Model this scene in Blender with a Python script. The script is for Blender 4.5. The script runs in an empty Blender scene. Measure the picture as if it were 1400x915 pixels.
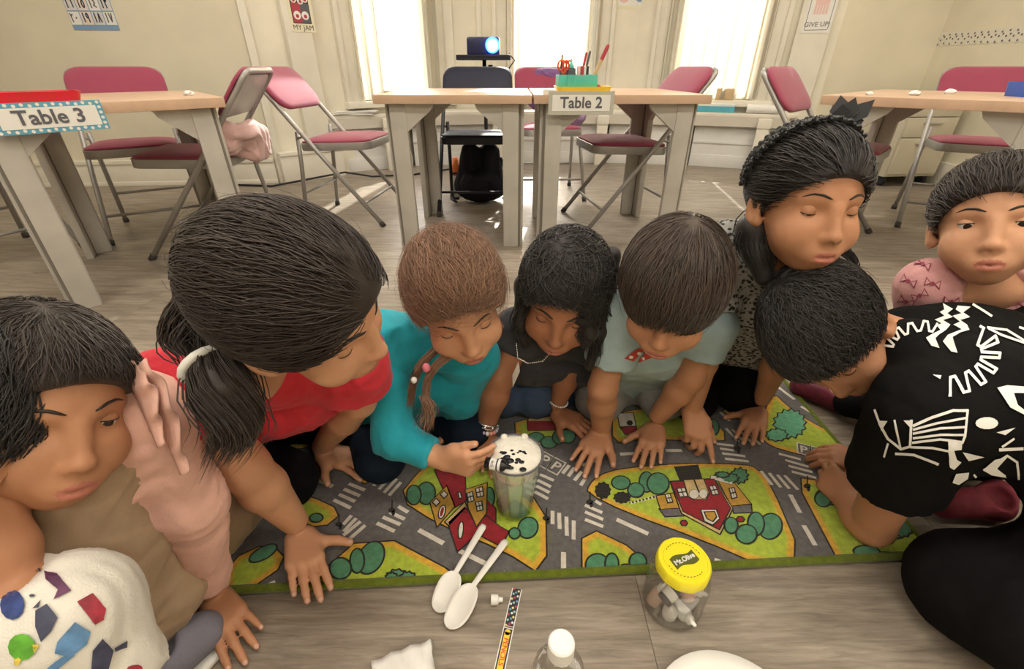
import bpy, bmesh, math, random
import numpy as np
from math import sin, cos, pi, radians, sqrt
from mathutils import Vector, Matrix, geometry
from mathutils.bvhtree import BVHTree
random.seed(7)
RNG = np.random.default_rng(11)
SC = bpy.context.scene
COL = SC.collection
# ---------------------------------------------------------------- camera
FPX, PITCH, CAMH = 627.0, radians(30.3), 0.76
cam_data = bpy.data.cameras.new('camera')
cam_data.sensor_width = 36.0
cam_data.lens = 36.0 * FPX / 1400.0
cam_data.clip_start = 0.02
cam = bpy.data.objects.new('camera', cam_data)
COL.objects.link(cam)
cam.location = (0, 0, CAMH)
cam.rotation_euler = (pi / 2 - PITCH, 0, 0)
SC.camera = cam
# ---------------------------------------------------------------- view, world, sun, large lights
SC.view_settings.view_transform = 'Standard'
SC.view_settings.look = 'None'
SC.view_settings.exposure = 0.22
SC.view_settings.gamma = 1.0
SC.view_settings.use_curve_mapping = False
world = bpy.data.worlds.new('sky')
SC.world = world
world.use_nodes = True
_n = world.node_tree
_bg = _n.nodes['Background']
_sky = _n.nodes.new('ShaderNodeTexSky')
_sky.sky_type = 'NISHITA'
_sky.sun_disc = False
_sky.sun_elevation = radians(38)
_sky.sun_rotation = radians(8)
_sky.air_density = 1.4
_sky.dust_density = 3.0
_n.links.new(_sky.outputs[0], _bg.inputs[0])
_bg.inputs[1].default_value = 1.0

def lamp(name, kind, loc, rot, energy, color, size=None, size_y=None, angle=None):
    d = bpy.data.lights.new(name, kind)
    d.energy = energy
    d.color = color
    if size:
        d.shape = 'RECTANGLE'
        d.size = size
        d.size_y = size_y or size
    if angle:
        d.angle = angle
    o = bpy.data.objects.new(name, d)
    o.location = loc
    o.rotation_euler = rot
    COL.objects.link(o)
    return o
# sun outside, beyond the bay, shining in through the curtains
lamp('sun', 'SUN', (1, 9, 6), (radians(-54), 0, radians(-8)), 11.0, (1.0, 0.95, 0.86), angle=radians(1.0))
# ceiling fixtures of the classroom (their housings are built with the ceiling)
CEIL_Z = 2.9
FIXTURES = [(-1.7, 0.2), (0.2, 0.2), (2.0, 0.2), (-1.7, 2.3), (0.2, 2.3), (2.0, 2.3), (-1.7, -1.8), (0.2, -1.8), (2.0, -1.8)]
for _x, _y in FIXTURES:
    lamp('ceiling_lamp_light', 'AREA', (_x, _y, CEIL_Z - 0.09), (0, 0, 0), 18.5, (1.0, 0.92, 0.80), 1.1, 0.28)

# ---------------------------------------------------------------- pixel rays of the 1400x915 frame
CP, SP = cos(PITCH), sin(PITCH)
CAM = np.array([0, 0, CAMH])
def ray(x, y):
    v = (457.5 - y) / FPX
    return np.array([(x - 700) / FPX, CP + v * SP, -SP + v * CP])
def J(x, y, t): return CAM + ray(x, y) * t
def FL(x, y, z=0.0):
    d = ray(x, y)
    return CAM + d * ((z - CAMH) / d[2])
def CV(r, u, b):                     # a direction given along the viewer's right, up, back axes
    v = np.array([r, u * SP - b * CP, u * CP + b * SP])
    return v / np.linalg.norm(v)
def unit(v):
    v = np.asarray(v, float)
    return v / (np.linalg.norm(v) + 1e-12)

# ---------------------------------------------------------------- object helpers
def tag(o, label=None, cat=None, group=None, kind=None):
    if label: o['label'] = label
    if cat: o['category'] = cat
    if group: o['group'] = group
    if kind: o['kind'] = kind
    return o
def empty(name, loc=(0, 0, 0), rz=0.0, label=None, cat=None, group=None):
    o = bpy.data.objects.new(name, None)
    o.empty_display_size = 0.05
    COL.objects.link(o)
    o.location = loc
    o.rotation_euler = (0, 0, rz)
    return tag(o, label, cat, group)
def link(name, me, mats, parent=None, smooth=False):
    if not isinstance(mats, (list, tuple)): mats = [mats]
    for m in mats: me.materials.append(m)
    if smooth:
        me.polygons.foreach_set('use_smooth', [True] * len(me.polygons))
    o = bpy.data.objects.new(name, me)
    COL.objects.link(o)
    if parent: o.parent = parent
    return o
def np_mesh(name, V, Q, smooth=True, midx=None):
    """mesh from numpy verts and an (n,3|4) face array"""
    me = bpy.data.meshes.new(name)
    V = np.asarray(V, np.float32); Q = np.asarray(Q, np.int32)
    n, k = Q.shape
    me.vertices.add(len(V)); me.vertices.foreach_set('co', V.ravel())
    me.loops.add(n * k); me.loops.foreach_set('vertex_index', Q.ravel())
    me.polygons.add(n)
    me.polygons.foreach_set('loop_start', np.arange(0, n * k, k, dtype=np.int32))
    if midx is not None: me.polygons.foreach_set('material_index', np.asarray(midx, np.int32))
    me.polygons.foreach_set('use_smooth', np.full(n, bool(smooth)))
    me.update(calc_edges=True)
    me.validate()
    return me
class MB:
    """collects shapes, then builds ONE mesh object"""
    def __init__(s): s.v = []; s.f = []; s.m = []
    def add(s, vs, fs, mi=0):
        b = len(s.v)
        s.v += [tuple(map(float, v)) for v in vs]
        s.f += [tuple(i + b for i in f) for f in fs]
        s.m += [mi] * len(fs)
    def box(s, lo, hi, mi=0, M=None):
        x0, y0, z0 = lo; x1, y1, z1 = hi
        vs = [(x0, y0, z0), (x1, y0, z0), (x1, y1, z0), (x0, y1, z0), (x0, y0, z1), (x1, y0, z1), (x1, y1, z1), (x0, y1, z1)]
        if M is not None: vs = [M @ Vector(v) for v in vs]
        s.add(vs, [(3, 2, 1, 0), (4, 5, 6, 7), (0, 1, 5, 4), (1, 2, 6, 5), (2, 3, 7, 6), (3, 0, 4, 7)], mi)
    def prism(s, poly, z0, z1, mi=0, M=None):
        n = len(poly)
        a = sum(poly[i][0] * poly[(i + 1) % n][1] - poly[(i + 1) % n][0] * poly[i][1] for i in range(n))
        if a < 0: poly = poly[::-1]
        vs = [(p[0], p[1], z0) for p in poly] + [(p[0], p[1], z1) for p in poly]
        if M is not None: vs = [M @ Vector(v) for v in vs]
        s.add(vs, [tuple(range(n - 1, -1, -1)), tuple(range(n, 2 * n))] + [(i, (i + 1) % n, n + (i + 1) % n, n + i) for i in range(n)], mi)
    def tube(s, pts, r, seg=10, mi=0, closed=False, caps=True):
        pts = [Vector(p) for p in pts]
        n = len(pts)
        rs = r if isinstance(r, (list, tuple)) else [r] * n
        up = None; rings = []
        for i, p in enumerate(pts):
            if closed: d = pts[(i + 1) % n] - pts[i - 1]
            else: d = pts[min(i + 1, n - 1)] - pts[max(i - 1, 0)]
            d.normalize()
            if up is None:
                up = Vector((0, 0, 1)) if abs(d.z) < 0.9 else Vector((1, 0, 0))
            a = d.cross(up); a.normalize()
            b = a.cross(d); b.normalize(); up = b
            rings.append([p + a * (cos(2 * pi * k / seg) * rs[i]) + b * (sin(2 * pi * k / seg) * rs[i]) for k in range(seg)])
        vs = [v for ring in rings for v in ring]
        fs = []
        for i in range(n if closed else n - 1):
            j = (i + 1) % n
            for k in range(seg):
                k2 = (k + 1) % seg
                fs.append((i * seg + k, i * seg + k2, j * seg + k2, j * seg + k))
        if caps and not closed:
            fs.append(tuple(range(seg - 1, -1, -1))); fs.append(tuple((n - 1) * seg + k for k in range(seg)))
        s.add(vs, fs, mi)
    def lathe(s, prof, seg=32, mi=0, M=None, c=(0, 0, 0)):
        vs = []; fs = []
        for r, z in prof:
            for k in range(seg):
                vs.append((c[0] + r * cos(2 * pi * k / seg), c[1] + r * sin(2 * pi * k / seg), c[2] + z))
        if M is not None: vs = [M @ Vector(v) for v in vs]
        for i in range(len(prof) - 1):
            for k in range(seg):
                k2 = (k + 1) % seg
                fs.append((i * seg + k, i * seg + k2, (i + 1) * seg + k2, (i + 1) * seg + k))
        s.add(vs, fs, mi)
    def ball(s, c, r, seg=12, rings=8, mi=0, M=None):
        r3 = r if isinstance(r, (list, tuple)) else (r, r, r)
        vs = [(0, 0, -1)]; fs = []
        for i in range(1, rings):
            th = -pi / 2 + pi * i / rings
            for k in range(seg): vs.append((cos(th) * cos(2 * pi * k / seg), cos(th) * sin(2 * pi * k / seg), sin(th)))
        vs.append((0, 0, 1)); L = len(vs) - 1
        for k in range(seg):
            k2 = (k + 1) % seg
            fs.append((0, 1 + k2, 1 + k)); fs.append((L, L - seg + k, L - seg + k2))
            for i in range(rings - 2):
                a = 1 + i * seg
                fs.append((a + k, a + k2, a + seg + k2, a + seg + k))
        vs = [Vector((v[0] * r3[0], v[1] * r3[1], v[2] * r3[2])) for v in vs]
        if M is not None: vs = [M @ v for v in vs]
        vs = [v + Vector(c) for v in vs]
        s.add(vs, fs, mi)
    def poly(s, pts, mi=0): s.add(pts, [tuple(range(len(pts)))], mi)
    def mesh(s, name):
        me = bpy.data.meshes.new(name)
        me.from_pydata(s.v, [], s.f)
        me.polygons.foreach_set('material_index', s.m)
        me.update()
        return me
    def build(s, name, mats, parent=None, smooth=False, bevel=0.0, angle=None):
        me = s.mesh(name)
        if bevel:
            bm = bmesh.new(); bm.from_mesh(me)
            es = [e for e in bm.edges if len(e.link_faces) == 2 and e.calc_face_angle(0) > 0.6]
            bmesh.ops.bevel(bm, geom=es, offset=bevel, segments=2, affect='EDGES', profile=0.6)
            bm.to_mesh(me); bm.free()
        o = link(name, me, mats, parent, smooth or bool(bevel) or angle is not None)
        if angle is not None: me.set_sharp_from_angle(angle=angle)
        elif bevel: me.set_sharp_from_angle(angle=radians(50))
        return o

# ---------------------------------------------------------------- materials
def mat(name, col, rough=0.6, metal=0.0, var=0.0, vscale=8.0, bump=0.0, bscale=60.0, stretch=(1, 1, 1), spec=0.5, trans=0.0, ior=1.45, sheen=0.0, alpha=1.0, emit=None, estr=0.0, sss=0.0, obj_var=0.0, col2=None):
    m = bpy.data.materials.new(name)
    m.use_nodes = True
    nt = m.node_tree; N = nt.nodes; L = nt.links
    b = N['Principled BSDF']
    b.inputs['Base Color'].default_value = (*col, 1)
    b.inputs['Roughness'].default_value = rough
    b.inputs['Metallic'].default_value = metal
    b.inputs['Specular IOR Level'].default_value = spec
    b.inputs['Transmission Weight'].default_value = trans
    b.inputs['IOR'].default_value = ior
    b.inputs['Sheen Weight'].default_value = sheen
    b.inputs['Alpha'].default_value = alpha
    if sss:
        b.inputs['Subsurface Weight'].default_value = sss
        b.inputs['Subsurface Radius'].default_value = (0.012, 0.005, 0.003)
        b.inputs['Subsurface Scale'].default_value = 0.6
    if emit:
        b.inputs['Emission Color'].default_value = (*emit, 1)
        b.inputs['Emission Strength'].default_value = estr
    if var or bump or obj_var:
        tc = N.new('ShaderNodeTexCoord'); mp = N.new('ShaderNodeMapping')
        mp.inputs['Scale'].default_value = stretch
        L.new(tc.outputs['Object'], mp.inputs[0])
        if var or obj_var:
            nz = N.new('ShaderNodeTexNoise'); nz.inputs['Scale'].default_value = vscale; nz.inputs['Detail'].default_value = 5
            L.new(mp.outputs[0], nz.inputs['Vector'])
            mx = N.new('ShaderNodeMix'); mx.data_type = 'RGBA'
            c2 = col2 or tuple(max(0, c * (1 - var)) for c in col)
            c1 = col if col2 else tuple(min(1, c * (1 + var)) for c in col)
            mx.inputs[6].default_value = (*c1, 1); mx.inputs[7].default_value = (*c2, 1)
            rp = N.new('ShaderNodeMapRange'); rp.inputs[1].default_value = 0.35; rp.inputs[2].default_value = 0.65
            L.new(nz.outputs[0], rp.inputs[0]); L.new(rp.outputs[0], mx.inputs[0])
            out = mx.outputs[2]
            if obj_var:
                oi = N.new('ShaderNodeObjectInfo'); hs = N.new('ShaderNodeHueSaturation')
                mr = N.new('ShaderNodeMapRange'); mr.inputs[3].default_value = 1 - obj_var; mr.inputs[4].default_value = 1 + obj_var
                L.new(oi.outputs['Random'], mr.inputs[0]); L.new(mr.outputs[0], hs.inputs['Value']); L.new(out, hs.inputs['Color'])
                out = hs.outputs[0]
            L.new(out, b.inputs['Base Color'])
        if bump:
            n2 = N.new('ShaderNodeTexNoise'); n2.inputs['Scale'].default_value = bscale; n2.inputs['Detail'].default_value = 4
            L.new(mp.outputs[0], n2.inputs['Vector'])
            bp = N.new('ShaderNodeBump'); bp.inputs['Strength'].default_value = bump; bp.inputs['Distance'].default_value = 0.004
            L.new(n2.outputs[0], bp.inputs['Height']); L.new(bp.outputs[0], b.inputs['Normal'])
    return m
M = {}
M['wall'] = mat('cream_paint', (0.74, 0.69, 0.545), 0.6, var=0.05, vscale=3, bump=0.12, bscale=25)
M['wall_white'] = mat('ivory_paint', (0.80, 0.755, 0.63), 0.55, var=0.05, vscale=4, bump=0.1, bscale=30)
M['trim'] = mat('ivory_gloss_trim', (0.80, 0.765, 0.66), 0.4, var=0.04, vscale=6, bump=0.08, bscale=40)
M['ledge_worn'] = mat('worn_ledge_edge', (0.62, 0.58, 0.50), 0.7, var=0.0, vscale=14, col2=(0.16, 0.14, 0.13), stretch=(0.5, 0.5, 4), bump=0.3, bscale=50)
M['panel'] = mat('white_panel', (0.72, 0.71, 0.68), 0.5, var=0.05, vscale=5)
M['ceiling'] = mat('ceiling_white', (0.82, 0.80, 0.74), 0.8)
def plank_mat():
    m = mat('grey_oak_plank', (0.36, 0.308, 0.245), 0.40, vscale=5, col2=(0.232, 0.193, 0.152), stretch=(0.9, 7, 1), bump=0.10, bscale=40, obj_var=0.08, spec=0.4)
    nt = m.node_tree; N = nt.nodes; L = nt.links; b = N['Principled BSDF']
    src = b.inputs['Base Color'].links[0].from_socket
    tc = N.new('ShaderNodeTexCoord'); mp = N.new('ShaderNodeMapping'); mp.inputs['Scale'].default_value = (4, 46, 1)
    oi = N.new('ShaderNodeObjectInfo'); ad = N.new('ShaderNodeVectorMath'); ad.operation = 'ADD'
    sc = N.new('ShaderNodeVectorMath'); sc.operation = 'SCALE'; sc.inputs['Scale'].default_value = 40.0
    cx_ = N.new('ShaderNodeCombineXYZ'); L.new(oi.outputs['Random'], cx_.inputs[0]); L.new(oi.outputs['Random'], cx_.inputs[1]); L.new(cx_.outputs[0], sc.inputs[0])
    L.new(tc.outputs['Object'], mp.inputs[0]); L.new(mp.outputs[0], ad.inputs[0]); L.new(sc.outputs[0], ad.inputs[1])
    nz = N.new('ShaderNodeTexNoise'); nz.inputs['Scale'].default_value = 3.0; nz.inputs['Detail'].default_value = 8; nz.inputs['Roughness'].default_value = 0.65; nz.inputs['Distortion'].default_value = 0.8
    L.new(ad.outputs[0], nz.inputs['Vector'])
    mr = N.new('ShaderNodeMapRange'); mr.inputs[1].default_value = 0.3; mr.inputs[2].default_value = 0.7; mr.inputs[3].default_value = 0.68; mr.inputs[4].default_value = 1.22
    L.new(nz.outputs[0], mr.inputs[0])
    mx = N.new('ShaderNodeMix'); mx.data_type = 'RGBA'; mx.blend_type = 'MULTIPLY'; mx.inputs[0].default_value = 1.0
    L.new(src, mx.inputs[6]); L.new(mr.outputs[0], mx.inputs[7]); L.new(mx.outputs[2], b.inputs['Base Color'])
    return m
M['plank'] = plank_mat()
M['underfloor'] = mat('underfloor', (0.10, 0.09, 0.08), 0.8)
M['steel'] = mat('grey_painted_steel', (0.36, 0.345, 0.325), 0.38, 0.35, var=0.04)
M['steel_light'] = mat('light_grey_steel', (0.50, 0.50, 0.47), 0.4, 0.25, var=0.05)
M['pink'] = mat('rose_upholstery', (0.30, 0.042, 0.085), 0.8, var=0.03, vscale=18, bump=0.25, bscale=400, sheen=0.3)
M['black_steel'] = mat('black_painted_steel', (0.02, 0.022, 0.03), 0.4, 0.3)
M['black_vinyl'] = mat('black_vinyl', (0.008, 0.011, 0.030), 0.6, var=0.1, bump=0.1, bscale=200)
M['table_top'] = mat('peach_laminate', (0.60, 0.41, 0.285), 0.35, var=0.05, vscale=5, stretch=(1, 8, 1))
M['table_leg'] = mat('grey_table_leg', (0.47, 0.445, 0.40), 0.55, var=0.07, vscale=9)
M['dark_slot'] = mat('dark_slot', (0.05, 0.045, 0.04), 0.8)
M['groove'] = mat('table_leg_groove', (0.20, 0.18, 0.15), 0.7)
M['white'] = mat('white_plastic', (0.82, 0.81, 0.76), 0.35, var=0.02)
M['paper'] = mat('white_paper', (0.82, 0.81, 0.77), 0.7, var=0.02)
M['ink'] = mat('dark_ink', (0.035, 0.035, 0.05), 0.7)
M['grey_ink'] = mat('grey_ink', (0.12, 0.12, 0.14), 0.7)
M['red'] = mat('red_plastic', (0.62, 0.02, 0.035), 0.35, var=0.05)
M['blue'] = mat('blue_plastic', (0.03, 0.11, 0.5), 0.35, var=0.05)
M['teal'] = mat('teal_plastic', (0.10, 0.52, 0.44), 0.35, var=0.05)
M['yellow'] = mat('yellow_plastic', (0.86, 0.60, 0.05), 0.35, var=0.05)
M['cyan'] = mat('cyan_card', (0.10, 0.42, 0.55), 0.6, var=0.08)
M['wood'] = mat('pale_wood', (0.62, 0.46, 0.26), 0.5, var=0.1)
M['glass'] = mat('window_glass', (0.95, 0.97, 0.97), 0.02, trans=1.0, ior=1.2)
M['clear'] = mat('clear_plastic', (0.97, 0.98, 0.97), 0.04, trans=1.0, ior=1.12)
def thin_clear(name, tint, refl=0.14, rough=0.05):
    m = bpy.data.materials.new(name); m.use_nodes = True
    nt = m.node_tree; N = nt.nodes; L = nt.links
    N.remove(N['Principled BSDF'])
    tr = N.new('ShaderNodeBsdfTransparent'); tr.inputs[0].default_value = (*tint, 1)
    gl = N.new('ShaderNodeBsdfGlossy'); gl.inputs['Roughness'].default_value = rough
    lw = N.new('ShaderNodeLayerWeight'); lw.inputs[0].default_value = 0.35
    mr = N.new('ShaderNodeMapRange'); mr.inputs[3].default_value = refl * 0.35; mr.inputs[4].default_value = min(1, refl * 4)
    L.new(lw.outputs['Facing'], mr.inputs[0])
    mx = N.new('ShaderNodeMixShader')
    L.new(mr.outputs[0], mx.inputs[0]); L.new(tr.outputs[0], mx.inputs[1]); L.new(gl.outputs[0], mx.inputs[2])
    L.new(mx.outputs[0], N['Material Output'].inputs[0])
    return m
M['pane'] = thin_clear('window_pane_glass', (0.97, 0.98, 0.98), 0.10)
M['bottle'] = thin_clear('clear_bottle_plastic', (0.94, 0.945, 0.93), 0.22, 0.08)
M['jar'] = thin_clear('clear_jar_plastic', (0.985, 0.985, 0.98), 0.12, 0.06)
M['cup'] = thin_clear('clear_cup_plastic', (0.93, 0.95, 0.93), 0.12, 0.08)
def curtain_mat():
    m = bpy.data.materials.new('sheer_curtain'); m.use_nodes = True
    nt = m.node_tree; N = nt.nodes; L = nt.links
    N.remove(N['Principled BSDF'])
    tr = N.new('ShaderNodeBsdfTransparent'); tr.inputs[0].default_value = (1, 1, 1, 1)
    tl = N.new('ShaderNodeBsdfTranslucent'); tl.inputs[0].default_value = (0.46, 0.42, 0.34, 1)
    df = N.new('ShaderNodeBsdfDiffuse'); df.inputs[0].default_value = (0.82, 0.77, 0.64, 1)
    a = N.new('ShaderNodeMixShader'); a.inputs[0].default_value = 0.35
    L.new(tl.outputs[0], a.inputs[1]); L.new(df.outputs[0], a.inputs[2])
    x = N.new('ShaderNodeMixShader'); x.inputs[0].default_value = 0.95
    L.new(tr.outputs[0], x.inputs[1]); L.new(a.outputs[0], x.inputs[2])
    L.new(x.outputs[0], N['Material Output'].inputs[0])
    return m
M['curtain'] = curtain_mat()
# ---------------------------------------------------------------- lettering
def text_part(txt, size, M4, m, parent, name='lettering', extrude=0.0006, align='CENTER', bold=0.0):
    cu = bpy.data.curves.new(name, 'FONT')
    cu.body = txt; cu.size = size; cu.align_x = align; cu.align_y = 'CENTER'; cu.extrude = extrude; cu.offset = bold
    cu.resolution_u = 3
    o = bpy.data.objects.new(name, cu)
    COL.objects.link(o)
    bpy.context.view_layer.update()
    me = bpy.data.meshes.new_from_object(o.evaluated_get(bpy.context.evaluated_depsgraph_get()))
    bpy.data.objects.remove(o)
    me.transform(M4)
    me.materials.clear()
    return link(name, me, m, parent)
def frame_m(origin, xdir, ydir):
    x = Vector(xdir).normalized(); z = x.cross(Vector(ydir)).normalized(); y = z.cross(x)
    return Matrix(((x.x, y.x, z.x, origin[0]), (x.y, y.y, z.y, origin[1]), (x.z, y.z, z.z, origin[2]), (0, 0, 0, 1)))
def copy_tree(o, parent=None):
    c = o.copy(); COL.objects.link(c)
    if parent: c.parent = parent
    for ch in list(o.children): copy_tree(ch, c)
    return c
# ================================================================ THE ROOM
# floor boards: one plank object each, laid along X
floor = MB(); floor.box((-4.9, -3.2, -0.08), (3.6, 5.2, -0.006))
floor_o = tag(floor.build('floor', M['underfloor']), kind='structure')
PW, PL = 0.19, 1.28
pmes = {}
def plank(x0, x1, y):
    L = round(x1 - x0, 2)
    if L < 0.05: return
    if L not in pmes:
        b = MB(); b.box((0, 0.0005, -0.006), (L - 0.0008, PW - 0.0005, 0.0))
        me = b.mesh('plank'); me.materials.append(M['plank']); pmes[L] = me
    o = bpy.data.objects.new('plank', pmes[L]); COL.objects.link(o)
    o.location = (x0, y, 0); o.parent = floor_o
yy = 0.12 - PW; row = 0
while yy < 4.75:
    off = (row * 0.47) % PL
    half = 0.75 + 1.15 * max(yy, 0.2) + 0.3
    xa, xb = max(-4.6, -half), min(3.4, half)
    x = xa - off
    while x < xb:
        plank(max(x, xa), min(x + PL, xb), yy); x += PL
    yy += PW; row += 1
back = MB()
back.box((-4.9, -3.2, -0.006), (3.6, 0.12 - PW, 0.0))
back.build('far_boards', M['plank'], floor_o)
fill = MB()
yy = 0.12 - PW
while yy < 4.75:
    half = 0.75 + 1.15 * max(yy, 0.2) + 0.3
    if half < 4.6: fill.box((-4.9, yy, -0.006), (-half, yy + PW, -0.0002))
    if half < 3.4: fill.box((half, yy, -0.006), (3.6, yy + PW, -0.0002))
    yy += PW
fill.build('side_boards', M['plank'], floor_o)

def wall_seg(name, p, q, z0=0.0, z1=CEIL_Z, th=0.12, m=None, parent=None, holes=()):
    """upright wall from p to q (room on its right-hand side seen from p to q -> normal towards room), with window holes (s0,s1,z0,z1)"""
    p = Vector((p[0], p[1], 0)); q = Vector((q[0], q[1], 0))
    d = (q - p); Lw = d.length; d.normalize(); n = Vector((d.y, -d.x, 0))
    Mx = Matrix(((d.x, n.x, 0, p.x), (d.y, n.y, 0, p.y), (0, 0, 1, 0), (0, 0, 0, 1)))
    b = MB()
    cuts = sorted(holes); s = 0.0
    for (a, c, u, v) in cuts:
        b.box((s, -th, z0), (a, 0, z1), M=Mx); b.box((a, -th, z0), (c, 0, u), M=Mx); b.box((a, -th, v), (c, 0, z1), M=Mx); s = c
    b.box((s, -th, z0), (Lw, 0, z1), M=Mx)
    o = b.build(name, m or M['wall'], parent)
    if not parent: tag(o, kind='structure')
    return o, Mx, Lw
# plan of the far side of the room (looking from the camera, left to right)
A0, A1 = (-4.9, 3.30), (-1.76, 3.58)
B1 = (-0.62, 4.66)
C1 = (1.06, 4.66)
D1 = (2.40, 4.02)
E1 = (3.15, 4.02)
WZ0, WZ1 = 0.52, 2.45
wl, WLm, _ = wall_seg('wall_back_left', A0, A1)
wb1, BM1, L1 = wall_seg('wall_bay_left', A1, B1, holes=[(0.78, 1.48, WZ0, WZ1)], m=M['wall_white'])
wb2, BM2, L2 = wall_seg('wall_bay_middle', B1, C1, holes=[(0.60, 1.33, WZ0, WZ1)], m=M['wall_white'])
wb3, BM3, L3 = wall_seg('wall_bay_right', C1, D1, holes=[(0.30, 1.00, WZ0, WZ1)], m=M['wall_white'])
wr, BM4, L4 = wall_seg('wall_back_right', D1, E1)
wsr, RM, _ = wall_seg('wall_right', E1, (3.15, -3.2))
wall_seg('wall_left', (-4.9, -3.2), A0)
wall_seg('wall_front', (3.6, -3.2), (-4.9, -3.2))
cl = MB(); cl.box((-5.0, -3.3, CEIL_Z), (3.7, 5.3, CEIL_Z + 0.1))
tag(cl.build('ceiling', M['ceiling']), kind='structure')
M['diffuser'] = mat('lamp_diffuser', (0.9, 0.88, 0.82), 0.5, emit=(1.0, 0.92, 0.8), estr=2.0)
for i, (fx, fy) in enumerate(FIXTURES):
    e = empty('ceiling_light', (fx, fy, CEIL_Z), 0, 'long white ceiling light, %s in the %s row of fixtures overhead' % (('first', 'second', 'third')[i % 3], ('near', 'far', 'rearmost')[i // 3]), 'ceiling light', 'ceiling lights of the classroom')
    b = MB(); b.box((-0.62, -0.18, -0.06), (0.62, 0.18, 0)); b.build('housing', M['white'], e)
    b = MB(); b.box((-0.58, -0.15, -0.075), (0.58, 0.15, -0.06)); b.build('diffuser', M['diffuser'], e)

def bar(b, Mx, s0, s1, n0, n1, z0, z1, mi=0): b.box((s0, n0, z0), (s1, n1, z1), mi, M=Mx)
# windows: frame, sash bars, panes, sill, casing trim, sheer curtains
def window(i, Mx, a, c, fold_seed, cover):
    b = MB(); w = 0.05
    bar(b, Mx, a, a + w, -0.10, -0.02, WZ0, WZ1); bar(b, Mx, c - w, c, -0.10, -0.02, WZ0, WZ1)
    bar(b, Mx, a, c, -0.10, -0.02, WZ0, WZ0 + 0.07); bar(b, Mx, a, c, -0.10, -0.02, WZ1 - 0.05, WZ1)
    bar(b, Mx, a, c, -0.09, -0.03, 1.46, 1.51)
    o = tag(b.build('window_%d' % i, M['trim'], bevel=0.004), kind='structure')
    for (u, v) in ((WZ0 + 0.07, 1.46), (1.51, WZ1 - 0.05)):
        g = MB(); bar(g, Mx, a + w, c - w, -0.063, -0.057, u, v); g.build('pane', M['pane'], o)
    t = MB()
    for (s0, s1, n1) in ((a - 0.13, a, 0.025), (a - 0.15, a - 0.115, 0.045), (a - 0.035, a + 0.005, 0.038), (c, c + 0.13, 0.025), (c + 0.115, c + 0.15, 0.045), (c - 0.005, c + 0.035, 0.038)):
        bar(t, Mx, s0, s1, 0, n1, 0.47, WZ1 + 0.1)
    bar(t, Mx, a - 0.15, c + 0.15, 0, 0.04, WZ1, WZ1 + 0.14)
    t.build('casing', M['trim'], o, bevel=0.004)
    sl = MB(); bar(sl, Mx, a - 0.16, c + 0.16, -0.02, 0.07, WZ0 - 0.045, WZ0); sl.build('window_sill', M['trim'], o, bevel=0.005)
    # curtain: two hanging sheets
    rnd = random.Random(fold_seed)
    for (s0, s1) in cover:
        n = max(40, int((s1 - s0) * 220)); ph = [rnd.uniform(0, 6.28) for _ in range(4)]
        vs = []; fs = []
        for k in range(n + 1):
            s = s0 + (s1 - s0) * k / n
            dn = 0.024 * sin(s * 66 + ph[0]) + 0.014 * sin(s * 131 + ph[1]) + 0.005 * sin(s * 230 + ph[2])
            for z in (WZ0 + 0.012, 1.0, 1.6, WZ1 + 0.02):
                vs.append(Mx @ Vector((s, 0.012 + dn * (0.7 + 0.3 * z / 2.4) + 0.045, z)))
        for k in range(n):
            for j in range(3): fs.append((k * 4 + j, k * 4 + 4 + j, k * 4 + 5 + j, k * 4 + 1 + j))
        cb = MB(); cb.add(vs, fs)
        yield cb.build('curtain', M['curtain'], None, smooth=True)
    r = MB(); p0 = Mx @ Vector((a - 0.05, 0.03, WZ1 + 0.03)); p1 = Mx @ Vector((c + 0.05, 0.03, WZ1 + 0.03)); r.tube([p0, p1], 0.008)
    r.build('curtain_rod', M['steel'], o)
wi = 1
for (Mx, a, c, cov, where) in ((BM1, 0.78, 1.48, [(0.745, 1.00), (1.40, 1.51)], 'left'), (BM2, 0.60, 1.33, [(0.57, 0.72), (1.12, 1.36)], 'middle'), (BM3, 0.30, 1.00, [(0.26, 0.65), (0.66, 1.04)], 'right')):
    side = ['left', 'right']
    for k, o in enumerate(window(wi, Mx, a, c, wi * 5, cov)):
        tag(o, 'sheer cream curtain drawn to the %s side of the %s bay window' % (side[k], {'left': 'first', 'middle': 'middle', 'right': 'third'}[where]) if where != 'right' else ('sheer cream curtain covering the %s half of the third bay window' % side[k]), 'curtain', 'sheer window curtains')
    wi += 1
# wall mouldings, pilasters
t = MB()
bar(t, BM1, 0.0, 0.05, 0, 0.03, 0, CEIL_Z)
bar(t, BM1, 0.26, 0.44, 0, 0.06, 0, CEIL_Z)
tag(t.build('trim_1', M['trim'], bevel=0.006), kind='structure')
t = MB()
bar(t, BM2, 0.05, 0.12, 0, 0.03, 0.46, CEIL_Z); bar(t, BM2, 0.32, 0.36, 0, 0.025, 0.46, CEIL_Z)
tag(t.build('trim_2', M['trim'], bevel=0.006), kind='structure')
t = MB()
bar(t, BM3, 1.20, 1.42, 0, 0.05, 0, CEIL_Z)
tag(t.build('trim_3', M['trim'], bevel=0.006), kind='structure')
t = MB()
Lb = (Vector(A1) - Vector(A0)).length
bar(t, WLm, 0, Lb, 0, 0.018, 0, 0.17); bar(t, WLm, 0, Lb, 0, 0.026, 0.15, 0.178); bar(t, WLm, 0, Lb, 0, 0.022, 0, 0.03)
tag(t.build('baseboard_back_left', M['trim'], bevel=0.004), kind='structure')
t = MB(); bar(t, BM1, 0.02, 0.5, 0, 0.075, 0, 0.2); bar(t, BM1, 0.02, 0.5, 0, 0.085, 0.19, 0.215)
tag(t.build('baseboard_bay', M['trim'], bevel=0.004), kind='structure')
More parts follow.
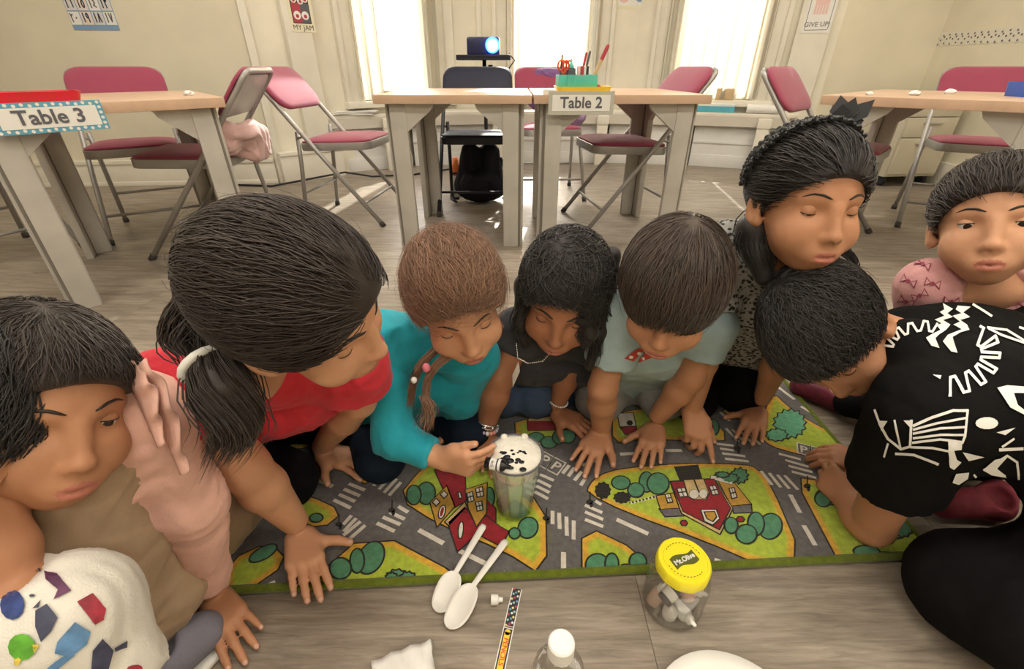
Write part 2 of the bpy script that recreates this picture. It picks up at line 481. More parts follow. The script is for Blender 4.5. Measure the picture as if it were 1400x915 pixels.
t = MB(); bar(t, BM4, 0, L4, 0, 0.02, 0, 0.16); bar(t, RM, 0, 7.2, 0, 0.02, 0, 0.16)
tag(t.build('baseboard_right', M['trim'], bevel=0.004), kind='structure')
# low ledge under the windows: a curved top on brackets, panelled front
LP = [(-1.47, 3.86), (-0.85, 4.22), (-0.05, 4.37), (0.85, 4.37), (1.55, 4.25), (2.20, 4.0)]
LB = [(-1.53, 3.93), (-0.55, 4.62), (-0.05, 4.63), (0.85, 4.63), (1.15, 4.56), (2.30, 4.03)]
ledge = empty('window_ledge', (0, 4.3, 0), 0, 'long worn cream ledge running under the bay windows', 'ledge')
def at0(o): o.matrix_parent_inverse = Matrix.Translation((0, -4.3, 0)); return o
b = MB(); b.prism(LP + LB[::-1], 0.405, 0.43); at0(b.build('ledge_top', M['trim'], ledge, bevel=0.003))
b = MB()
for i in range(5):
    p, q = LP[i], LP[i + 1]
    d = Vector((q[0] - p[0], q[1] - p[1])).normalized(); n = Vector((-d.y, d.x)) * 0.02
    b.prism([(p[0], p[1]), (q[0], q[1]), (q[0] + n.x, q[1] + n.y), (p[0] + n.x, p[1] + n.y)], 0.33, 0.406)
at0(b.build('ledge_edge', M['ledge_worn'], ledge))
for i in range(5):
    p, q = LP[i], LP[i + 1]
    b = MB()
    d = Vector((q[0] - p[0], q[1] - p[1])); L_ = d.length; d.normalize()
    n = Vector((-d.y, d.x)); Mx = Matrix(((d.x, n.x, 0, p[0]), (d.y, n.y, 0, p[1]), (0, 0, 1, 0), (0, 0, 0, 1)))
    b.box((0.004, 0.05, 0), (L_ - 0.004, 0.07, 0.33), M=Mx); b.box((0.004, 0.035, 0.0), (L_ - 0.004, 0.05, 0.10), M=Mx); b.box((0.004, 0.04, 0.19), (L_ - 0.004, 0.05, 0.21), M=Mx)
    at0(b.build('front_panel', M['panel'], ledge, bevel=0.003))
for (x, y, a) in ((-1.0, 4.07, 0.52), (-0.12, 4.32, 0.15), (0.78, 4.33, 0.0), (2.02, 4.02, -0.37)):
    b = MB(); Mx = Matrix.Translation((x, y, 0)) @ Matrix.Rotation(a, 4, 'Z')
    b.box((-0.045, -0.02, 0.0), (0.045, 0.03, 0.40), M=Mx); b.box((-0.05, -0.028, 0.33), (0.05, -0.02, 0.40), M=Mx)
    at0(b.build('bracket', M['trim'], ledge, bevel=0.004))
# things lying on the ledge
e = empty('paper_stack', (-1.28, 4.06, 0.43), 0.5, 'loose stack of white papers on the ledge under the first window', 'papers')
for k in range(5):
    b = MB(); Mx = Matrix.Rotation(0.12 * (k % 3 - 1), 4, 'Z'); b.box((-0.17 + 0.01 * k, -0.09, 0.006 * k), (0.15 + 0.01 * k, 0.08, 0.006 * k + 0.005), M=Mx); b.build('sheet', M['paper'], e)
b = MB(); b.box((-0.25, -0.055, 0), (0.25, 0.055, 0.045)); o = b.build('long_box', M['cyan'], None, bevel=0.006); o.location = (1.62, 4.33, 0.43); o.rotation_euler = (0, 0, -0.42); tag(o, 'flat cyan box lying on the ledge under the third window', 'box')
b = MB(); b.box((-0.24, -0.05, 0), (0.24, 0.05, 0.02)); o = b.build('magazine_pile', M['paper'], None, bevel=0.004); o.location = (1.62, 4.33, 0.475); o.rotation_euler = (0, 0, -0.38); tag(o, 'white papers lying on top of the cyan box', 'papers')
b = MB(); b.tube([(-0.12, 0, 0.035), (0.12, 0, 0.035)], 0.033, 16); o = b.build('paper_roll', M['paper'], None, angle=radians(40)); o.location = (2.02, 4.10, 0.43); o.rotation_euler = (0, 0, -0.45); tag(o, 'cream paper roll at the end of the window ledge', 'roll')
b = MB(); b.box((-0.07, -0.018, 0), (0.07, 0.018, 0.07)); o = b.build('wooden_block', M['wood'], None, bevel=0.003); o.location = BM1 @ Vector((1.02, 0.045, WZ0 + 0.001)); o.rotation_euler = (0, 0, 0.76); tag(o, 'pale wooden box standing on the first window sill', 'box')
b = MB(); b.box((-0.07, -0.018, 0), (0.07, 0.018, 0.085)); o = b.build('card_box', M['wood'], None, bevel=0.003); o.location = BM3 @ Vector((0.80, 0.045, WZ0 + 0.001)); o.rotation_euler = (0, 0, -0.445); tag(o, 'small tan box standing on the third window sill', 'box')
b = MB(); b.tube([(-1.30, 4.05, 0.46), (-1.31, 4.08, 0.56), (-1.26, 4.13, 0.60), (-1.0, 4.28, 0.58), (-0.82, 4.35, 0.50), (-0.75, 4.40, 0.436)], 0.006, 8); tag(b.build('window_cable', M['black_steel'], None, smooth=True), 'black cable looping over the ledge under the first window', 'cable')
b = MB(); b.tube([(-2.3, 3.47, 0.008), (-2.0, 3.46, 0.01), (-1.75, 3.43, 0.008), (-1.5, 3.6, 0.03), (-1.3, 3.72, 0.05), (-1.1, 3.75, 0.012), (-0.8, 3.85, 0.008), (-0.5, 4.1, 0.008), (-0.3, 4.1, 0.008)], 0.007, 8); tag(b.build('floor_cable', M['black_steel'], None, smooth=True), 'dark cable running along the floor by the baseboard', 'cable')
b = MB(); b.tube([(-1.49, 3.80, 0.40), (-1.55, 3.75, 0.30), (-1.62, 3.68, 0.24), (-1.66, 3.64, 0.12), (-1.66, 3.62, 0.01)], 0.004, 6); tag(b.build('wall_cable', M['white'], None, smooth=True), 'thin white cord hanging down the wall left of the ledge', 'cord')
# ---------------------------------------------------------------- posters
M['poster_yellow'] = mat('poster_cream', (0.80, 0.76, 0.55), 0.7)
M['poster_blue'] = mat('poster_blue', (0.22, 0.36, 0.55), 0.7)
M['poster_red'] = mat('poster_red', (0.45, 0.06, 0.08), 0.7)
M['poster_pink'] = mat('poster_pink', (0.80, 0.55, 0.52), 0.7)
M['tile_pink'] = mat('tile_pink', (0.80, 0.70, 0.65), 0.7)
M['tile_grey'] = mat('tile_grey', (0.68, 0.68, 0.68), 0.7)
def strokes(b, lines, w, P, mi=0, lift=0.0015):
    """flat pen strokes on a plane; P maps (u,v,h) to a point"""
    for ln in lines:
        for (u0, v0), (u1, v1) in zip(ln[:-1], ln[1:]):
            du, dv = u1 - u0, v1 - v0; L_ = math.hypot(du, dv) or 1e-6
            ex, ey = du / L_ * w * 0.4, dv / L_ * w * 0.4
            px, py = -dv / L_ * w / 2, du / L_ * w / 2
            b.poly([P(u0 - ex + px, v0 - ey + py, lift), P(u0 - ex - px, v0 - ey - py, lift), P(u1 + ex - px, v1 + ey - py, lift), P(u1 + ex + px, v1 + ey + py, lift)], mi)
def arc(cx, cy, r, a0, a1, n=8, ry=None):
    return [(cx + r * cos(radians(a0 + (a1 - a0) * k / n)), cy + (ry or r) * sin(radians(a0 + (a1 - a0) * k / n))) for k in range(n + 1)]
DIG = {'1': [[(0.5, 1), (0.55, 0)]], '6': [[(0.1, 0.95), (0.75, 0.85), (0.85, 0.05)]], '5': [arc(0.5, 0.42, 0.32, 0, 360, 12, 0.4)],
       '4': [[(0.8, 0.95), (0.3, 0.8), (0.6, 0.55), (0.2, 0.25), (0.8, 0.05)]], '3': [[(0.1, 0.95), (0.25, 0.7), (0.45, 0.9), (0.6, 0.7), (0.85, 0.95)], [(0.25, 0.7), (0.4, 0)]],
       '2': [[(0.15, 0.95), (0.4, 0.7), (0.85, 0.85)], [(0.3, 0.75), (0.45, 0)]], '0': [[(0.45, 0.4), (0.55, 0.5)]], '9': [arc(0.45, 0.72, 0.26, 0, 360, 10), [(0.71, 0.72), (0.75, 0)]],
       '8': [[(0.1, 0), (0.48, 0.95), (0.85, 0)]], '7': [[(0.1, 0.95), (0.48, 0.05), (0.85, 0.95)]]}
def wall_point(Mx, s, z):
    return lambda u, v, h: Mx @ Vector((s + u, h, z + v))
# sheet of Arabic numerals on the left wall
p0 = Vector(J(92, 40, 1)); 
def on_wall(Mx, px, py):
    """(s,z) where the ray of a pixel meets the wall plane n=0"""
    iv = Mx.inverted(); o = iv @ Vector(CAM); d = (iv.to_3x3()) @ Vector(ray(px, py)); k = -o.y / d.y
    h = o + d * k; return h.x, h.z
s0, z0 = on_wall(WLm, 102, 41); s1, _z = on_wall(WLm, 164, 40)
cw = (s1 - s0) / 4; ch = cw * 1.08
post = empty('number_chart', WLm @ Vector((s0, 0, z0)), 0, 'paper chart of handwritten Arabic numerals on the wall above table three', 'chart')
post.matrix_world
inv = Matrix.Translation(-(WLm @ Vector((s0, 0, z0))))
P = wall_point(WLm, s0, z0)
b = MB(); b.box((s0, 0.001, z0), (s1, 0.003, z0 + 0.03 + 5 * ch), M=WLm); o = b.build('backing', M['poster_blue'], post); o.matrix_parent_inverse = inv
rows = [['20', '19', '18', '17'], ['16', '15', '14', '13'], ['12', '11', '10', '9'], ['8', '7', '6', '5'], ['4', '3', '2', '1']]
for r in range(5):
    for c in range(4):
        u0, v0 = c * cw + 0.003, 0.028 + r * ch
        b = MB(); b.box((s0 + u0, 0.003, z0 + v0), (s0 + u0 + cw - 0.006, 0.0045, z0 + v0 + ch - 0.006), M=WLm)
        o = b.build('number_card', [M['paper'], M['tile_pink'], M['tile_grey']][(r * 2 + c * (1 + r % 2)) % 3], post); o.matrix_parent_inverse = inv
        k = MB(); tx = rows[r][c]; wd = (cw - 0.02) / max(2, len(tx))
        for i, ch_ in enumerate(tx):
            ox = u0 + 0.006 + i * wd + (0 if len(tx) == 2 else wd * 0.5)
            strokes(k, [[(ox + a * wd * 0.8, v0 + 0.015 + bb * ch * 0.62) for a, bb in ln] for ln in DIG[ch_]], 0.007, P, lift=0.0055)
        q = k.build('numeral', M['ink'] if (r + c) % 3 else M['grey_ink'], o)
def poster(name, label, Mx, off, x0, y0, x1, wid_up, m, drawer):
    s0, z0 = on_wall(Mx, x0, y0); s1, _ = on_wall(Mx, x1, y0)
    org = Mx @ Vector((s0, off, z0)); e = empty(name, org, 0, label, 'poster'); inv = Matrix.Translation(-org)
    b = MB(); b.box((s0, off, z0), (s1, off + 0.003, z0 + wid_up), M=Mx); o = b.build('sheet', m, e); o.matrix_parent_inverse = inv
    drawer(lambda u, v, h: Mx @ Vector((s0 + u, off + 0.003 + h, z0 + v)), s1 - s0, e, inv, Mx, s0, z0, off)
    return e
def rect(b, P, u0, v0, u1, v1, h, mi=0): b.poly([P(u0, v0, h), P(u1, v0, h), P(u1, v1, h), P(u0, v1, h)], mi)
def disc(b, P, u, v, r, h, mi=0, ry=None, n=14): b.poly([P(u + r * cos(2 * pi * k / n), v + (ry or r) * sin(2 * pi * k / n), h) for k in range(n)], mi)
def wall_text(txt, size, P, u, v, h, m, e, inv, w=None, bold=0.0):
    o0 = P(u, v, h); x = P(u + 1, v, h) - o0; y = P(u, v + 1, h) - o0
    t = text_part(txt, size, frame_m(o0, x, y), m, e, bold=bold); t.matrix_parent_inverse = inv
    if w:
        pass
def d_jam(P, w, e, inv, *a):
    b = MB(); rect(b, P, 0.12 * w, 0.30 * w, 0.88 * w, 1.35 * w, 0.0008, 0); rect(b, P, 0.15 * w, 0.33 * w, 0.5 * w, 1.0 * w, 0.0016, 1); rect(b, P, 0.5 * w, 0.33 * w, 0.85 * w, 1.0 * w, 0.0016, 2)
    for u, v, r in ((0.28, 1.12, 0.13), (0.55, 1.08, 0.13), (0.75, 1.14, 0.12), (0.33, 0.58, 0.15), (0.66, 0.58, 0.15)):
        disc(b, P, u * w, v * w, r * w, 0.0024, 3); disc(b, P, u * w, (v - 0.03) * w, r * w * 0.45, 0.0032, 1)
    o = b.build('picture', [M['ink'], M['poster_red'], M['grey_ink'], M['paper']], e); o.matrix_parent_inverse = inv
    wall_text('MY JAM', 0.26 * w, P, 0.5 * w, 0.155 * w, 0.001, M['grey_ink'], e, inv)
poster('my_jam_poster', 'cream poster with red pictures reading MY JAM left of the first window', BM1, 0.06, 395, 44, 427, 0.30, M['poster_yellow'], d_jam)
def d_give(P, w, e, inv, *a):
    b = MB(); rect(b, P, 0.1 * w, 0.09 * w, 0.9 * w, 0.11 * w, 0.0008, 1); rect(b, P, 0.08 * w, 0.12 * w, 0.10 * w, 1.4 * w, 0.0008, 1); rect(b, P, 0.9 * w, 0.12 * w, 0.92 * w, 1.4 * w, 0.0008, 1)
    for k in range(5):
        rect(b, P, (0.26 + 0.1 * k) * w, 0.62 * w, (0.34 + 0.1 * k) * w, (1.05 + 0.06 * (k % 3)) * w, 0.0008, 0)
    disc(b, P, 0.5 * w, 1.2 * w, 0.28 * w, 0.0014, 0)
    o = b.build('picture', [M['poster_pink'], M['grey_ink']], e); o.matrix_parent_inverse = inv
    wall_text('GIVE UP!', 0.235 * w, P, 0.5 * w, 0.28 * w, 0.001, M['grey_ink'], e, inv)
    wall_text("DON'T", 0.235 * w, P, 0.5 * w, 1.62 * w, 0.001, M['grey_ink'], e, inv) if False else None
poster('give_up_poster', 'white poster with pink drawing reading GIVE UP on the pier right of the windows', BM3, 0.05, 1094, 46, 1132, 0.34, M['paper'], d_give)
def d_mid(P, w, e, inv, *a):
    b = MB(); rect(b, P, 0.06 * w, 0.08 * w, 0.94 * w, 0.9 * w, 0.0008, 0); disc(b, P, 0.25 * w, 0.3 * w, 0.16 * w, 0.0016, 1); disc(b, P, 0.72 * w, 0.3 * w, 0.14 * w, 0.0016, 2); disc(b, P, 0.72 * w, 0.46 * w, 0.08 * w, 0.0016, 2)
    o = b.build('picture', [M['paper'], M['poster_pink'], M['poster_blue']], e); o.matrix_parent_inverse = inv
poster('small_picture_poster', 'small white picture on the wall between the middle and third windows', BM2, 0.0, 841, 12, 886, 0.28, M['poster_yellow'], d_mid)
# scalloped polka-dot border strips on the right wall
M['border'] = mat('border_paper', (0.74, 0.70, 0.60), 0.7)
def border(name, label, pa, pb, horizontal):
    sa, za = on_wall(RM, *pa); sb, zb = on_wall(RM, *pb)
    org = RM @ Vector((sa, 0, za)); e = empty(name, org, 0, label, 'wall border'); inv = Matrix.Translation(-org)
    L_ = abs(sb - sa) if horizontal else abs(zb - za); hw = 0.045
    b = MB(); dots = MB(); n = int(L_ / 0.05)
    P = (lambda u, v, h: RM @ Vector((sa + u, h, za + v))) if horizontal else (lambda u, v, h: RM @ Vector((sa - v, h, za + u)))
    pts = [(0, hw)] + [(k * L_ / 60, -hw + 0.012 * abs(sin(pi * n * k / 60.0))) for k in range(61)] + [(L_, hw)]
    b.add([P(u, v, 0.003) for u, v in pts] + [P(u, v, 0.0) for u, v in pts], [tuple(range(len(pts)))] + [(i, (i + 1) % len(pts), len(pts) + (i + 1) % len(pts), len(pts) + i) for i in range(len(pts))])
    o = b.build('strip', M['border'], e); o.matrix_parent_inverse = inv
    r_ = random.Random(4)
    for k in range(n * 4):
        disc(dots, P, (k + 0.5) * L_ / (n * 4), (-0.026, 0.0, 0.026, 0.012)[k % 4] + r_.uniform(-.004, .004), 0.0065, 0.004, n=8)
    o = dots.build('dots', M['grey_ink'], e); o.matrix_parent_inverse = inv; o['kind'] = 'stuff'
border('border_strip', 'cream polka-dot scalloped border running level along the right wall', (1262, 56), (1480, 40), True)
border('border_strip', 'cream polka-dot scalloped border running upright on the right wall', (1272, 45), (1320, -110), False)
# ================================================================ FURNITURE
def rr(hx, hy, r, n=5):
    """rounded rectangle outline"""
    pts = []
    for cx, cy, a in ((hx - r, hy - r, 0), (-hx + r, hy - r, 90), (-hx + r, -hy + r, 180), (hx - r, -hy + r, 270)):
        for k in range(n + 1):
            t = radians(a + 90 * k / n); pts.append((cx + r * cos(t), cy + r * sin(t)))
    return pts
def cushion(b, outline, z0, z1, dome, mi=0, M4=None):
    n = len(outline); vs = []; fs = []
    rings = [(1.0, z0), (1.0, z0 + (z1 - z0) * 0.6), (0.97, z1), (0.85, z1 + dome * 0.45), (0.6, z1 + dome * 0.85), (0.3, z1 + dome)]
    for s, z in rings: vs += [(p[0] * s, p[1] * s, z) for p in outline]
    vs.append((0, 0, z1 + dome * 1.02)); c = len(vs) - 1
    for i in range(len(rings) - 1):
        for k in range(n): fs.append((i * n + k, i * n + (k + 1) % n, (i + 1) * n + (k + 1) % n, (i + 1) * n + k))
    L0 = (len(rings) - 1) * n
    for k in range(n): fs.append((L0 + k, L0 + (k + 1) % n, c))
    fs.append(tuple(range(n - 1, -1, -1)))
    if M4 is not None: vs = [M4 @ Vector(v) for v in vs]
    b.add(vs, fs, mi)
def make_chair(name, label, frame_m_, pad_m, group, padded=True):
    """folding chair facing -Y, origin on the floor under the seat"""
    e = empty(name, (0, 0, 0), 0, label, 'chair', group)
    hx = 0.205; rr_ = 0.0115
    # front legs run up to the back frame in one bent tube
    b = MB()
    def main(x): return [(x * 1.06, -0.285, 0.0), (x * 1.03, 0.005, 0.36), (x * 1.0, 0.165, 0.56), (x * 0.97, 0.285, 0.71)]
    L_ = main(-hx); R_ = main(hx)
    top = [(-hx * 0.95, 0.300, 0.729), (-hx * 0.88, 0.309, 0.741), (-hx * 0.76, 0.313, 0.746), (hx * 0.76, 0.313, 0.746), (hx * 0.88, 0.309, 0.741), (hx * 0.95, 0.300, 0.729)]
    b.tube(L_ + top + R_[::-1], rr_, 10)
    b.build('back_frame', frame_m_, e, smooth=True)
    for s in (-1, 1):
        b = MB(); b.tube([(s * hx * 0.9, 0.125, 0.47), (s * hx * 0.9, 0.14, 0.30), (s * hx * 0.93, 0.175, 0.0)], rr_ * 0.95, 10); lg = b.build('leg', frame_m_, e, smooth=True)
        b = MB(); b.tube([(s * hx * 0.93, 0.175, 0.0), (s * hx * 0.93, 0.173, 0.022)], rr_ * 1.25, 10); b.build('foot', M['dark_slot'], lg, smooth=True)
        b = MB(); b.tube([(s * hx * 1.06, -0.285, 0.0), (s * hx * 1.058, -0.268, 0.022)], rr_ * 1.25, 10); b.build('foot', M['dark_slot'], e, smooth=True)
        b = MB(); b.tube([(s * hx * 0.93, 0.13, 0.44), (s * hx * 1.01, 0.075, 0.45)], 0.006, 6); b.build('hinge', frame_m_, e, smooth=True)
    b = MB(); b.tube([(-hx * 0.92, 0.157, 0.16), (hx * 0.92, 0.157, 0.16)], 0.007, 8); b.build('stretcher', frame_m_, e, smooth=True)
    b = MB(); b.tube([(-hx * 1.05, -0.19, 0.12), (hx * 1.05, -0.19, 0.12)], 0.007, 8); b.build('stretcher', frame_m_, e, smooth=True)
    Ms = Matrix.Translation((0, -0.055, 0.40)) @ Matrix.Rotation(radians(-2), 4, 'X')
    b = MB(); b.prism(rr(0.187, 0.195, 0.06), -0.018, 0.020, M=Ms); b.build('seat_pan', frame_m_, e, bevel=0.004)
    b = MB(); cushion(b, rr(0.182, 0.19, 0.06), 0.0202, 0.030, 0.018 if padded else 0.006, M4=Ms); b.build('seat', pad_m, e, smooth=True)
    # backrest: pad on a steel shell, follows the slanted frame
    Mb = Matrix.Translation((0, 0.238, 0.656)) @ Matrix.Rotation(radians(51.5), 4, 'X')
    b = MB(); b.prism(rr(0.187, 0.098, 0.05), -0.006, 0.006, M=Mb); b.build('back_shell', M['steel_light'] if padded else frame_m_, e, bevel=0.003)
    b = MB(); cushion(b, rr(0.211, 0.118, 0.075), 0.0, 0.014, 0.010, M4=Mb @ Matrix.Translation((0, 0, 0.0105))); b.build('backrest', pad_m, e, smooth=True)
    return e
GC = 'rose padded folding chairs around the tables'
chair0 = make_chair('folding_chair', 'x', M['steel'], M['pink'], GC)
def place(o, x, y, face, label):
    o.location = (x, y, 0); o.rotation_euler = (0, 0, math.atan2(face[1], face[0]) + pi / 2); o['label'] = label; return o
place(chair0, -0.96, 2.73, (1, -0.12), 'rose folding chair turned sideways at the left end of table two')
for x, y, f_, lb in (
    (-1.93, 2.52, (0.50, -0.8), 'rose folding chair behind table three below the number chart'),
    (-1.40, 2.24, (-0.98, -0.18), 'rose folding chair at table three with a pink jacket over its back'),
    (-2.42, 2.05, (0.8, -0.35), 'rose folding chair at the far left of table three, mostly out of view'),
    (0.24, 3.30, (0.05, -1), 'rose folding chair behind table two with a purple jacket on it'),
    (0.62, 2.60, (-1, -0.16), 'rose folding chair pushed under the right end of table two'),
    (1.53, 2.40, (0.72, -0.7), 'rose folding chair at the near left edge of table one'),
    (2.44, 2.60, (-0.5, -0.85), 'rose folding chair behind table one facing the rug')):
    place(copy_tree(chair0), x, y, f_, lb)
bc = make_chair('folding_chair', 'x', M['black_steel'], M['black_vinyl'], None, padded=False)
place(bc, -0.21, 2.95, (0, -1), 'black folding chair standing behind table two')
# tables -------------------------------------------------------------
def make_table(label, poly, z, origin, legs, gus):
    e = empty('classroom_table', (origin[0], origin[1], 0), 0, label, 'table'); ox, oy = origin
    loc = lambda p: (p[0] - ox, p[1] - oy)
    b = MB(); b.prism([loc(p) for p in poly], z - 0.034, z); b.build('tabletop', M['table_top'], e, bevel=0.003)
    c = Vector((sum(p[0] for p in poly) / len(poly), sum(p[1] for p in poly) / len(poly)))
    n = len(poly)
    for i in range(n):
        p = Vector(poly[i]); d1 = (Vector(poly[(i + 1) % n]) - p).normalized(); d0 = (Vector(poly[i - 1]) - p).normalized()
        q = p + d1 * 0.03 + d0 * 0.03
        # angle-section leg: two plates meeting at the corner, a groove between
        W, T = 0.070, 0.028
        b = MB()
        for (u, w) in ((d1, d0), (d0, d1)):
            a0 = q + (u * T * 1.12)
            pts = [a0 - u * T * 0.3, a0 - u * T * 0.3 + u * W, a0 - u * T * 0.3 + u * W + w * T, a0 - u * T * 0.3 + w * T]
            b.prism([loc(tuple(v)) for v in pts], 0.0, z - 0.036)
        lg = b.build('leg', M['table_leg'], e, bevel=0.004)
        b = MB(); a = q + d1 * 0.012 + d0 * 0.012; pts = [a, a + d1 * 0.02, a + d1 * 0.02 + d0 * 0.02, a + d0 * 0.02]
        b.prism([loc(tuple(v)) for v in pts], 0.002, z - 0.036); b.build('corner_post', M['groove'], lg)
        # gussets under the top along both edges
        for (u, w) in ((d1, d0), (d0, d1)):
            b = MB(); s = q + w * 0.004
            f0 = s + u * W; f1 = s + u * (W + 0.14)
            zz = z - 0.036
            tri = [(0, 0), (0.14, 0), (0.13, -0.022), (0.02, -0.11), (0, -0.12)]
            vs = []
            for off in (0.0, 0.022):
                for (k, h) in tri:
                    pt = f0 + u * k + w * off; lp = loc(tuple(pt)); vs.append((lp[0], lp[1], zz + h))
            m_ = len(tri)
            b.add(vs, [tuple(range(m_)), tuple(range(2 * m_ - 1, m_ - 1, -1))] + [(i2, m_ + i2, m_ + (i2 + 1) % m_, (i2 + 1) % m_) for i2 in range(m_)])
            g_ = b.build('gusset', M['table_leg'], e)
            bm = bmesh.new(); bm.from_mesh(g_.data); bmesh.ops.recalc_face_normals(bm, faces=bm.faces); bm.to_mesh(g_.data); bm.free()
    return e
TZ = 0.66
make_table('left half of table two, a peach topped table with the gap at its right side', [(-0.575, 2.12), (0.082, 2.12), (0.082, 2.78), (-0.535, 2.78)], TZ, (-0.25, 2.45), None, None)
make_table('right half of table two, a peach topped table carrying the teal caddy', [(0.090, 2.12), (0.825, 2.12), (0.765, 2.78), (0.090, 2.78)], TZ, (0.45, 2.45), None, None)
make_table('table three, a peach topped table at the left carrying a red tray', [(-1.575, 1.40), (-1.09, 1.95), (-1.58, 2.56), (-2.02, 2.05)], TZ, (-1.56, 2.0), None, None)
make_table('table one, a peach topped table at the right carrying a blue bin', [(1.26, 2.10), (1.80, 1.60), (2.42, 2.12), (1.90, 2.66)], TZ, (1.85, 2.12), None, None)
# table signs ---------------------------------------------------------
M['sign_blue'] = mat('sign_blue', (0.13, 0.38, 0.52), 0.6)
M['sign_grey'] = mat('sign_silver', (0.50, 0.49, 0.42), 0.6)
def sign(label, txt, centre, face, w, h, border, dots):
    e = empty('table_sign', centre, 0, label, 'sign')
    ang = math.atan2(face[1], face[0]) + pi / 2
    e.rotation_euler = (0, 0, ang)
    b = MB(); b.box((-w / 2, -0.003, -h / 2), (w / 2, 0, h / 2)); b.build('card', border, e)
    b = MB(); b.box((-w / 2 + 0.016, -0.0042, -h / 2 + 0.014), (w / 2 - 0.016, -0.003, h / 2 - 0.014)); b.build('panel', M['paper'], e)
    b = MB(); P = lambda u, v, hh: Vector((u, -0.003 - hh, v))
    if dots:
        for k in range(15):
            u = -w / 2 + (k + 0.5) * w / 15
            disc(b, P, u, h / 2 - 0.006 - 0.003 * (k % 2), 0.0048, 0.0006, n=8); disc(b, P, u, -h / 2 + 0.006 + 0.003 * (k % 2), 0.0048, 0.0006, n=8)
        for k in range(4):
            v = -h / 2 + 0.02 + k * (h - 0.04) / 3; disc(b, P, -w / 2 + 0.008, v, 0.0048, 0.0006, n=8); disc(b, P, w / 2 - 0.008, v, 0.0048, 0.0006, n=8)
        o = b.build('dots', M['paper'], e); o['kind'] = 'stuff'
    text_part(txt, h * 0.66, frame_m((0, -0.0048, 0), (1, 0, 0), (0, 0, 1)), M['grey_ink'], e, bold=0.0012)
    return e
sign('white sign reading Table 2 with a silver border, hung on table two', 'Table 2', (0.285, 2.115, TZ - 0.030), (0, -1), 0.27, 0.088, M['sign_grey'], False)
sign('white sign reading Table 3 with a blue dotted border, hung on table three', 'Table 3', (-1.425, 1.562, TZ - 0.035), (0.75, -0.66), 0.27, 0.085, M['sign_blue'], True)
# on table two ---------------------------------------------------------
def tray(name, label, x, y, rz, hx, hy, h, m, z=TZ, lip=0.012):
    e = empty(name, (x, y, z), rz, label, 'tray')
    b = MB(); b.prism(rr(hx - lip, hy - lip, 0.02), 0.0, 0.004)
    o = rr(hx, hy, 0.025); i = rr(hx - lip, hy - lip, 0.02); n = len(o)
    vs = [(p[0] * 0.93, p[1] * 0.93, 0.0) for p in o] + [(p[0], p[1], h) for p in o] + [(p[0] * 0.96, p[1] * 0.96, h) for p in o] + [(p[0], p[1], 0.004) for p in i]
    b.add(vs, [(r * n + k, r * n + (k + 1) % n, (r + 1) * n + (k + 1) % n, (r + 1) * n + k) for r in range(3) for k in range(n)])
    b.build('body', m, e, smooth=False)
    return e
tray('supply_tray', 'yellow tray under the teal caddy on table two', 0.30, 2.24, 0.02, 0.115, 0.09, 0.028, M['yellow'])
cad = empty('supply_caddy', (0.275, 2.25, TZ + 0.0045), 0.05, 'teal supply caddy standing in the yellow tray on table two', 'caddy')
b = MB()
w, d, h, t = 0.082, 0.05, 0.066, 0.003
b.box((-w, -d, 0), (w, d, t)); b.box((-w, -d, 0), (-w + t, d, h)); b.box((w - t, -d, 0), (w, d, h)); b.box((-w, -d, 0), (w, -d + t, h)); b.box((-w, d - t, 0), (w, d, h))
b.build('bin', M['teal'], cad, bevel=0.002)
b = MB(); b.box((-0.028, -d + t, t), (-0.024, d - t, h * 0.9)); b.box((-0.024, -0.002, t), (w - t, 0.002, h * 0.9)); b.build('divider', M['teal'], cad)
b = MB(); b.prism(rr(0.018, 0.006, 0.005), 0, h, M=Matrix.Translation((-0.03, -d - 0.004, 0))); b.build('handle', M['teal'], cad)
M['scissor_red'] = mat('scissor_red', (0.72, 0.09, 0.05), 0.4)
def scissors(x, y, rz, lb):
    e = empty('scissors', (x, y, TZ + 0.012), rz, lb, 'scissors', 'scissors in the teal caddy')
    b = MB()
    for s in (-1, 1):
        b.tube([(s * 0.012 + 0.012 * cos(a), 0.0, 0.092 + 0.018 * sin(a)) for a in np.linspace(0, 2 * pi, 13)[:-1]], 0.0042, 6, closed=True)
        b.tube([(s * 0.008, 0, 0.075), (-s * 0.002, 0, 0.05)], 0.004, 6)
    b.build('handles', M['scissor_red'], e, smooth=True)
    b = MB(); b.box((-0.006, -0.001, 0.0), (0.001, 0.001, 0.055)); b.box((-0.001, -0.002, 0.0), (0.006, -0.001, 0.055)); b.build('blades', M['steel'], e)
scissors(0.216, 2.235, 0.2, 'red handled scissors leaning at the front left of the teal caddy'); scissors(0.232, 2.27, -0.4, 'red handled scissors behind the front pair in the teal caddy')
def marker(x, y, tx, ty, L_, r, m, lb, mcap=None, z=TZ + 0.010):
    e = empty('marker', (x, y, z), 0, lb, 'marker', 'markers and glue in the teal caddy')
    e.rotation_euler = (ty, tx, 0)
    b = MB(); b.tube([(0, 0, 0), (0, 0, L_ * 0.68)], r, 10); b.build('barrel', m, e, smooth=False)
    b = MB(); b.tube([(0, 0, L_ * 0.68), (0, 0, L_ * 0.95), (0, 0, L_)], [r * 1.12, r * 1.12, r * 0.7], 10); b.build('cap', mcap or m, e)
marker(0.325, 2.25, 0.42, 0, 0.185, 0.0075, M['wood'], 'red and tan marker leaning out of the teal caddy to the right', M['poster_red'])
marker(0.288, 2.262, 0.18, 0, 0.145, 0.0045, M['poster_red'], 'thin dark red pencil in the middle of the teal caddy'); marker(0.30, 2.27, 0.2, 0, 0.15, 0.0045, M['grey_ink'], 'thin black pencil in the teal caddy')
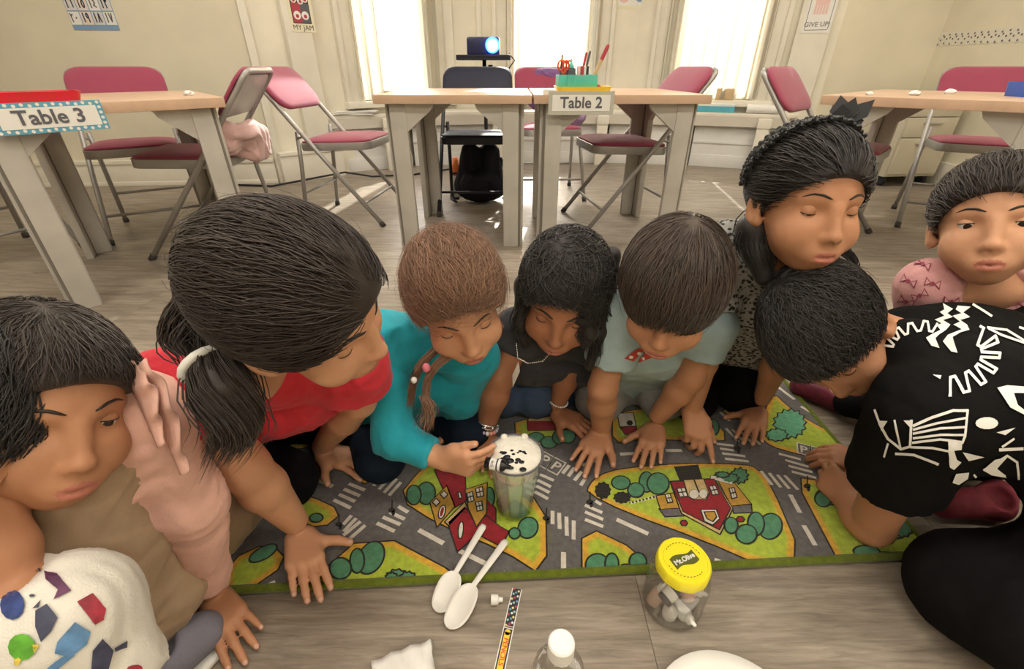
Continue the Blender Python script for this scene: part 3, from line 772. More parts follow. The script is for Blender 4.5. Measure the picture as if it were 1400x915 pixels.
marker(0.205, 2.258, 0.05, 0.02, 0.135, 0.004, M['grey_ink'], 'thin grey pencil at the left corner of the teal caddy')
gl = empty('glue_bottle', (0.252, 2.262, TZ + 0.01), 0, 'dark glue bottle with a green tip in the teal caddy', 'bottle')
b = MB(); b.prism(rr(0.02, 0.011, 0.009), 0, 0.085); b.build('body', M['grey_ink'], gl, bevel=0.004)
b = MB(); b.lathe([(0.012, 0.085), (0.012, 0.095), (0.006, 0.10), (0.004, 0.118), (0, 0.119)], 12); b.build('tip', M['teal'], gl, smooth=True)
for k, (m_, x) in enumerate(((M['poster_pink'], 0.281), (M['poster_red'], 0.295), (M['paper'], 0.308), (M['ink'], 0.316))):
    b = MB(); b.box((-0.006, -0.014, 0), (0.006, 0.014, 0.092)); o = b.build('crayon_box', m_, None, bevel=0.001); o.location = (x, 2.232, TZ + 0.010); tag(o, '%s crayon box standing in the teal caddy' % ('pink', 'dark red', 'white', 'black')[k], 'box', 'crayon boxes in the teal caddy')
b = MB(); b.ball((0, 0, 0.014), (0.011, 0.011, 0.014)); o = b.build('dark_bead', M['poster_red'], None, smooth=True); o.location = (0.372, 2.24, TZ + 0.006); tag(o, 'small dark red bead lying in the right end of the yellow tray', 'bead')
b = MB(); b.box((-0.026, -0.014, 0), (0.026, 0.014, 0.02)); o = b.build('white_eraser', M['paper'], None, bevel=0.003); o.location = (0.155, 2.15, TZ); tag(o, 'white eraser block left of the yellow tray on table two', 'eraser')
# on table three
tray('supply_tray', 'red tray on table three left of the sign', -1.56, 1.62, 0.82, 0.16, 0.07, 0.032, M['red'])
gb = empty('glue_bottle', (-1.60, 1.57, TZ + 0.005), 0, 'teal glue bottle with a white tip standing in the red tray', 'bottle')
b = MB(); b.lathe([(0, 0), (0.018, 0), (0.018, 0.055), (0.009, 0.075), (0.009, 0.08)], 16); b.build('body', M['teal'], gb, smooth=True)
b = MB(); b.lathe([(0.008, 0.08), (0.008, 0.09), (0.004, 0.093), (0.003, 0.108), (0, 0.109)], 12); b.build('tip', M['white'], gb, smooth=True)
def crumple(name, lb, x, y, z, s, m=None):
    b = MB(); r_ = random.Random(int(x * 999)); b.ball((0, 0, 0), (s, s * 0.8, s * 0.5), 9, 6)
    b.v = [(v[0] * r_.uniform(.7, 1.2), v[1] * r_.uniform(.7, 1.2), max(-s * .3, v[2] * r_.uniform(.6, 1.3))) for v in b.v]
    o = b.build(name, m or M['paper']); o.location = (x, y, z + s * 0.3); tag(o, lb, 'paper scrap'); return o
crumple('paper_scrap', 'crumpled white paper scrap near the right corner of table three', -1.30, 2.08, TZ, 0.022)
crumple('paper_scrap', 'flat white scrap at the left corner of table one', 1.45, 2.10, TZ, 0.016)
crumple('paper_scrap', 'white scrap lying further along on table one', 1.62, 2.08, TZ, 0.022)
crumple('paper_scrap', 'white crumpled scrap in the middle of table one', 1.86, 2.2, TZ, 0.024)
e = tray('supply_bin', 'blue bin with white scraps on table one', 2.02, 1.98, -0.2, 0.09, 0.07, 0.05, M['blue'])
crumple('paper_scrap', 'white crumpled paper lying in the blue bin', 2.0, 1.96, TZ + 0.028, 0.04); crumple('paper_scrap', 'second white crumpled paper in the blue bin, to the right', 2.06, 1.97, TZ + 0.030, 0.038)
# projector on a stand ---------------------------------------------------
st = empty('projector_stand', (-0.20, 3.86, 0), 0, 'black tripod stand with a flat tray, holding the projector', 'stand')
b = MB(); b.tube([(0, 0, 0.10), (0, 0, 0.80)], 0.014, 12); b.build('pole', M['black_steel'], st, smooth=True)
b = MB(); b.box((-0.19, -0.13, 0.80), (0.19, 0.13, 0.812)); b.box((-0.19, -0.13, 0.812), (0.19, -0.122, 0.832)); b.box((-0.19, 0.122, 0.812), (0.19, 0.13, 0.832)); b.build('tray_top', M['black_steel'], st, bevel=0.002)
b = MB(); b.tube([(0.03, 0, 0.76), (0.06, -0.01, 0.76)], 0.012, 10); b.build('knob', M['black_steel'], st, smooth=True)
for a in (0.4, 2.5, 4.6):
    b = MB(); b.tube([(0, 0, 0.14), (0.26 * cos(a), 0.26 * sin(a) * 0.9, 0.012)], 0.010, 8); b.build('leg', M['black_steel'], st, smooth=True)
pr = empty('projector', (-0.20, 3.83, 0.8125), 0, 'dark blue projector with a glowing blue lens on the stand', 'projector')
M['projector'] = mat('projector_blue_black', (0.015, 0.02, 0.07), 0.3)
M['lens_glow'] = mat('lens_light', (0.3, 0.6, 1.0), 0.2, emit=(0.45, 0.75, 1.0), estr=14)
M['lens_ring'] = mat('lens_ring_light', (0.05, 0.15, 1.0), 0.2, emit=(0.02, 0.16, 1.0), estr=9)
b = MB(); b.box((-0.115, -0.09, 0.012), (0.115, 0.09, 0.125)); b.build('case', M['projector'], pr, bevel=0.018)
b = MB(); b.box((-0.10, -0.07, 0.0), (0.10, 0.07, 0.012)); b.build('base', M['black_steel'], pr)
Mx = Matrix.Translation((0.065, -0.09, 0.075)) @ Matrix.Rotation(pi / 2, 4, 'X')
b = MB(); b.lathe([(0.048, 0), (0.048, 0.014), (0.036, 0.016), (0.034, 0.006)], 24, M=Mx); b.build('lens_ring', M['lens_ring'], pr, smooth=True)
b = MB(); b.lathe([(0.034, 0.006), (0.02, 0.014), (0, 0.017)], 24, M=Mx); b.build('lens', M['lens_glow'], pr, smooth=True)
lp = bpy.data.lights.new('projector_beam', 'SPOT'); lp.energy = 8; lp.color = (0.25, 0.45, 1.0); lp.spot_size = radians(70); lp.shadow_soft_size = 0.03
lo = bpy.data.objects.new('projector_beam', lp); COL.objects.link(lo); lo.location = (-0.135, 3.70, 0.888); lo.rotation_euler = (radians(82), 0, 0)
b = MB(); b.tube([(-0.02, 3.93, 0.84), (0.02, 3.95, 0.80), (-0.03, 3.93, 0.74), (-0.12, 3.9, 0.66), (-0.16, 3.88, 0.52), (-0.1, 3.87, 0.42), (0.0, 3.9, 0.40), (-0.1, 3.9, 0.35), (-0.17, 3.9, 0.2), (-0.16, 3.92, 0.02), (0.1, 4.1, 0.007)], 0.005, 8); tag(b.build('projector_cable', M['black_steel'], None, smooth=True), 'thin dark cable hanging from the projector beside its stand', 'cable')
# filing cabinet -----------------------------------------------------------
M['cab'] = mat('beige_metal', (0.58, 0.53, 0.41), 0.45, var=0.03)
fc = empty('filing_cabinet', (2.86, 3.70, 0), 0.10, 'beige filing cabinet on casters by the right wall', 'cabinet')
b = MB(); b.box((-0.20, -0.24, 0.07), (0.20, 0.24, 0.60)); b.build('body', M['cab'], fc, bevel=0.004)
for z0, z1 in ((0.09, 0.33), (0.335, 0.46), (0.465, 0.585)):
    b = MB(); b.box((-0.185, -0.258, z0), (0.185, -0.2405, z1)); dr = b.build('drawer', M['cab'], fc, bevel=0.004)
    b = MB(); b.box((-0.07, -0.272, z1 - 0.04), (0.07, -0.2585, z1 - 0.028)); b.build('handle', M['steel_light'], dr, bevel=0.003)
for sx in (-1, 1):
    for sy in (-1, 1):
        b = MB(); Mx = Matrix.Translation((sx * 0.16, sy * 0.19, 0.034)) @ Matrix.Rotation(pi / 2, 4, 'Y'); b.lathe([(0, -0.014), (0.034, -0.014), (0.034, 0.014), (0, 0.014)], 14, M=Mx); b.box((sx * 0.16 - 0.018, sy * 0.19 - 0.02, 0.05), (sx * 0.16 + 0.018, sy * 0.19 + 0.02, 0.07)); b.build('caster', M['black_steel'], fc)
# ================================================================ THE RUG with its printed streets
RUGZ = 0.011
def pile(name, col, var=0.14):
    return mat(name, col, 0.92, var=var, vscale=90, bump=0.7, bscale=420, sheen=0.25, spec=0.15)
M['r_road'] = pile('rug_grey', (0.140, 0.132, 0.130))
M['r_green'] = pile('rug_green', (0.42, 0.53, 0.05))
M['r_orange'] = pile('rug_orange', (0.70, 0.40, 0.045))
M['r_black'] = pile('rug_black', (0.022, 0.02, 0.016))
M['r_white'] = pile('rug_white', (0.72, 0.67, 0.58), 0.08)
M['r_teal'] = pile('rug_teal', (0.085, 0.26, 0.14))
M['r_teal2'] = pile('rug_light_teal', (0.13, 0.42, 0.25))
M['r_red'] = pile('rug_red', (0.29, 0.014, 0.022))
M['r_ochre'] = pile('rug_ochre', (0.52, 0.29, 0.04))
M['r_cream'] = pile('rug_cream', (0.62, 0.45, 0.20))
M['r_mid'] = pile('rug_yellow_green', (0.56, 0.48, 0.05))
M['r_bind'] = pile('rug_binding', (0.13, 0.17, 0.012))
def FQ(pts, h): return [tuple(FL(x, y, RUGZ + h)) for x, y in pts]
rug = empty('play_rug', (0.02, 0.85, 0), 0, 'play rug printed with grey streets, green lawns and houses under the children', 'rug')
RUGI = Matrix.Translation((-0.02, -0.85, 0))
def onrug(o): o.matrix_parent_inverse = RUGI; return o
rc = [FL(300, 817)[:2], FL(1250, 768)[:2]]
e1 = unit(rc[1] - rc[0]); Xc = 0.757
RUGC = [tuple(rc[0] - e1 * 0.20), (Xc, rc[1][1] + (Xc - rc[1][0]) * e1[1] / e1[0]), (Xc + 0.004, 1.42), (-0.73, 1.36)]
def rounded(poly, r, n=5):
    out = []
    m_ = len(poly)
    for i in range(m_):
        p = Vector(poly[i]); a = (Vector(poly[i - 1]) - p).normalized(); c = (Vector(poly[(i + 1) % m_]) - p).normalized()
        s, e_ = p + a * r, p + c * r
        for k in range(n + 1):
            t = k / n; out.append(tuple((1 - t) ** 2 * s + 2 * t * (1 - t) * p + t * t * e_))
    return out
def inset(poly, d):
    out = []; n = len(poly)
    ar = sum(poly[i][0] * poly[(i + 1) % n][1] - poly[(i + 1) % n][0] * poly[i][1] for i in range(n))
    s = 1 if ar > 0 else -1
    for i in range(n):
        p = Vector(poly[i][:2]); a = (p - Vector(poly[i - 1][:2])).normalized(); c = (Vector(poly[(i + 1) % n][:2]) - p).normalized()
        na = Vector((-a.y, a.x)) * s; nc = Vector((-c.y, c.x)) * s
        m_ = (na + nc); L_ = m_.length
        m_ = m_ / L_ if L_ > 1e-4 else na
        k = d / max(0.45, m_.dot(na))
        out.append(tuple(p + m_ * k))
    return out
RO = rounded(RUGC, 0.03)
b = MB(); b.prism(inset(RO, 0.006), 0.0, RUGZ); onrug(b.build('pile', M['r_road'], rug))
b = MB(); b.tube([(p[0], p[1], 0.0075) for p in inset(RO, 0.007)], 0.0075, 8, closed=True); onrug(b.build('binding', M['r_bind'], rug, smooth=True))
# everything printed is clipped to the rug's outline
def clip_poly(pts, clip):
    n = len(clip); ar = sum(clip[i][0] * clip[(i + 1) % n][1] - clip[(i + 1) % n][0] * clip[i][1] for i in range(n))
    if ar < 0: clip = clip[::-1]
    out = list(pts)
    for i in range(n):
        a, c = clip[i], clip[(i + 1) % n]; ex, ey = c[0] - a[0], c[1] - a[1]
        inp, out = out, []
        for j in range(len(inp)):
            p, q = inp[j - 1], inp[j]
            dp = ex * (p[1] - a[1]) - ey * (p[0] - a[0]); dq = ex * (q[1] - a[1]) - ey * (q[0] - a[0])
            if dq >= 0:
                if dp < 0: t = dp / (dp - dq); out.append((p[0] + (q[0] - p[0]) * t, p[1] + (q[1] - p[1]) * t))
                out.append(q)
            elif dp >= 0:
                t = dp / (dp - dq); out.append((p[0] + (q[0] - p[0]) * t, p[1] + (q[1] - p[1]) * t))
        if not out: return []
    return out
RCLIP = inset(RO, 0.012)
def flat(b, poly2, h, mi=0, clip=True):
    if clip: poly2 = clip_poly(poly2, RCLIP)
    if len(poly2) < 3: return
    n = len(poly2)
    ar = sum(poly2[i][0] * poly2[(i + 1) % n][1] - poly2[(i + 1) % n][0] * poly2[i][1] for i in range(n))
    if ar < 0: poly2 = poly2[::-1]
    tri = geometry.tessellate_polygon([[Vector((p[0], p[1], 0)) for p in poly2]])
    b.add([(p[0], p[1], RUGZ + h) for p in poly2], [tuple(t) for t in tri], mi)
    f = b.f[-len(tri):]
    for k, t in enumerate(f):
        a, c, d = (b.v[i] for i in t)
        if (c[0] - a[0]) * (d[1] - a[1]) - (c[1] - a[1]) * (d[0] - a[0]) < 0: b.f[len(b.f) - len(tri) + k] = t[::-1]
def F2(pts): return [tuple(FL(x, y, RUGZ)[:2]) for x, y in pts]
def smooth2(poly, it=2):
    for _ in range(it):
        o = []
        for i in range(len(poly)):
            p, q = poly[i], poly[(i + 1) % len(poly)]
            o += [(p[0] * .75 + q[0] * .25, p[1] * .75 + q[1] * .25), (p[0] * .25 + q[0] * .75, p[1] * .25 + q[1] * .75)]
        poly = o
    return poly
def zc(x0, y0, k, pts): return [(x0 + x / k, y0 + y / k) for x, y in pts]
A4 = lambda p: zc(260, 560, 3.39, p); A5 = lambda p: zc(520, 560, 3.814, p); A6 = lambda p: zc(780, 560, 3.812, p); A7 = lambda p: zc(1020, 470, 2.86, p); A8 = lambda p: zc(1040, 460, 5.08, p)
LAWN = [
    (A4([(838, 556), (1300, 800), (1240, 850), (490, 860)]), 1), ([(308, 817), (312, 768), (368, 742), (394, 769), (332, 812)], 1),
    (A4([(440, 400), (545, 398), (708, 475), (610, 555), (470, 500)]), 1), (A4([(735, 310), (835, 355), (930, 225), (880, 185), (790, 190), (720, 260)]), 1),
    ([(544, 681), (575, 643), (612, 612), (650, 618), (745, 684), (747, 790), (688, 752), (602, 718)], 1),
    ([(803, 674), (806, 664), (818, 651), (850, 641), (940, 634), (1020, 636), (1034, 641), (1052, 660), (1099, 770), (1040, 773), (960, 738), (855, 700)], 1),
    ([(796, 718), (878, 757), (889, 800), (797, 803)], 1), ([(704, 572), (798, 572), (792, 594), (762, 607), (734, 610), (706, 599)], 1),
    ([(838, 566), (900, 556), (960, 560), (1000, 602), (960, 603), (872, 600), (838, 607)], 1),
    (A8([(20, 560), (80, 390), (200, 500), (330, 590), (620, 730), (740, 850), (600, 900), (330, 830), (230, 810), (60, 760), (0, 690)]), 1),
    (A7([(190, 525), (300, 540), (460, 600), (690, 700), (720, 840), (600, 870), (380, 880), (330, 790)]), 1),
    ([(255, 645), (290, 622), (300, 640), (282, 676), (262, 690)], 1),
    ([(1034, 470), (1052, 497), (1037, 520), (1028, 520)], 0), ([(985, 560), (1030, 545), (1035, 552), (1000, 570)], 0),
]
for pts, s in LAWN:
    pl = smooth2(F2(pts), 1)
    b = MB(); flat(b, inset(pl, -0.0030), 0.0004, 1); flat(b, pl, 0.0007, 0); flat(b, inset(pl, 0.009), 0.0010, 3); flat(b, inset(pl, 0.0125), 0.0013, 2)
    onrug(b.build('printed_lawn', [M['r_orange'], M['r_black'], M['r_green'], M['r_mid']], rug))
# the far end of the print, mostly under the children
def far_lawn(pts, trees):
    pl = smooth2(pts, 1); b = MB(); flat(b, inset(pl, -0.0030), 0.0004, 1); flat(b, pl, 0.0007, 0); flat(b, inset(pl, 0.009), 0.0010, 3); flat(b, inset(pl, 0.0125), 0.0013, 2)
    onrug(b.build('printed_lawn', [M['r_orange'], M['r_black'], M['r_green'], M['r_mid']], rug))
    for x, y, r_ in trees:
        b = MB(); c = [(x + r_ * cos(2 * pi * k / 12), y + r_ * .9 * sin(2 * pi * k / 12)) for k in range(12)]
        flat(b, inset(c, -0.0026), 0.0016, 0); flat(b, c, 0.0019, 1); onrug(b.build('printed_tree', [M['r_black'], M['r_teal']], rug))
far_lawn([(-.62, 1.06), (-.30, 1.05), (-.28, 1.30), (-.62, 1.30)], [(-.5, 1.2, .04), (-.40, 1.12, .035)])
far_lawn([(-.18, 1.08), (.20, 1.06), (.22, 1.32), (-.16, 1.32)], [(-.08, 1.22, .04), (.1, 1.15, .04)])
far_lawn([(.32, 1.08), (.60, 1.06), (.58, 1.34), (.34, 1.34)], [(.45, 1.24, .045)])
far_lawn([(-.64, .74), (-.42, .78), (-.40, .96), (-.64, .96)], [(-.55, .86, .035)])
# street markings
STR = []
def S(A, items, w):
    for p, q in items: STR.append((A([p])[0], A([q])[0], w))
I = lambda p: p
S(A4, [((735, 345), (810, 375)), ((712, 370), (787, 402)), ((690, 395), (765, 428)), ((665, 420), (745, 458)), ((850, 355), (905, 295)), ((875, 372), (935, 308)), ((898, 388), (958, 322)), ((922, 400), (978, 338)),
       ((710, 535), (748, 492)), ((712, 567), (770, 505)), ((710, 585), (790, 520)), ((735, 605), (812, 538)), ((965, 450), (1010, 478)), ((925, 478), (995, 510)), ((893, 500), (975, 535)), ((865, 528), (948, 566))], 0.0075)
S(A4, [((325, 835), (395, 802)), ((580, 322), (660, 358)), ((603, 662), (620, 645))], 0.009)
S(A5, [((200, 630), (330, 700)), ((412, 738), (562, 812)), ((640, 855), (740, 892)), ((955, 745), (955, 870))], 0.009)
S(A5, [((950, 335), (985, 292)), ((980, 350), (1012, 305)), ((1012, 372), (1050, 325)), ((1045, 398), (1068, 360)), ((832, 340), (905, 372)), ((820, 370), (890, 405)), ((812, 400), (882, 435)), ((805, 430), (875, 468)),
       ((898, 530), (898, 600)), ((932, 540), (935, 625)), ((970, 560), (972, 660)), ((1008, 580), (1008, 680))], 0.0075)
S(A6, [((130, 478), (160, 498)), ((75, 500), (165, 540)), ((75, 535), (170, 575)), ((75, 575), (170, 612)), 
       ((810, 100), (875, 170)), ((843, 105), (910, 178)), ((880, 110), (950, 180)), ((918, 115), (988, 185)), ((760, 180), (850, 190)), ((778, 205), (850, 215)), ((790, 230), (910, 245)), ((805, 258), (928, 272)),
       ((1085, 232), (1200, 262)), ((1118, 265), (1240, 300)), ((1135, 295), (1260, 328)), ((1152, 325), (1280, 358)), ((992, 322), (1050, 395)), ((1035, 332), (1095, 408)), ((1078, 342), (1140, 415)), ((1115, 345), (1185, 420))], 0.0072)
S(A6, [((240, 575), (405, 650)), ((750, 785), (845, 822)), ((258, 235), (370, 228)), ((495, 215), (580, 215)), ((60, 292), (155, 255)), ((780, 15), (830, 62)), ((1145, 445), (1195, 540)), ((1215, 605), (1275, 710)), ((1290, 780), (1310, 800))], 0.009)
S(A6, [((488, 30), (550, 135)), ((520, 25), (575, 110)), ((548, 20), (590, 75)), ((640, 25), (660, 50))], 0.010)
S(A8, [((115, 350), (235, 440)), ((278, 488), (420, 570)), ((490, 608), (515, 628)), ((0, 215), (45, 262))], 0.009)
S(A7, [((335, 518), (405, 542)), ((658, 678), (685, 692)), ((640, 640), (670, 660))], 0.008)
b = MB()
for p, q, w in STR:
    a, c = F2([p, q]); a, c = Vector(a), Vector(c); d = (c - a).normalized(); n = Vector((-d.y, d.x)) * w / 2
    flat(b, [tuple(a + n), tuple(a - n), tuple(c - n), tuple(c + n)], 0.0008)
o = onrug(b.build('street_marking', M['r_white'], rug)); o['kind'] = 'stuff'
# trees of the print
def blob(b, pts_px, mi, lw=0.0032, h=0.0016, wig=0.0, sm=2):
    pl = smooth2(F2(pts_px), sm)
    if wig:
        c = (sum(p[0] for p in pl) / len(pl), sum(p[1] for p in pl) / len(pl))
        pl = [(c[0] + (p[0] - c[0]) * (1 + wig * (1 if i % 2 else -1)), c[1] + (p[1] - c[1]) * (1 + wig * (1 if i % 2 else -1))) for i, p in enumerate(pl)]
    flat(b, inset(pl, -lw), h, 0); flat(b, pl, h + 0.0003, mi)
def ell(cx, cy, rx, ry, n=10, rot=0.0): return [(cx + rx * cos(2 * pi * k / n) * cos(rot) - ry * sin(2 * pi * k / n) * sin(rot), cy + rx * cos(2 * pi * k / n) * sin(rot) + ry * sin(2 * pi * k / n) * cos(rot)) for k in range(n)]
TREES = [
    ([A4(ell(838, 690, 55, 80, rot=.5)), A4(ell(775, 705, 30, 55)), A4(ell(698, 742, 48, 48))], 1, 0), ([A4(ell(960, 780, 45, 32)), A4(ell(1010, 790, 35, 30)), A4(ell(935, 790, 25, 25))], 2, .10),
    ([A4(ell(585, 505, 28, 18)), A4(ell(340, 670, 70, 26, rot=-.5))], 1, 0), ([A4(ell(840, 232, 52, 38, rot=.5)), A4(ell(800, 232, 22, 38))], 1, 0),
    ([A5(ell(240, 440, 45, 58)), A5(ell(175, 450, 35, 50))], 1, 0), ([A5(ell(770, 620, 48, 55, rot=.5)), A5(ell(700, 650, 26, 26))], 1, 0), ([A5(ell(570, 460, 22, 50))], 1, 0),
    ([A6(ell(262, 385, 46, 34)), A6(ell(395, 382, 35, 52)), A6(ell(340, 425, 40, 36)), A6(ell(455, 392, 55, 55))], 1, 0),
    ([A6(ell(880, 348, 40, 36)), A6(ell(830, 362, 40, 22)), A6(ell(790, 345, 30, 12))], 1, .12),
    ([A6(ell(1040, 612, 58, 68, rot=.4)), A6(ell(965, 600, 40, 60)), A6(ell(915, 655, 52, 48)), A6(ell(835, 610, 32, 40))], 1, 0),
    ([A6(ell(140, 815, 60, 58)), A6(ell(215, 810, 32, 55)), A6(ell(290, 845, 40, 30)), A6(ell(350, 800, 42, 45))], 1, 0),
    ([A5(ell(812, 148, 40, 24)), A5(ell(880, 175, 42, 30)), A5(ell(930, 150, 30, 34)), A5(ell(975, 145, 40, 36))], 1, 0),
    ([A6(ell(745, 95, 26, 42))], 1, 0), ([A8(ell(200, 610, 105, 95, 14)), A8(ell(110, 690, 70, 40))], 3, .10),
    ([A7(ell(330, 600, 58, 32)), A7(ell(300, 610, 30, 30))], 1, 0), ([A7(ell(560, 735, 60, 40, rot=-.4)), A7(ell(610, 725, 35, 32))], 2, .10), ([A7(ell(470, 815, 50, 22)), A7(ell(545, 832, 40, 10))], 1, 0),
    ([A6(ell(168, 425, 34, 38)), A6(ell(268, 463, 36, 24))], 0, .08),
]
for parts, mi, wig in TREES:
    for k, p in enumerate(parts):
        b = MB(); blob(b, p, mi, h=0.0016 + 0.0006 * k, wig=wig, sm=1 if wig else 2)
        onrug(b.build('printed_tree', [M['r_black'], M['r_teal'], M['r_teal'], M['r_teal2']], rug))
# houses of the print
def area(b, pts, mi, h=0.0017, lw=0.0024):
    pl = F2(pts); flat(b, inset(pl, -lw), h, 0); flat(b, pl, h + 0.0003, mi)
def pane(b, q, h=.0032):
    area(b, q, 5, h)
    m_ = lambda i, j, t: (q[i][0] * (1 - t) + q[j][0] * t, q[i][1] * (1 - t) + q[j][1] * t)
    for t in (.5,):
        flat(b, F2([m_(0, 1, t - .07), m_(0, 1, t + .07), m_(3, 2, t + .07), m_(3, 2, t - .07)]), h + .0006, 0); flat(b, F2([m_(0, 3, t - .07), m_(1, 2, t - .07), m_(1, 2, t + .07), m_(0, 3, t + .07)]), h + .0009, 0)
HM = [M['r_black'], M['r_red'], M['r_ochre'], M['r_cream'], M['r_road'], M['r_white']]
b = MB()
area(b, A6([(448, 455), (540, 440), (582, 515), (470, 522)]), 2); area(b, A6([(465, 524), (582, 520), (602, 555), (492, 560)]), 4)
area(b, A6([(770, 375), (850, 385), (938, 495), (838, 505)]), 2); area(b, A6([(840, 508), (938, 500), (942, 538), (852, 542)]), 4)
area(b, A6([(545, 305), (660, 295), (682, 368), (575, 376)]), 0)
area(b, A6([(520, 380), (748, 365), (842, 520), (776, 652), (580, 545)]), 3, 0.002); area(b, A6([(524, 384), (745, 370), (830, 520), (772, 628), (588, 535)]), 1, 0.0026)
area(b, A6([(590, 375), (690, 370), (718, 440), (702, 474), (640, 474), (615, 460)]), 3, 0.0032); area(b, A6(ell(642, 448, 26, 24)), 5, 0.0038, 0.001); area(b, A6(ell(690, 446, 22, 24)), 5, 0.0038, 0.001)
area(b, A6([(638, 374), (646, 374), (672, 440), (664, 440)]), 0, 0.0040, 0.0)
for q in (A6([(556, 420), (592, 416), (606, 456), (570, 460)]), A6([(724, 408), (752, 404), (768, 444), (740, 450)]), A6([(495, 450), (515, 448), (528, 486), (508, 490)]), A6([(828, 420), (848, 416), (862, 462), (842, 468)])): pane(b, q)
area(b, A6([(680, 530), (755, 530), (772, 575), (738, 606), (698, 588)]), 5, 0.0034); area(b, A6([(698, 544), (746, 542), (756, 566), (738, 588), (712, 576)]), 2, 0.0040)
area(b, A6(ell(590, 595, 16, 13, 6)), 1); area(b, A6(ell(885, 575, 18, 13, 6)), 1)
area(b, A6([(730, 350), (780, 352), (845, 375), (840, 395), (800, 385), (730, 365)]), 5, 0.002, 0.0012)
onrug(b.build('printed_house', HM, rug))
b = MB()
area(b, A5([(285, 320), (345, 310), (440, 330), (445, 480), (375, 520)]), 1); area(b, A5([(262, 490), (345, 405), (386, 510), (297, 612)]), 2, 0.002); area(b, A5([(340, 590), (440, 490), (450, 515), (360, 610)]), 3, 0.0022)
area(b, A5([(445, 425), (555, 390), (551, 545), (502, 612), (462, 520)]), 2, 0.0028)
area(b, A5([(355, 592), (442, 510), (500, 612), (552, 560), (600, 600), (625, 618), (667, 642), (630, 716), (505, 650), (404, 742)]), 1, 0.0022); area(b, A5([(545, 460), (600, 520), (600, 600), (550, 560)]), 1)
for q in (A5(ell(333, 450, 16, 16, 4)), A5(ell(292, 490, 16, 16, 4)), A5([(455, 445), (478, 438), (486, 480), (462, 488)]), A5([(500, 420), (530, 412), (536, 455), (508, 462)]), A5([(500, 492), (526, 486), (532, 528), (508, 534)])):
    pane(b, q, .0034) if len(q) == 4 and q[0][0] > 630 else area(b, q, 5, .0034)
area(b, A5(ell(322, 540, 14, 34, rot=.25)), 5, 0.0030); area(b, A5(ell(322, 540, 7, 25, rot=.25)), 1, 0.0038, 0.0005)
area(b, A5(ell(420, 635, 10, 42, rot=.1)), 5, 0.0030); area(b, A5([(408, 440), (416, 440), (422, 466), (414, 466)]), 5, 0.003)
onrug(b.build('printed_house', HM, rug))
b = MB(); area(b, A6([(245, 25), (325, 22), (338, 88), (258, 92)]), 5); area(b, A6(ell(308, 74, 12, 11, 6)), 0, 0.0024); area(b, A6([(262, 96), (340, 92), (345, 130), (285, 132)]), 1); onrug(b.build('printed_house', HM, rug))
b = MB(); area(b, A5([(768, 62), (990, 66), (1000, 80), (1000, 108), (772, 112)]), 1); area(b, A5([(775, 40), (980, 40), (985, 62), (772, 64)]), 3); onrug(b.build('printed_house', HM, rug))
b = MB(); area(b, A6([(700, 60), (735, 55), (745, 100), (722, 130)]), 1); onrug(b.build('printed_house', HM, rug))
# parking boxes with letter P
def parking(quads):
    for q in quads:
        pl = F2(q); b = MB(); flat(b, inset(pl, -0.0012), 0.0014, 1); flat(b, inset(pl, 0.0018), 0.0018, 0)
        o = onrug(b.build('parking_box', [M['r_road'], M['r_white']], rug))
        v = [Vector(FL(x, y, RUGZ + 0.0022)) for x, y in q]
        w_ = (v[1] - v[0]).length
        t = text_part('P', w_ * 1.15, frame_m((v[0] + v[1] + v[2] + v[3]) / 4, v[1] - v[0], v[0] - v[3]), M['r_white'], o, 'letter', bold=0.0004)
parking([A5([(788, 185), (840, 215), (805, 280), (755, 245)]), A5([(840, 215), (905, 250), (865, 315), (805, 280)]), A5([(905, 250), (968, 282), (922, 345), (865, 315)])])
parking([A8([(250, 740), (345, 765), (345, 840), (255, 810)]), A8([(345, 765), (450, 790), (450, 870), (345, 840)])])
# small road signs printed in black
for c in (A4([(935, 470)])[0], A4([(690, 535)])[0], A5([(865, 570)])[0], A6([(100, 485)])[0], A6([(868, 205)])[0], A6([(1232, 402)])[0]):
    b = MB(); x, y = c
    blob(b, ell(x, y, 5.5, 3.6, 7), 0, 0.0); flat(b, F2([(x - 1, y - 1), (x + 1, y - 1), (x + 1.5, y - 14), (x - .5, y - 14)]), 0.0016, 0); blob(b, ell(x + 2, y + 4, 2.6, 4, 6), 0, 0.0)
    onrug(b.build('printed_sign', M['r_black'], rug))
b = MB()
for k in range(8): flat(b, F2(A6([(310 + 18 * k, 484 - 4.6 * k), (318 + 18 * k, 482 - 4.6 * k), (322 + 18 * k, 496 - 4.6 * k), (314 + 18 * k, 498 - 4.6 * k)])), 0.0016, 0)
flat(b, F2(A6([(305, 486), (445, 452), (447, 460), (307, 494)])), 0.0014, 1)
onrug(b.build('printed_fence', [M['r_white'], M['r_black']], rug))
# ================================================================ SMALL THINGS ON THE FLOOR AND RUG
# cup with foam on the rug
M['foam'] = mat('white_foam', (0.84, 0.80, 0.70), 0.7, var=0.05, vscale=60, bump=0.4, bscale=120)
M['cup_liquid'] = mat('grey_green_liquid', (0.42, 0.49, 0.40), 0.2, vscale=34, col2=(0.17, 0.23, 0.15))
cx, cy = FL(704, 700)[:2]
CUPZ = RUGZ + 0.0045
cup = empty('plastic_cup', (cx, cy, CUPZ), 0, 'clear faceted plastic cup filled with liquid on the rug', 'cup')
b = MB(); b.lathe([(0, 0), (0.034, 0), (0.037, 0.006), (0.036, 0.03), (0.040, 0.05), (0.045, 0.11), (0.050, 0.138), (0.0515, 0.141), (0.0485, 0.141), (0.043, 0.108), (0.038, 0.052), (0.034, 0.03), (0.034, 0.008), (0, 0.006)], 10)
b.build('cup_wall', M['cup'], cup, angle=radians(20))
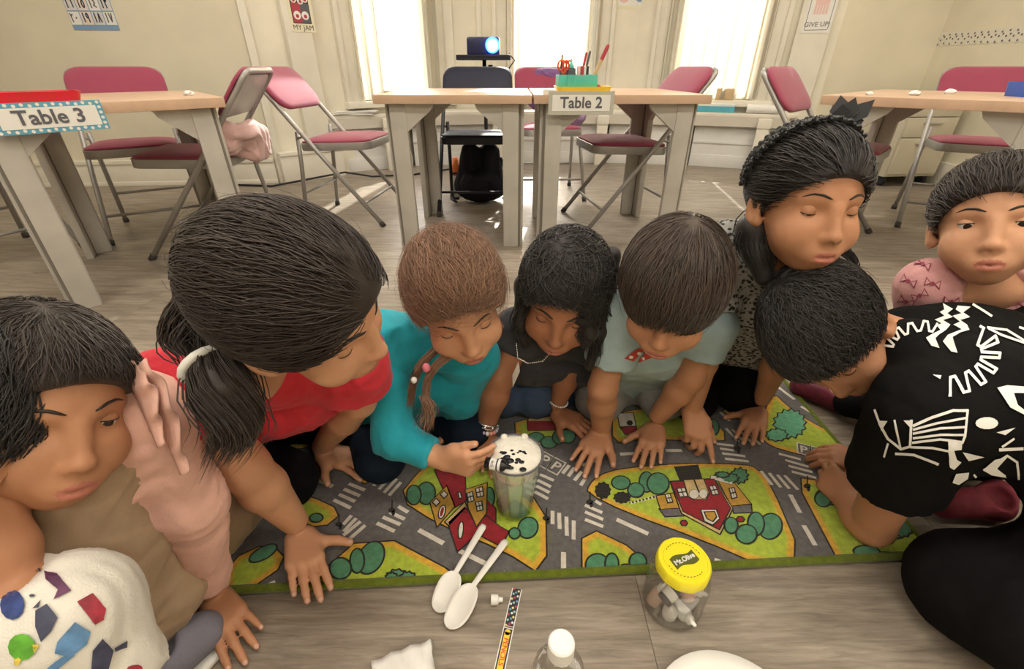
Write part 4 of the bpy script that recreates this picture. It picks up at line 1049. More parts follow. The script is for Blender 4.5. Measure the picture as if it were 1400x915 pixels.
b = MB(); b.lathe([(0, 0.007), (0.0335, 0.008), (0.0335, 0.03), (0.0375, 0.052), (0.0425, 0.105), (0, 0.105)], 20); b.build('liquid', M['cup_liquid'], cup, smooth=True)
b = MB(); b.lathe([(0.0515, 0.139), (0.0525, 0.141), (0.0515, 0.143), (0.049, 0.1415)], 32); b.build('rim', M['grey_ink'], cup, smooth=True)
fo = empty('foam_layer', (cx, cy, CUPZ + 0.106), 0, 'white foam with black drops filling the top of the clear cup', 'foam')
b = MB(); b.lathe([(0.0415, 0), (0.0475, 0.032), (0.047, 0.037), (0.036, 0.041), (0.018, 0.043), (0, 0.0432)], 28); b.build('foam_body', M['foam'], fo, smooth=True)
for a in (1.15, 2.05):
    b = MB(); b.ball((0.044 * cos(a), 0.044 * sin(a), 0.038), 0.0075, 8, 6); b.build('foam_drop', M['foam'], fo, smooth=True)
M['drop'] = mat('black_drop', (0.012, 0.012, 0.016), 0.25)
b = MB()
def top_px(px, py, z): d = ray(px, py); return CAM + d * ((z - CAMH) / d[2])
for (px, py, r) in ((690, 620, 3), (694, 625, 3.6), (697, 630, 4), (688, 628, 2.6), (700, 617, 2.6), (702, 622, 2.4), (686, 619, 2), (692, 634, 2.6), (711, 618, 2.6), (716, 619, 2.6), (708, 620, 1.8), (718, 621, 1.8), (708, 629, 2.8), (713, 632, 2.4), (706, 633, 1.6), (715, 642, 2.8), (699, 640, 2.0)):
    p = top_px(px, py, CUPZ + 0.106 + 0.0415) - np.array([cx, cy, CUPZ + 0.106]); rr_w = r / FPX * 0.80 * 1.85
    b.ball(p, (rr_w, rr_w * .8, 0.002), 8, 5)
b.build('black_drops', M['drop'], fo, smooth=True)['kind'] = 'stuff'
# jar with yellow lid
jx, jy = FL(917, 826)[:2]
jar = empty('plastic_jar', (jx, jy, 0), 0, 'clear jar with a yellow lid full of small bottles on the floor', 'jar')
b = MB(); b.lathe([(0, 0.0005), (0.040, 0.0005), (0.0455, 0.006), (0.0465, 0.02), (0.0465, 0.075), (0.043, 0.092), (0.037, 0.100), (0.037, 0.112), (0.0355, 0.112), (0.0355, 0.099), (0.0415, 0.090), (0.045, 0.075), (0.045, 0.02), (0.044, 0.008), (0.039, 0.003), (0, 0.003)], 36)
b.build('jar_wall', M['jar'], jar, smooth=True)
M['lid'] = mat('lid_yellow', (0.88, 0.76, 0.03), 0.35)
b = MB(); n = 48; prof = [(0.0395, 0.098), (0.0398, 0.1015), (0.0390, 0.1155), (0.0375, 0.118), (0.0335, 0.118), (0.033, 0.1168), (0.031, 0.1168), (0.0305, 0.118), (0, 0.118)]
b.lathe(prof, n); b.v = [(v[0] * (1 + (0.014 if (i % n) % 4 < 2 and v[2] < 0.117 and i < 3 * n else 0)), v[1] * (1 + (0.014 if (i % n) % 4 < 2 and v[2] < 0.117 and i < 3 * n else 0)), v[2]) for i, v in enumerate(b.v)]
lid = b.build('lid', M['lid'], jar, angle=radians(35))
M['olive'] = mat('olive_green_ink', (0.10, 0.11, 0.02), 0.5)
Rl = Matrix.Rotation(radians(24), 4, 'Z')
b = MB(); N_ = 10; vs = []
for k in range(N_ + 1):
    u = -0.021 + 0.042 * k / N_; wv = 0.0025 * sin(k / N_ * 2 * pi)
    vs += [Rl @ Vector((u, 0.009 + wv, 0.1186)), Rl @ Vector((u, -0.009 + wv, 0.1186))]
b.add(vs, [(2 * k + 1, 2 * k + 3, 2 * k + 2, 2 * k) for k in range(N_)]); b.build('emblem', M['olive'], lid)
tm = Matrix.Rotation(radians(24), 4, 'Z') @ Matrix.Translation((0, 0, 0.1192))
text_part('Mt.Olive', 0.0105, tm, M['paper'], lid, bold=0.0002)
b = MB()
for a0, a1 in ((200, 320), (20, 150)):
    pts = arc(0, 0, 0.0285, a0, a1, 24)
    for k in range(0, 24, 2):
        (x0, y0), (x1, y1) = pts[k], pts[k + 1]; b.poly([(x0, y0, .1186), (x1, y1, .1186), (x1 * .96, y1 * .96, .1186), (x0 * .96, y0 * .96, .1186)])
b.build('lid_print', M['olive'], lid)['kind'] = 'stuff'
BOT = [('white', 0.008, -0.024, 0.020, 70, 20, 'paper'), ('white dropper', -0.012, -0.024, 0.02, 20, -30, 'paper'), ('dark labelled', -0.012, -0.012, 0.052, 65, 120, 'ink'), ('pinkish', 0.018, -0.008, 0.058, 60, 40, 'pinkb'), ('tan', -0.026, 0.0, 0.026, 20, 100, 'tanb'), ('pale orange', 0.020, 0.008, 0.03, 40, 210, 'tanb'), ('grey', 0.0, 0.018, 0.05, 50, 300, 'greyb')]
M['pinkb'] = mat('salmon_plastic', (0.72, 0.42, 0.36), 0.4); M['tanb'] = mat('tan_plastic', (0.60, 0.40, 0.30), 0.4); M['greyb'] = mat('grey_plastic', (0.45, 0.45, 0.42), 0.4)
for nm, x, y, z, tilt, az, mk in BOT:
    e = empty('small_bottle', (jx + x, jy + y, z), 0, '%s little bottle inside the yellow lidded jar' % nm, 'bottle', 'little bottles in the jar'); e.rotation_euler = (radians(tilt), 0, radians(az))
    b = MB(); b.lathe([(0, -0.018), (0.0105, -0.018), (0.0112, -0.015), (0.0112, 0.008), (0.006, 0.014)], 14); b.build('body', M[mk], e, smooth=True)
    b = MB(); b.lathe([(0.0075, 0.012), (0.0075, 0.019), (0.0035, 0.022), (0.0025, 0.029), (0, 0.0295)], 12); b.build('cap', M['white'], e, smooth=True)
    if mk == 'ink':
        b = MB(); b.lathe([(0.0114, -0.010), (0.0114, 0.004)], 14); b.build('label_band', M['paper'], e, smooth=True)
# spoons
def spoon(p_tip, p_neck, p_end, label):
    a, n_, c = [Vector((*FL(x, y, 0.008)[:2], 0)) for x, y in (p_tip, p_neck, p_end)]
    d = (c - a).normalized(); L_ = (c - a).length; bl = (n_ - a).length
    e = empty('plastic_spoon', (a.x, a.y, 0.001), math.atan2(d.y, d.x), label, 'spoon', 'white plastic spoons on the rug edge')
    V = []; F = []; W = 0.0205; nu, nv = 40, 9
    zf = lambda x: 0.0155 * (lambda t: t * t * (3 - 2 * t))(min(1, max(0, (x - bl * 0.15) / (bl * 0.75)))) + 0.003 * x / L_
    for iu in range(nu + 1):
        x = bl * .5 * (1 - cos(pi * iu / 24)) if iu <= 24 else bl + (L_ - bl) * (iu - 24) / 16
        if x < bl: w = W * max(0.06, sqrt(max(0, 1 - ((x - bl * 0.5) / (bl * 0.5)) ** 2)) ** 0.85); w = max(w, 0.0042 if x > bl * .6 else 0.0)
        else: w = 0.0042 + 0.0022 * min(1, (x - bl) / (L_ - bl) * 1.2)
        if iu == nu: w *= 0.7
        for iv in range(nv):
            v = -1 + 2 * iv / (nv - 1)
            bowl = -0.006 * (1 - v * v) * max(0, 1 - ((x - bl * .5) / (bl * .52)) ** 2) if x < bl * 1.02 else 0.0016 * (1 - v * v)
            V.append((x, v * w, 0.007 + zf(x) + bowl))
    for iu in range(nu):
        for iv in range(nv - 1): F.append((iu * nv + iv, (iu + 1) * nv + iv, (iu + 1) * nv + iv + 1, iu * nv + iv + 1))
    b = MB(); b.add(V, F); o = b.build('spoon_body', M['white'], e, smooth=True)
    s = o.modifiers.new('t', 'SOLIDIFY'); s.thickness = 0.0016; s.offset = 0
    return e
spoon((597, 836), (622, 789), (662, 727), 'left white plastic spoon lying across the rug edge')
spoon((612, 858), (646, 806), (692, 748), 'right white plastic spoon lying across the rug edge')
# little white nozzle cap
p = FL(680, 824); e = empty('nozzle_cap', (p[0], p[1], 0.0085), 0, 'small white nozzle cap lying on the floor between spoons and strip', 'cap')
Mx = Matrix.Rotation(pi / 2, 4, 'Y'); b = MB(); b.lathe([(0, -0.010), (0.0085, -0.010), (0.0080, 0.001), (0.0045, 0.003), (0.0038, 0.009), (0, 0.009)], 14, M=Mx); b.build('cap_body', M['white'], e, angle=radians(35))
# polka-dot paper strip
pa, pb = Vector((*FL(707, 806)[:2], 0)), Vector((*FL(680, 930)[:2], 0)); d = (pb - pa).normalized(); L_ = (pb - pa).length
e = empty('paper_strip', (pa.x, pa.y, 0.0006), math.atan2(d.y, d.x), 'narrow strip with coloured polka dots and a yellow pencil print on the floor', 'strip')
w = 0.0082
b = MB(); b.box((0, -w, 0), (L_, w, 0.0009)); b.build('card', M['paper'], e)
b = MB(); P = lambda u, v, h: Vector((u, v, 0.001 + h)); rect(b, P, 0.0, -w * .82, L_ * .47, w * .82, 0); rect(b, P, L_ * .48, -w * .82, L_, w * .82, 0)
b.build('black_ground', M['ink'], e)
DC = [mat('dot_%s' % k, c, 0.7) for k, c in (('red', (.5, .08, .1)), ('mint', (.35, .6, .5)), ('yellow', (.8, .7, .3)), ('white', (.75, .8, .78)), ('blue', (.15, .35, .5)))]
b = MB(); r_ = random.Random(3)
for k in range(22):
    disc(b, P, L_ * .46 * (k + .5) / 22, (-.5, .45, .0)[k % 3] * w + r_.uniform(-.1, .1) * w, 0.0019, 0.0006, k * 7 % 5, n=9)
b.build('dots', DC, e)['kind'] = 'stuff'
b = MB(); disc(b, P, L_ * .52, 0, w * .55, 0.0006, 0); rect(b, P, L_ * .52, -w * .55, L_, w * .55, 0.0006, 0); rect(b, P, L_ * .45, -w * .8, L_ * .46, w * .8, 0.0006, 1); b.build('pencil_print', [M['yellow'], M['poster_pink']], e)
text_part('PENCILS', 0.0105, frame_m((L_ * .73, 0, 0.0022), (1, 0, 0), (0, 1, 0)), M['scissor_red'], e)
# clear bottle, standing, seen from above
bt = empty('clear_bottle', (0.056, 0.272, 0), 0, 'clear empty bottle with a white screw cap standing on the floor', 'bottle')
b = MB(); b.lathe([(0, 0.002), (0.026, 0.001), (0.033, 0.008), (0.034, 0.04), (0.0325, 0.06), (0.034, 0.08), (0.034, 0.115), (0.030, 0.140), (0.021, 0.162), (0.014, 0.172), (0.0125, 0.188)], 32); b.build('body', M['bottle'], bt, smooth=True)
b = MB(); b.lathe([(0.0155, 0.176), (0.0158, 0.178), (0.0152, 0.197), (0.0135, 0.199), (0.012, 0.1985), (0, 0.1985)], 28); b.build('cap', M['white'], bt, angle=radians(35))
b = MB(); b.lathe([(0.0165, 0.170), (0.0168, 0.172), (0.0165, 0.1755), (0.013, 0.1755)], 28); b.build('collar', M['bottle'], bt, smooth=True)
# paper plate and napkin at the bottom edge
pc = FL(965, 897); pl = empty('paper_plate', (pc[0], pc[1] - 0.108, 0), 0, 'white round paper plate on the floor, cut by the lower picture edge', 'plate')
b = MB(); b.lathe([(0, 0.003), (0.075, 0.003), (0.09, 0.014), (0.108, 0.017), (0.109, 0.0155), (0.091, 0.011), (0.076, 0.0005), (0, 0.0005)], 48); b.build('plate_body', M['white'], pl, smooth=True)
nc = FL(560, 905); e = empty('paper_napkin', (nc[0] + .005, nc[1] - 0.04, 0.0), 0.35, 'folded white napkin on the floor, cut by the lower picture edge', 'napkin')
b = MB(); V = []; F = []
for i in range(13):
    for j in range(13):
        u, v = i / 12 - .5, j / 12 - .5; V.append((u * .085, v * .105, 0.012 + 0.012 * math.exp(-((u * 3) ** 2 + (v * 2) ** 2)) + 0.003 * sin(u * 18 + v * 9)))
for i in range(12):
    for j in range(12): F.append((i * 13 + j, i * 13 + 13 + j, i * 13 + 14 + j, i * 13 + j + 1))
b.add(V, F); o = b.build('sheet', M['paper'], e, smooth=True); s = o.modifiers.new('t', 'SOLIDIFY'); s.thickness = 0.010; s.offset = -1
# pink jacket on the chair, purple jacket, backpack come with the cloth shapes below
# ================================================================ BODY SHAPES: a distance field per figure, meshed into one surface
class Field:
    def __init__(s, lo, hi, h):
        s.lo = np.asarray(lo, float); s.h = h
        s.n = np.ceil((np.asarray(hi, float) - s.lo) / h).astype(int) + 1
        s.F = np.full(s.n, 0.05, np.float32)
    def blk(s, lo, hi):
        i0 = np.clip(np.floor((np.asarray(lo) - s.lo) / s.h).astype(int), 0, s.n); i1 = np.clip(np.ceil((np.asarray(hi) - s.lo) / s.h).astype(int) + 1, 0, s.n)
        if np.any(i1 <= i0): return None, None
        sl = tuple(slice(a, b) for a, b in zip(i0, i1))
        ax = [(s.lo[k] + s.h * np.arange(i0[k], i1[k])).astype(np.float32) for k in range(3)]
        return sl, (ax[0][:, None, None], ax[1][None, :, None], ax[2][None, None, :])
    def put(s, fn, lo, hi, k=0.0, op='+'):
        m = k + 2.5 * s.h
        sl, X = s.blk(np.asarray(lo) - m, np.asarray(hi) + m)
        if sl is None: return
        d = fn(*X); a = s.F[sl]
        if op == '-': d = -d
        if k > 0:
            q = np.maximum(k - np.abs(a - d), 0) / k; q = q * q * (k * 0.25)
        else: q = 0
        s.F[sl] = (np.minimum(a, d) - q) if op == '+' else (np.maximum(a, d) + q)
    def cone(s, a, b, ra, rb, k=0.0, op='+'):
        a = np.asarray(a, float); b = np.asarray(b, float)
        if np.linalg.norm(b - a) < 1e-5: b = a + np.array([0, 0, 1e-4])
        ba = b - a; l2 = ba @ ba; rr_ = ra - rb; a2 = l2 - rr_ * rr_; il2 = 1.0 / l2
        if a2 <= 1e-9:
            return s.ball(a if ra > rb else b, max(ra, rb), k, op)
        def fn(X, Y, Z):
            px, py, pz = X - a[0], Y - a[1], Z - a[2]
            y = px * ba[0] + py * ba[1] + pz * ba[2]; z = y - l2
            vx, vy, vz = px * l2 - ba[0] * y, py * l2 - ba[1] * y, pz * l2 - ba[2] * y
            x2 = vx * vx + vy * vy + vz * vz; y2 = y * y * l2; z2 = z * z * l2
            kk = np.sign(rr_) * rr_ * rr_ * x2
            d = (np.sqrt(x2 * a2 * il2) + y * rr_) * il2 - ra
            d1 = np.sqrt(x2 + z2) * il2 - rb; d2 = np.sqrt(x2 + y2) * il2 - ra
            return np.where(np.sign(z) * a2 * z2 > kk, d1, np.where(np.sign(y) * a2 * y2 < kk, d2, d)).astype(np.float32)
        r = max(ra, rb)
        if op == 'fn': return fn
        s.put(fn, np.minimum(a - ra, b - rb), np.maximum(a + ra, b + rb), k, op)
    def ball(s, c, r, k=0.0, op='+'): s.ell(c, (r, r, r), None, k, op)
    def ell(s, c, r, R=None, k=0.0, op='+'):
        c = np.asarray(c, float); r = np.asarray(r, float)
        R = np.eye(3) if R is None else R           # columns = local axes
        def fn(X, Y, Z):
            p = [X - c[0], Y - c[1], Z - c[2]]
            q = [p[0] * R[0, i] + p[1] * R[1, i] + p[2] * R[2, i] for i in range(3)]
            k0 = np.sqrt(sum((q[i] / r[i]) ** 2 for i in range(3))); k1 = np.sqrt(sum((q[i] / r[i] ** 2) ** 2 for i in range(3))) + 1e-6
            return (k0 * (k0 - 1.0) / k1).astype(np.float32)
        ext = np.sqrt(((R * r) ** 2).sum(1))
        s.put(fn, c - ext, c + ext, k, op)
    def cut(s, p, n, lo=None, hi=None, k=0.0):
        """remove everything on the side n points to, within a box"""
        p = np.asarray(p, float); n = unit(n)
        hi_ = s.lo + s.h * s.n
        s.put(lambda X, Y, Z: ((X - p[0]) * n[0] + (Y - p[1]) * n[1] + (Z - p[2]) * n[2]).astype(np.float32) * -1.0, s.lo if lo is None else lo, hi_ if hi is None else hi, k, '-')
    def mesh(s):
        F = s.F.copy()
        F[0] = F[-1] = 0.01; F[:, 0] = F[:, -1] = 0.01; F[:, :, 0] = F[:, :, -1] = 0.01
        ins = F < 0
        c = np.zeros(np.array(F.shape) - 1, np.int8)
        for i in (0, 1):
            for j in (0, 1):
                for k in (0, 1): c += ins[i:F.shape[0] - 1 + i, j:F.shape[1] - 1 + j, k:F.shape[2] - 1 + k]
        act = np.argwhere((c > 0) & (c < 8))
        ids = np.full(c.shape, -1, np.int32); ids[tuple(act.T)] = np.arange(len(act))
        acc = np.zeros((len(act), 3)); cnt = np.zeros(len(act))
        for ax in range(3):
            o1, o2 = [q for q in range(3) if q != ax]
            for a in (0, 1):
                for b_ in (0, 1):
                    p = act.copy(); p[:, o1] += a; p[:, o2] += b_
                    q = p.copy(); q[:, ax] += 1
                    f0 = F[tuple(p.T)]; f1 = F[tuple(q.T)]
                    m = (f0 < 0) != (f1 < 0)
                    t = f0[m] / (f0[m] - f1[m])
                    v = (p[m] - act[m]).astype(float); v[:, ax] += t
                    acc[m] += v; cnt[m] += 1
        V = s.lo + s.h * (act + acc / cnt[:, None])
        Q = []
        for ax in range(3):
            o1, o2 = [(1, 2), (2, 0), (0, 1)][ax]
            sl0 = [slice(1, -1)] * 3; sl0[ax] = slice(0, -1); sl1 = list(sl0); sl1[ax] = slice(1, None)
            A, B = ins[tuple(sl0)], ins[tuple(sl1)]
            for pol in (0, 1):
                e = np.argwhere((A & ~B) if pol == 0 else (B & ~A))
                if not len(e): continue
                base = e.copy()
                for q in range(3):
                    if q != ax: base[:, q] += 1
                def g(d1, d2):
                    r = base.copy(); r[:, o1] += d1; r[:, o2] += d2
                    return ids[tuple(r.T)]
                quad = np.stack([g(-1, -1), g(0, -1), g(0, 0), g(-1, 0)], 1)
                Q.append(quad if pol == 0 else quad[:, ::-1])
        return V, np.concatenate(Q)
def vnormals(V, Q):
    n = np.cross(V[Q[:, 2]] - V[Q[:, 0]], V[Q[:, 3 if Q.shape[1] > 3 else 1]] - V[Q[:, 1 if Q.shape[1] > 3 else 0]])
    N = np.zeros_like(V)
    for k in range(Q.shape[1]): np.add.at(N, Q[:, k], n)
    return N / (np.linalg.norm(N, axis=1, keepdims=True) + 1e-12)
def relax(V, Q, it=2, w=0.5):
    for _ in range(it):
        S_ = np.zeros_like(V); C = np.zeros(len(V))
        for k in range(4):
            a, b_ = Q[:, k], Q[:, (k + 1) % 4]
            np.add.at(S_, a, V[b_]); np.add.at(S_, b_, V[a]); np.add.at(C, a, 1); np.add.at(C, b_, 1)
        V = V * (1 - w) + w * S_ / np.maximum(C, 1)[:, None]
    return V
def folds(V, N, amp, freq, seed, stretch=None):
    """cloth folds: warped sine ridges pushed along the normals"""
    r = np.random.default_rng(seed); P_ = V if stretch is None else V * np.asarray(stretch)
    warp = sum(np.sin(P_ @ (r.normal(size=3) * freq * .45) + r.uniform(0, 6))[:, None] * r.normal(size=3) * .35 / freq for _ in range(4))
    d = 0
    for i in range(5):
        f = freq * (0.6 + 0.35 * i)
        w = np.sin((P_ + warp * 3) @ (unit(r.normal(size=3)) * f) + r.uniform(0, 6))
        d = d + (1 - np.abs(w)) ** 2 * (0.6 if i % 2 else -0.6) / (1 + .3 * i)
    return V + N * (d * amp)[:, None]

# ---------------------------------------------------------------- skin, cloth and hair materials
def skin_mat(name, c):
    return mat(name, c, 0.5, var=0.05, vscale=14, bump=0.05, bscale=300, sss=0.10, spec=0.35)
SK_A = skin_mat('warm_brown_skin', (0.49, 0.238, 0.130)); SK_B = skin_mat('light_brown_skin', (0.60, 0.315, 0.185)); SK_C = skin_mat('deep_brown_skin', (0.40, 0.175, 0.092))
LIPS = mat('lip_colour', (0.46, 0.17, 0.12), 0.4, spec=0.4)
EYEW = mat('eye_white', (0.75, 0.72, 0.68), 0.2); IRIS = mat('dark_brown_iris', (0.03, 0.014, 0.008), 0.12)
def cloth(name, c, rough=0.85, var=0.06, vs=30, bs=500, bump=0.25, sheen=None):
    if sheen is None: sheen = 0.12 if max(c) > .05 else 0.0
    return mat(name, c, rough, var=var, vscale=vs, bump=bump, bscale=bs, sheen=sheen, spec=0.2 if max(c) > .05 else 0.08)
def hair_mat(name, c, rough=0.50):
    m = bpy.data.materials.new(name); m.use_nodes = True
    nt = m.node_tree; N = nt.nodes; L = nt.links; b = N['Principled BSDF']
    at = N.new('ShaderNodeAttribute'); at.attribute_name = 'tone'
    mx = N.new('ShaderNodeMix'); mx.data_type = 'RGBA'
    mx.inputs[6].default_value = (*[x * 0.62 for x in c], 1); mx.inputs[7].default_value = (*[min(1, x * 1.55) for x in c], 1)
    L.new(at.outputs['Fac'], mx.inputs[0]); L.new(mx.outputs[2], b.inputs['Base Color'])
    b.inputs['Roughness'].default_value = rough; b.inputs['Specular IOR Level'].default_value = 0.42
    b.inputs['Sheen Weight'].default_value = 0.12; b.inputs['Sheen Roughness'].default_value = 0.4
    return m
H_BLACK = hair_mat('near_black_hair', (0.020, 0.016, 0.015)); H_DARK = hair_mat('dark_brown_hair', (0.034, 0.023, 0.018)); H_RED = hair_mat('light_auburn_hair', (0.25, 0.135, 0.080), 0.55); H_BROWN = hair_mat('brown_hair', (0.062, 0.040, 0.028))

class Head:
    def __init__(s, c, fwd, up, scale=1.0):
        s.c = np.asarray(c, float); f = unit(fwd); u = np.asarray(up, float); u = unit(u - f * (u @ f)); r = np.cross(f, u)
        s.R = np.stack([r, f, u], 1); s.s = scale
    def w(s, *p): return s.c + s.R @ (np.array(p, float) * s.s)
    def loc(s, V): return ((V - s.c) @ s.R) / s.s
def sculpt_head(F, H):
    s = H.s; R = H.R
    E = lambda p, r, k=0.0, op='+': F.ell(H.w(*p), np.array(r) * s, R, k * s, op)
    C = lambda a, b_, ra, rb, k=0.0, op='+': F.cone(H.w(*a), H.w(*b_), ra * s, rb * s, k * s, op)
    E((0, -.014, .026), (.071, .088, .073))
    E((0, .020, -.032), (.055, .062, .062), .03)
    E((0, .052, -.076), (.019, .019, .015), .03)
    for x in (-1, 1):
        E((x * .033, .050, -.036), (.028, .026, .028), .02)
        E((x * .0305, .079, .004), (.015, .012, .010), .014, '-')
        C((x * .014, .0655, .022), (x * .042, .0530, .020), .0065, .005, .014)
        E((x * .073, -.012, -.012), (.008, .019, .029), .006); E((x * .080, -.006, -.010), (.006, .010, .017), .005, '-')
        E((x * .069, .002, -.030), (.007, .007, .009), .006)
        E((x * .0090, .083, -.033), (.0070, .0082, .0060), .006)
    C((0, .076, .008), (0, .0905, -.027), .0055, .0082, .014); E((0, .0915, -.029), (.0088, .0080, .0074), .006)
    for x in (-1, 1): E((x * .0052, .0930, -.0370), (.0028, .0034, .0026), .003, '-')
    E((0, .074, -.058), (.026, .015, .017), .016)
    C((-.016, .080, -.0555), (.016, .080, -.0555), .0050, .0050, .004); E((0, .0865, -.0545), (.013, .0055, .0048), .004)
    E((0, .0850, -.0655), (.015, .0065, .0056), .004); E((0, .091, -.0602), (.021, .006, .0014), .0016, '-')
def face_details(H, parent, skin, lid=0.62, hair=None, body=None):
    """eyes with lids and brows, as children of the figure"""
    s = H.s
    Mx = Matrix((tuple(H.R[0]) + (H.c[0],), tuple(H.R[1]) + (H.c[1],), tuple(H.R[2]) + (H.c[2],), (0, 0, 0, 1)))
    for x in (-1, 1):
        c = Vector((x * .0300 * s, .0560 * s, .003 * s)); r = .0122 * s
        b = MB(); Rx = Matrix.Rotation(-pi / 2 - 0.30, 4, 'X')
        b.ball((0, 0, 0), r, 20, 14, M=Rx)
        for i, f in enumerate(b.f):
            zc_ = sum((Rx.inverted() @ Vector(b.v[k])).z for k in f) / len(f)
            if zc_ > r * 0.87: b.m[i] = 1
        b.v = [tuple(Mx @ (Vector(v) + c)) for v in b.v]
        me = b.build('eye', [EYEW, IRIS], parent, smooth=True)
        lb = MB(); vs = []; fs = []; nu, nv = 14, 9; R_ = r * 1.07
        for (t0, t1) in ((radians(100), radians(100 - 152 * lid)), (radians(-75), radians(-38))):
            k0 = len(vs)
            for i in range(nv + 1):
                t = t0 + (t1 - t0) * i / nv
                for j in range(nu + 1):
                    a = radians(-80 + 160 * j / nu)
                    vs.append(Mx @ (c + Vector((R_ * sin(a), R_ * cos(a) * cos(t), R_ * (sin(t) * (0.35 + 0.65 * cos(a)))))))
            for i in range(nv):
                for j in range(nu): q = k0 + i * (nu + 1) + j; fs.append((q, q + 1, q + nu + 2, q + nu + 1))
        lb.add(vs, fs); lb.build('eyelid', skin, parent, smooth=True)
        ls = MB(); t = radians(100 - 152 * lid); pts = []
        for j in range(9):
            a = radians(-70 + 140 * j / 8); pts.append(Mx @ (c + Vector((R_ * 1.03 * sin(a), R_ * 1.05 * cos(a) * cos(t), R_ * 1.03 * sin(t) * (0.35 + 0.65 * cos(a))))))
        ls.tube(pts, [0.0003] + [0.0007 * s] * 7 + [0.0003], 5); ls.build('eyelashes', H_BLACK, parent, smooth=True)
        bb = MB(); bq = ((.012, .0735, .0225), (.023, .0715, .0275), (.035, .0645, .0280), (.046, .0535, .0225)); pts = []; bv_ = bvh_of([c_ for c_ in parent.children if c_.name.startswith('body')][0]); fw = Vector(H.R[:, 1])
        for u_ in np.linspace(0, 1, 9):
            q = [np.interp(u_, (0, .33, .66, 1), [b_[i] for b_ in bq]) for i in range(3)]; o_ = Mx @ Vector((x * q[0] * s, .13 * s, q[2] * s)); h_ = bv_.ray_cast(o_, -fw)
            pts.append((h_[0] if h_[0] else o_ - fw * .06 * s) + fw * .0003)
        bb.tube(pts, [.0007 * s, .0015 * s, .0019 * s, .0019 * s, .0018 * s, .0016 * s, .0013 * s, .0009 * s, .0003 * s], 6); bb.build('eyebrow', hair or H_DARK, parent, smooth=True)
FING = ((.0205, .0565, (.0235, .0165, .0130), .0064), (.0072, .0600, (.0265, .0185, .0140), .0066), (-.0064, .0570, (.0245, .0170, .0135), .0063), (-.0192, .0500, (.0190, .0130, .0120), .0056))
def hand(F, W, d, n, u, curl=(8, 14, 10), spread=0.12, s=1.0, per=None, thumb=(0.55, 0.80, -0.10), tb=15, nails=None):
    """palm with five separate fingers: W wrist, d towards the fingers, n out of the back of the hand, u towards the thumb"""
    W = np.asarray(W, float); d = unit(d); n = np.asarray(n, float); n = unit(n - d * (n @ d)); u0 = np.asarray(u, float); u = np.cross(d, n)
    if u @ u0 < 0: u = -u
    P_ = lambda a, b_, c: W + (d * a + u * b_ + n * c) * s
    for off, bl, L_, r in FING:
        F.cone(P_(.004, off * .55, 0), P_(bl, off, .001), .0125 * s, .0092 * s, .008 * s)
    F.cone(P_(.010, .012, -.003), P_(.030, .026, -.004), .0125 * s, .0100 * s, .010 * s)
    tips = []
    for i, (off, bl, L_, r) in enumerate(FING):
        c3 = per[i] if per else curl
        p = P_(bl, off, .001); sp = spread * off / .0205
        dd = unit(d + u * sp); ang = 0
        for j in range(3):
            ang += radians(c3[j]); v = dd * cos(ang) - n * sin(ang)
            q = p + v * L_[j] * s
            ra, rb = r * (1.06, .98, .90)[j], r * (.98, .90, .78)[j]
            F.cone(p, q, ra * s, rb * s, (.004 if j == 0 else .0022) * s)
            p = q
        tips.append((p, v, unit(n * cos(ang) + dd * sin(ang)), r * s))
    v = unit(d * thumb[0] + u * thumb[1] + n * thumb[2])
    p = P_(.024, .024, -.003); q = p + v * .030 * s
    F.cone(P_(.014, .014, -.002), p, .0115 * s, .0095 * s, .008 * s); F.cone(p, q, .0090 * s, .0078 * s, .006 * s)
    v2 = unit(v * cos(radians(tb)) + unit(d - v * (v @ d)) * sin(radians(tb))); e = q + v2 * .021 * s
    F.cone(q, e, .0077 * s, .0062 * s, .003 * s)
    tn = unit(n - v2 * (n @ v2)); tips.append((e, v2, tn, .0072 * s))
    if nails is not None: nails += tips
    return tips
NAIL = mat('fingernail', (0.62, 0.37, 0.28), 0.3, spec=0.5)
def build_nails(tips, parent, skin_h=0):
    b = MB()
    for p, v, n, r in tips:
        x = np.cross(v, n); M4 = Matrix(((x[0], v[0], n[0], 0), (x[1], v[1], n[1], 0), (x[2], v[2], n[2], 0), (0, 0, 0, 1)))
        b.ball(Vector(p + n * r * .52 - v * r * .1), (r * .60, r * .75, r * .34), 8, 5, M=M4)
    o = b.build('fingernails', NAIL, parent, smooth=True); o['kind'] = 'stuff'
    return o
# ---------------------------------------------------------------- hair
class Strands:
    """thin tapering tubes gathered into one mesh, with a 'tone' per strand"""
    def __init__(s): s.P = []; s.r = []; s.t = []
    def add(s, pts, r, tone): s.P.append(np.asarray(pts, float)); s.r.append(r); s.t.append(tone)
    def arrays(s):
        V = []; Q = []; T = []; base = 0
        for pts, r, tone in zip(s.P, s.r, s.t):
            n = len(pts); d = np.gradient(pts, axis=0); d /= np.linalg.norm(d, axis=1, keepdims=True) + 1e-9
            a = np.cross(d, np.array([0.3, 0.5, 0.8])); a /= np.linalg.norm(a, axis=1, keepdims=True) + 1e-9; b_ = np.cross(d, a)
            tap = np.interp(np.linspace(0, 1, n), [0, .15, .75, 1], [.6, 1, .9, .15])[:, None] * r
            ring = np.stack([pts + (a * cos(t) + b_ * sin(t)) * tap for t in (0, 2.1, 4.2)], 1).reshape(-1, 3)
            i = np.arange(n - 1)[:, None] * 3; k = np.arange(3)[None, :]; k2 = (k + 1) % 3
            V.append(ring); Q.append(np.stack([i + k, i + k2, i + 3 + k2, i + 3 + k], -1).reshape(-1, 4) + base); T.append(np.full(len(ring), tone)); base += len(ring)
        return np.concatenate(V), np.concatenate(Q), np.concatenate(T)
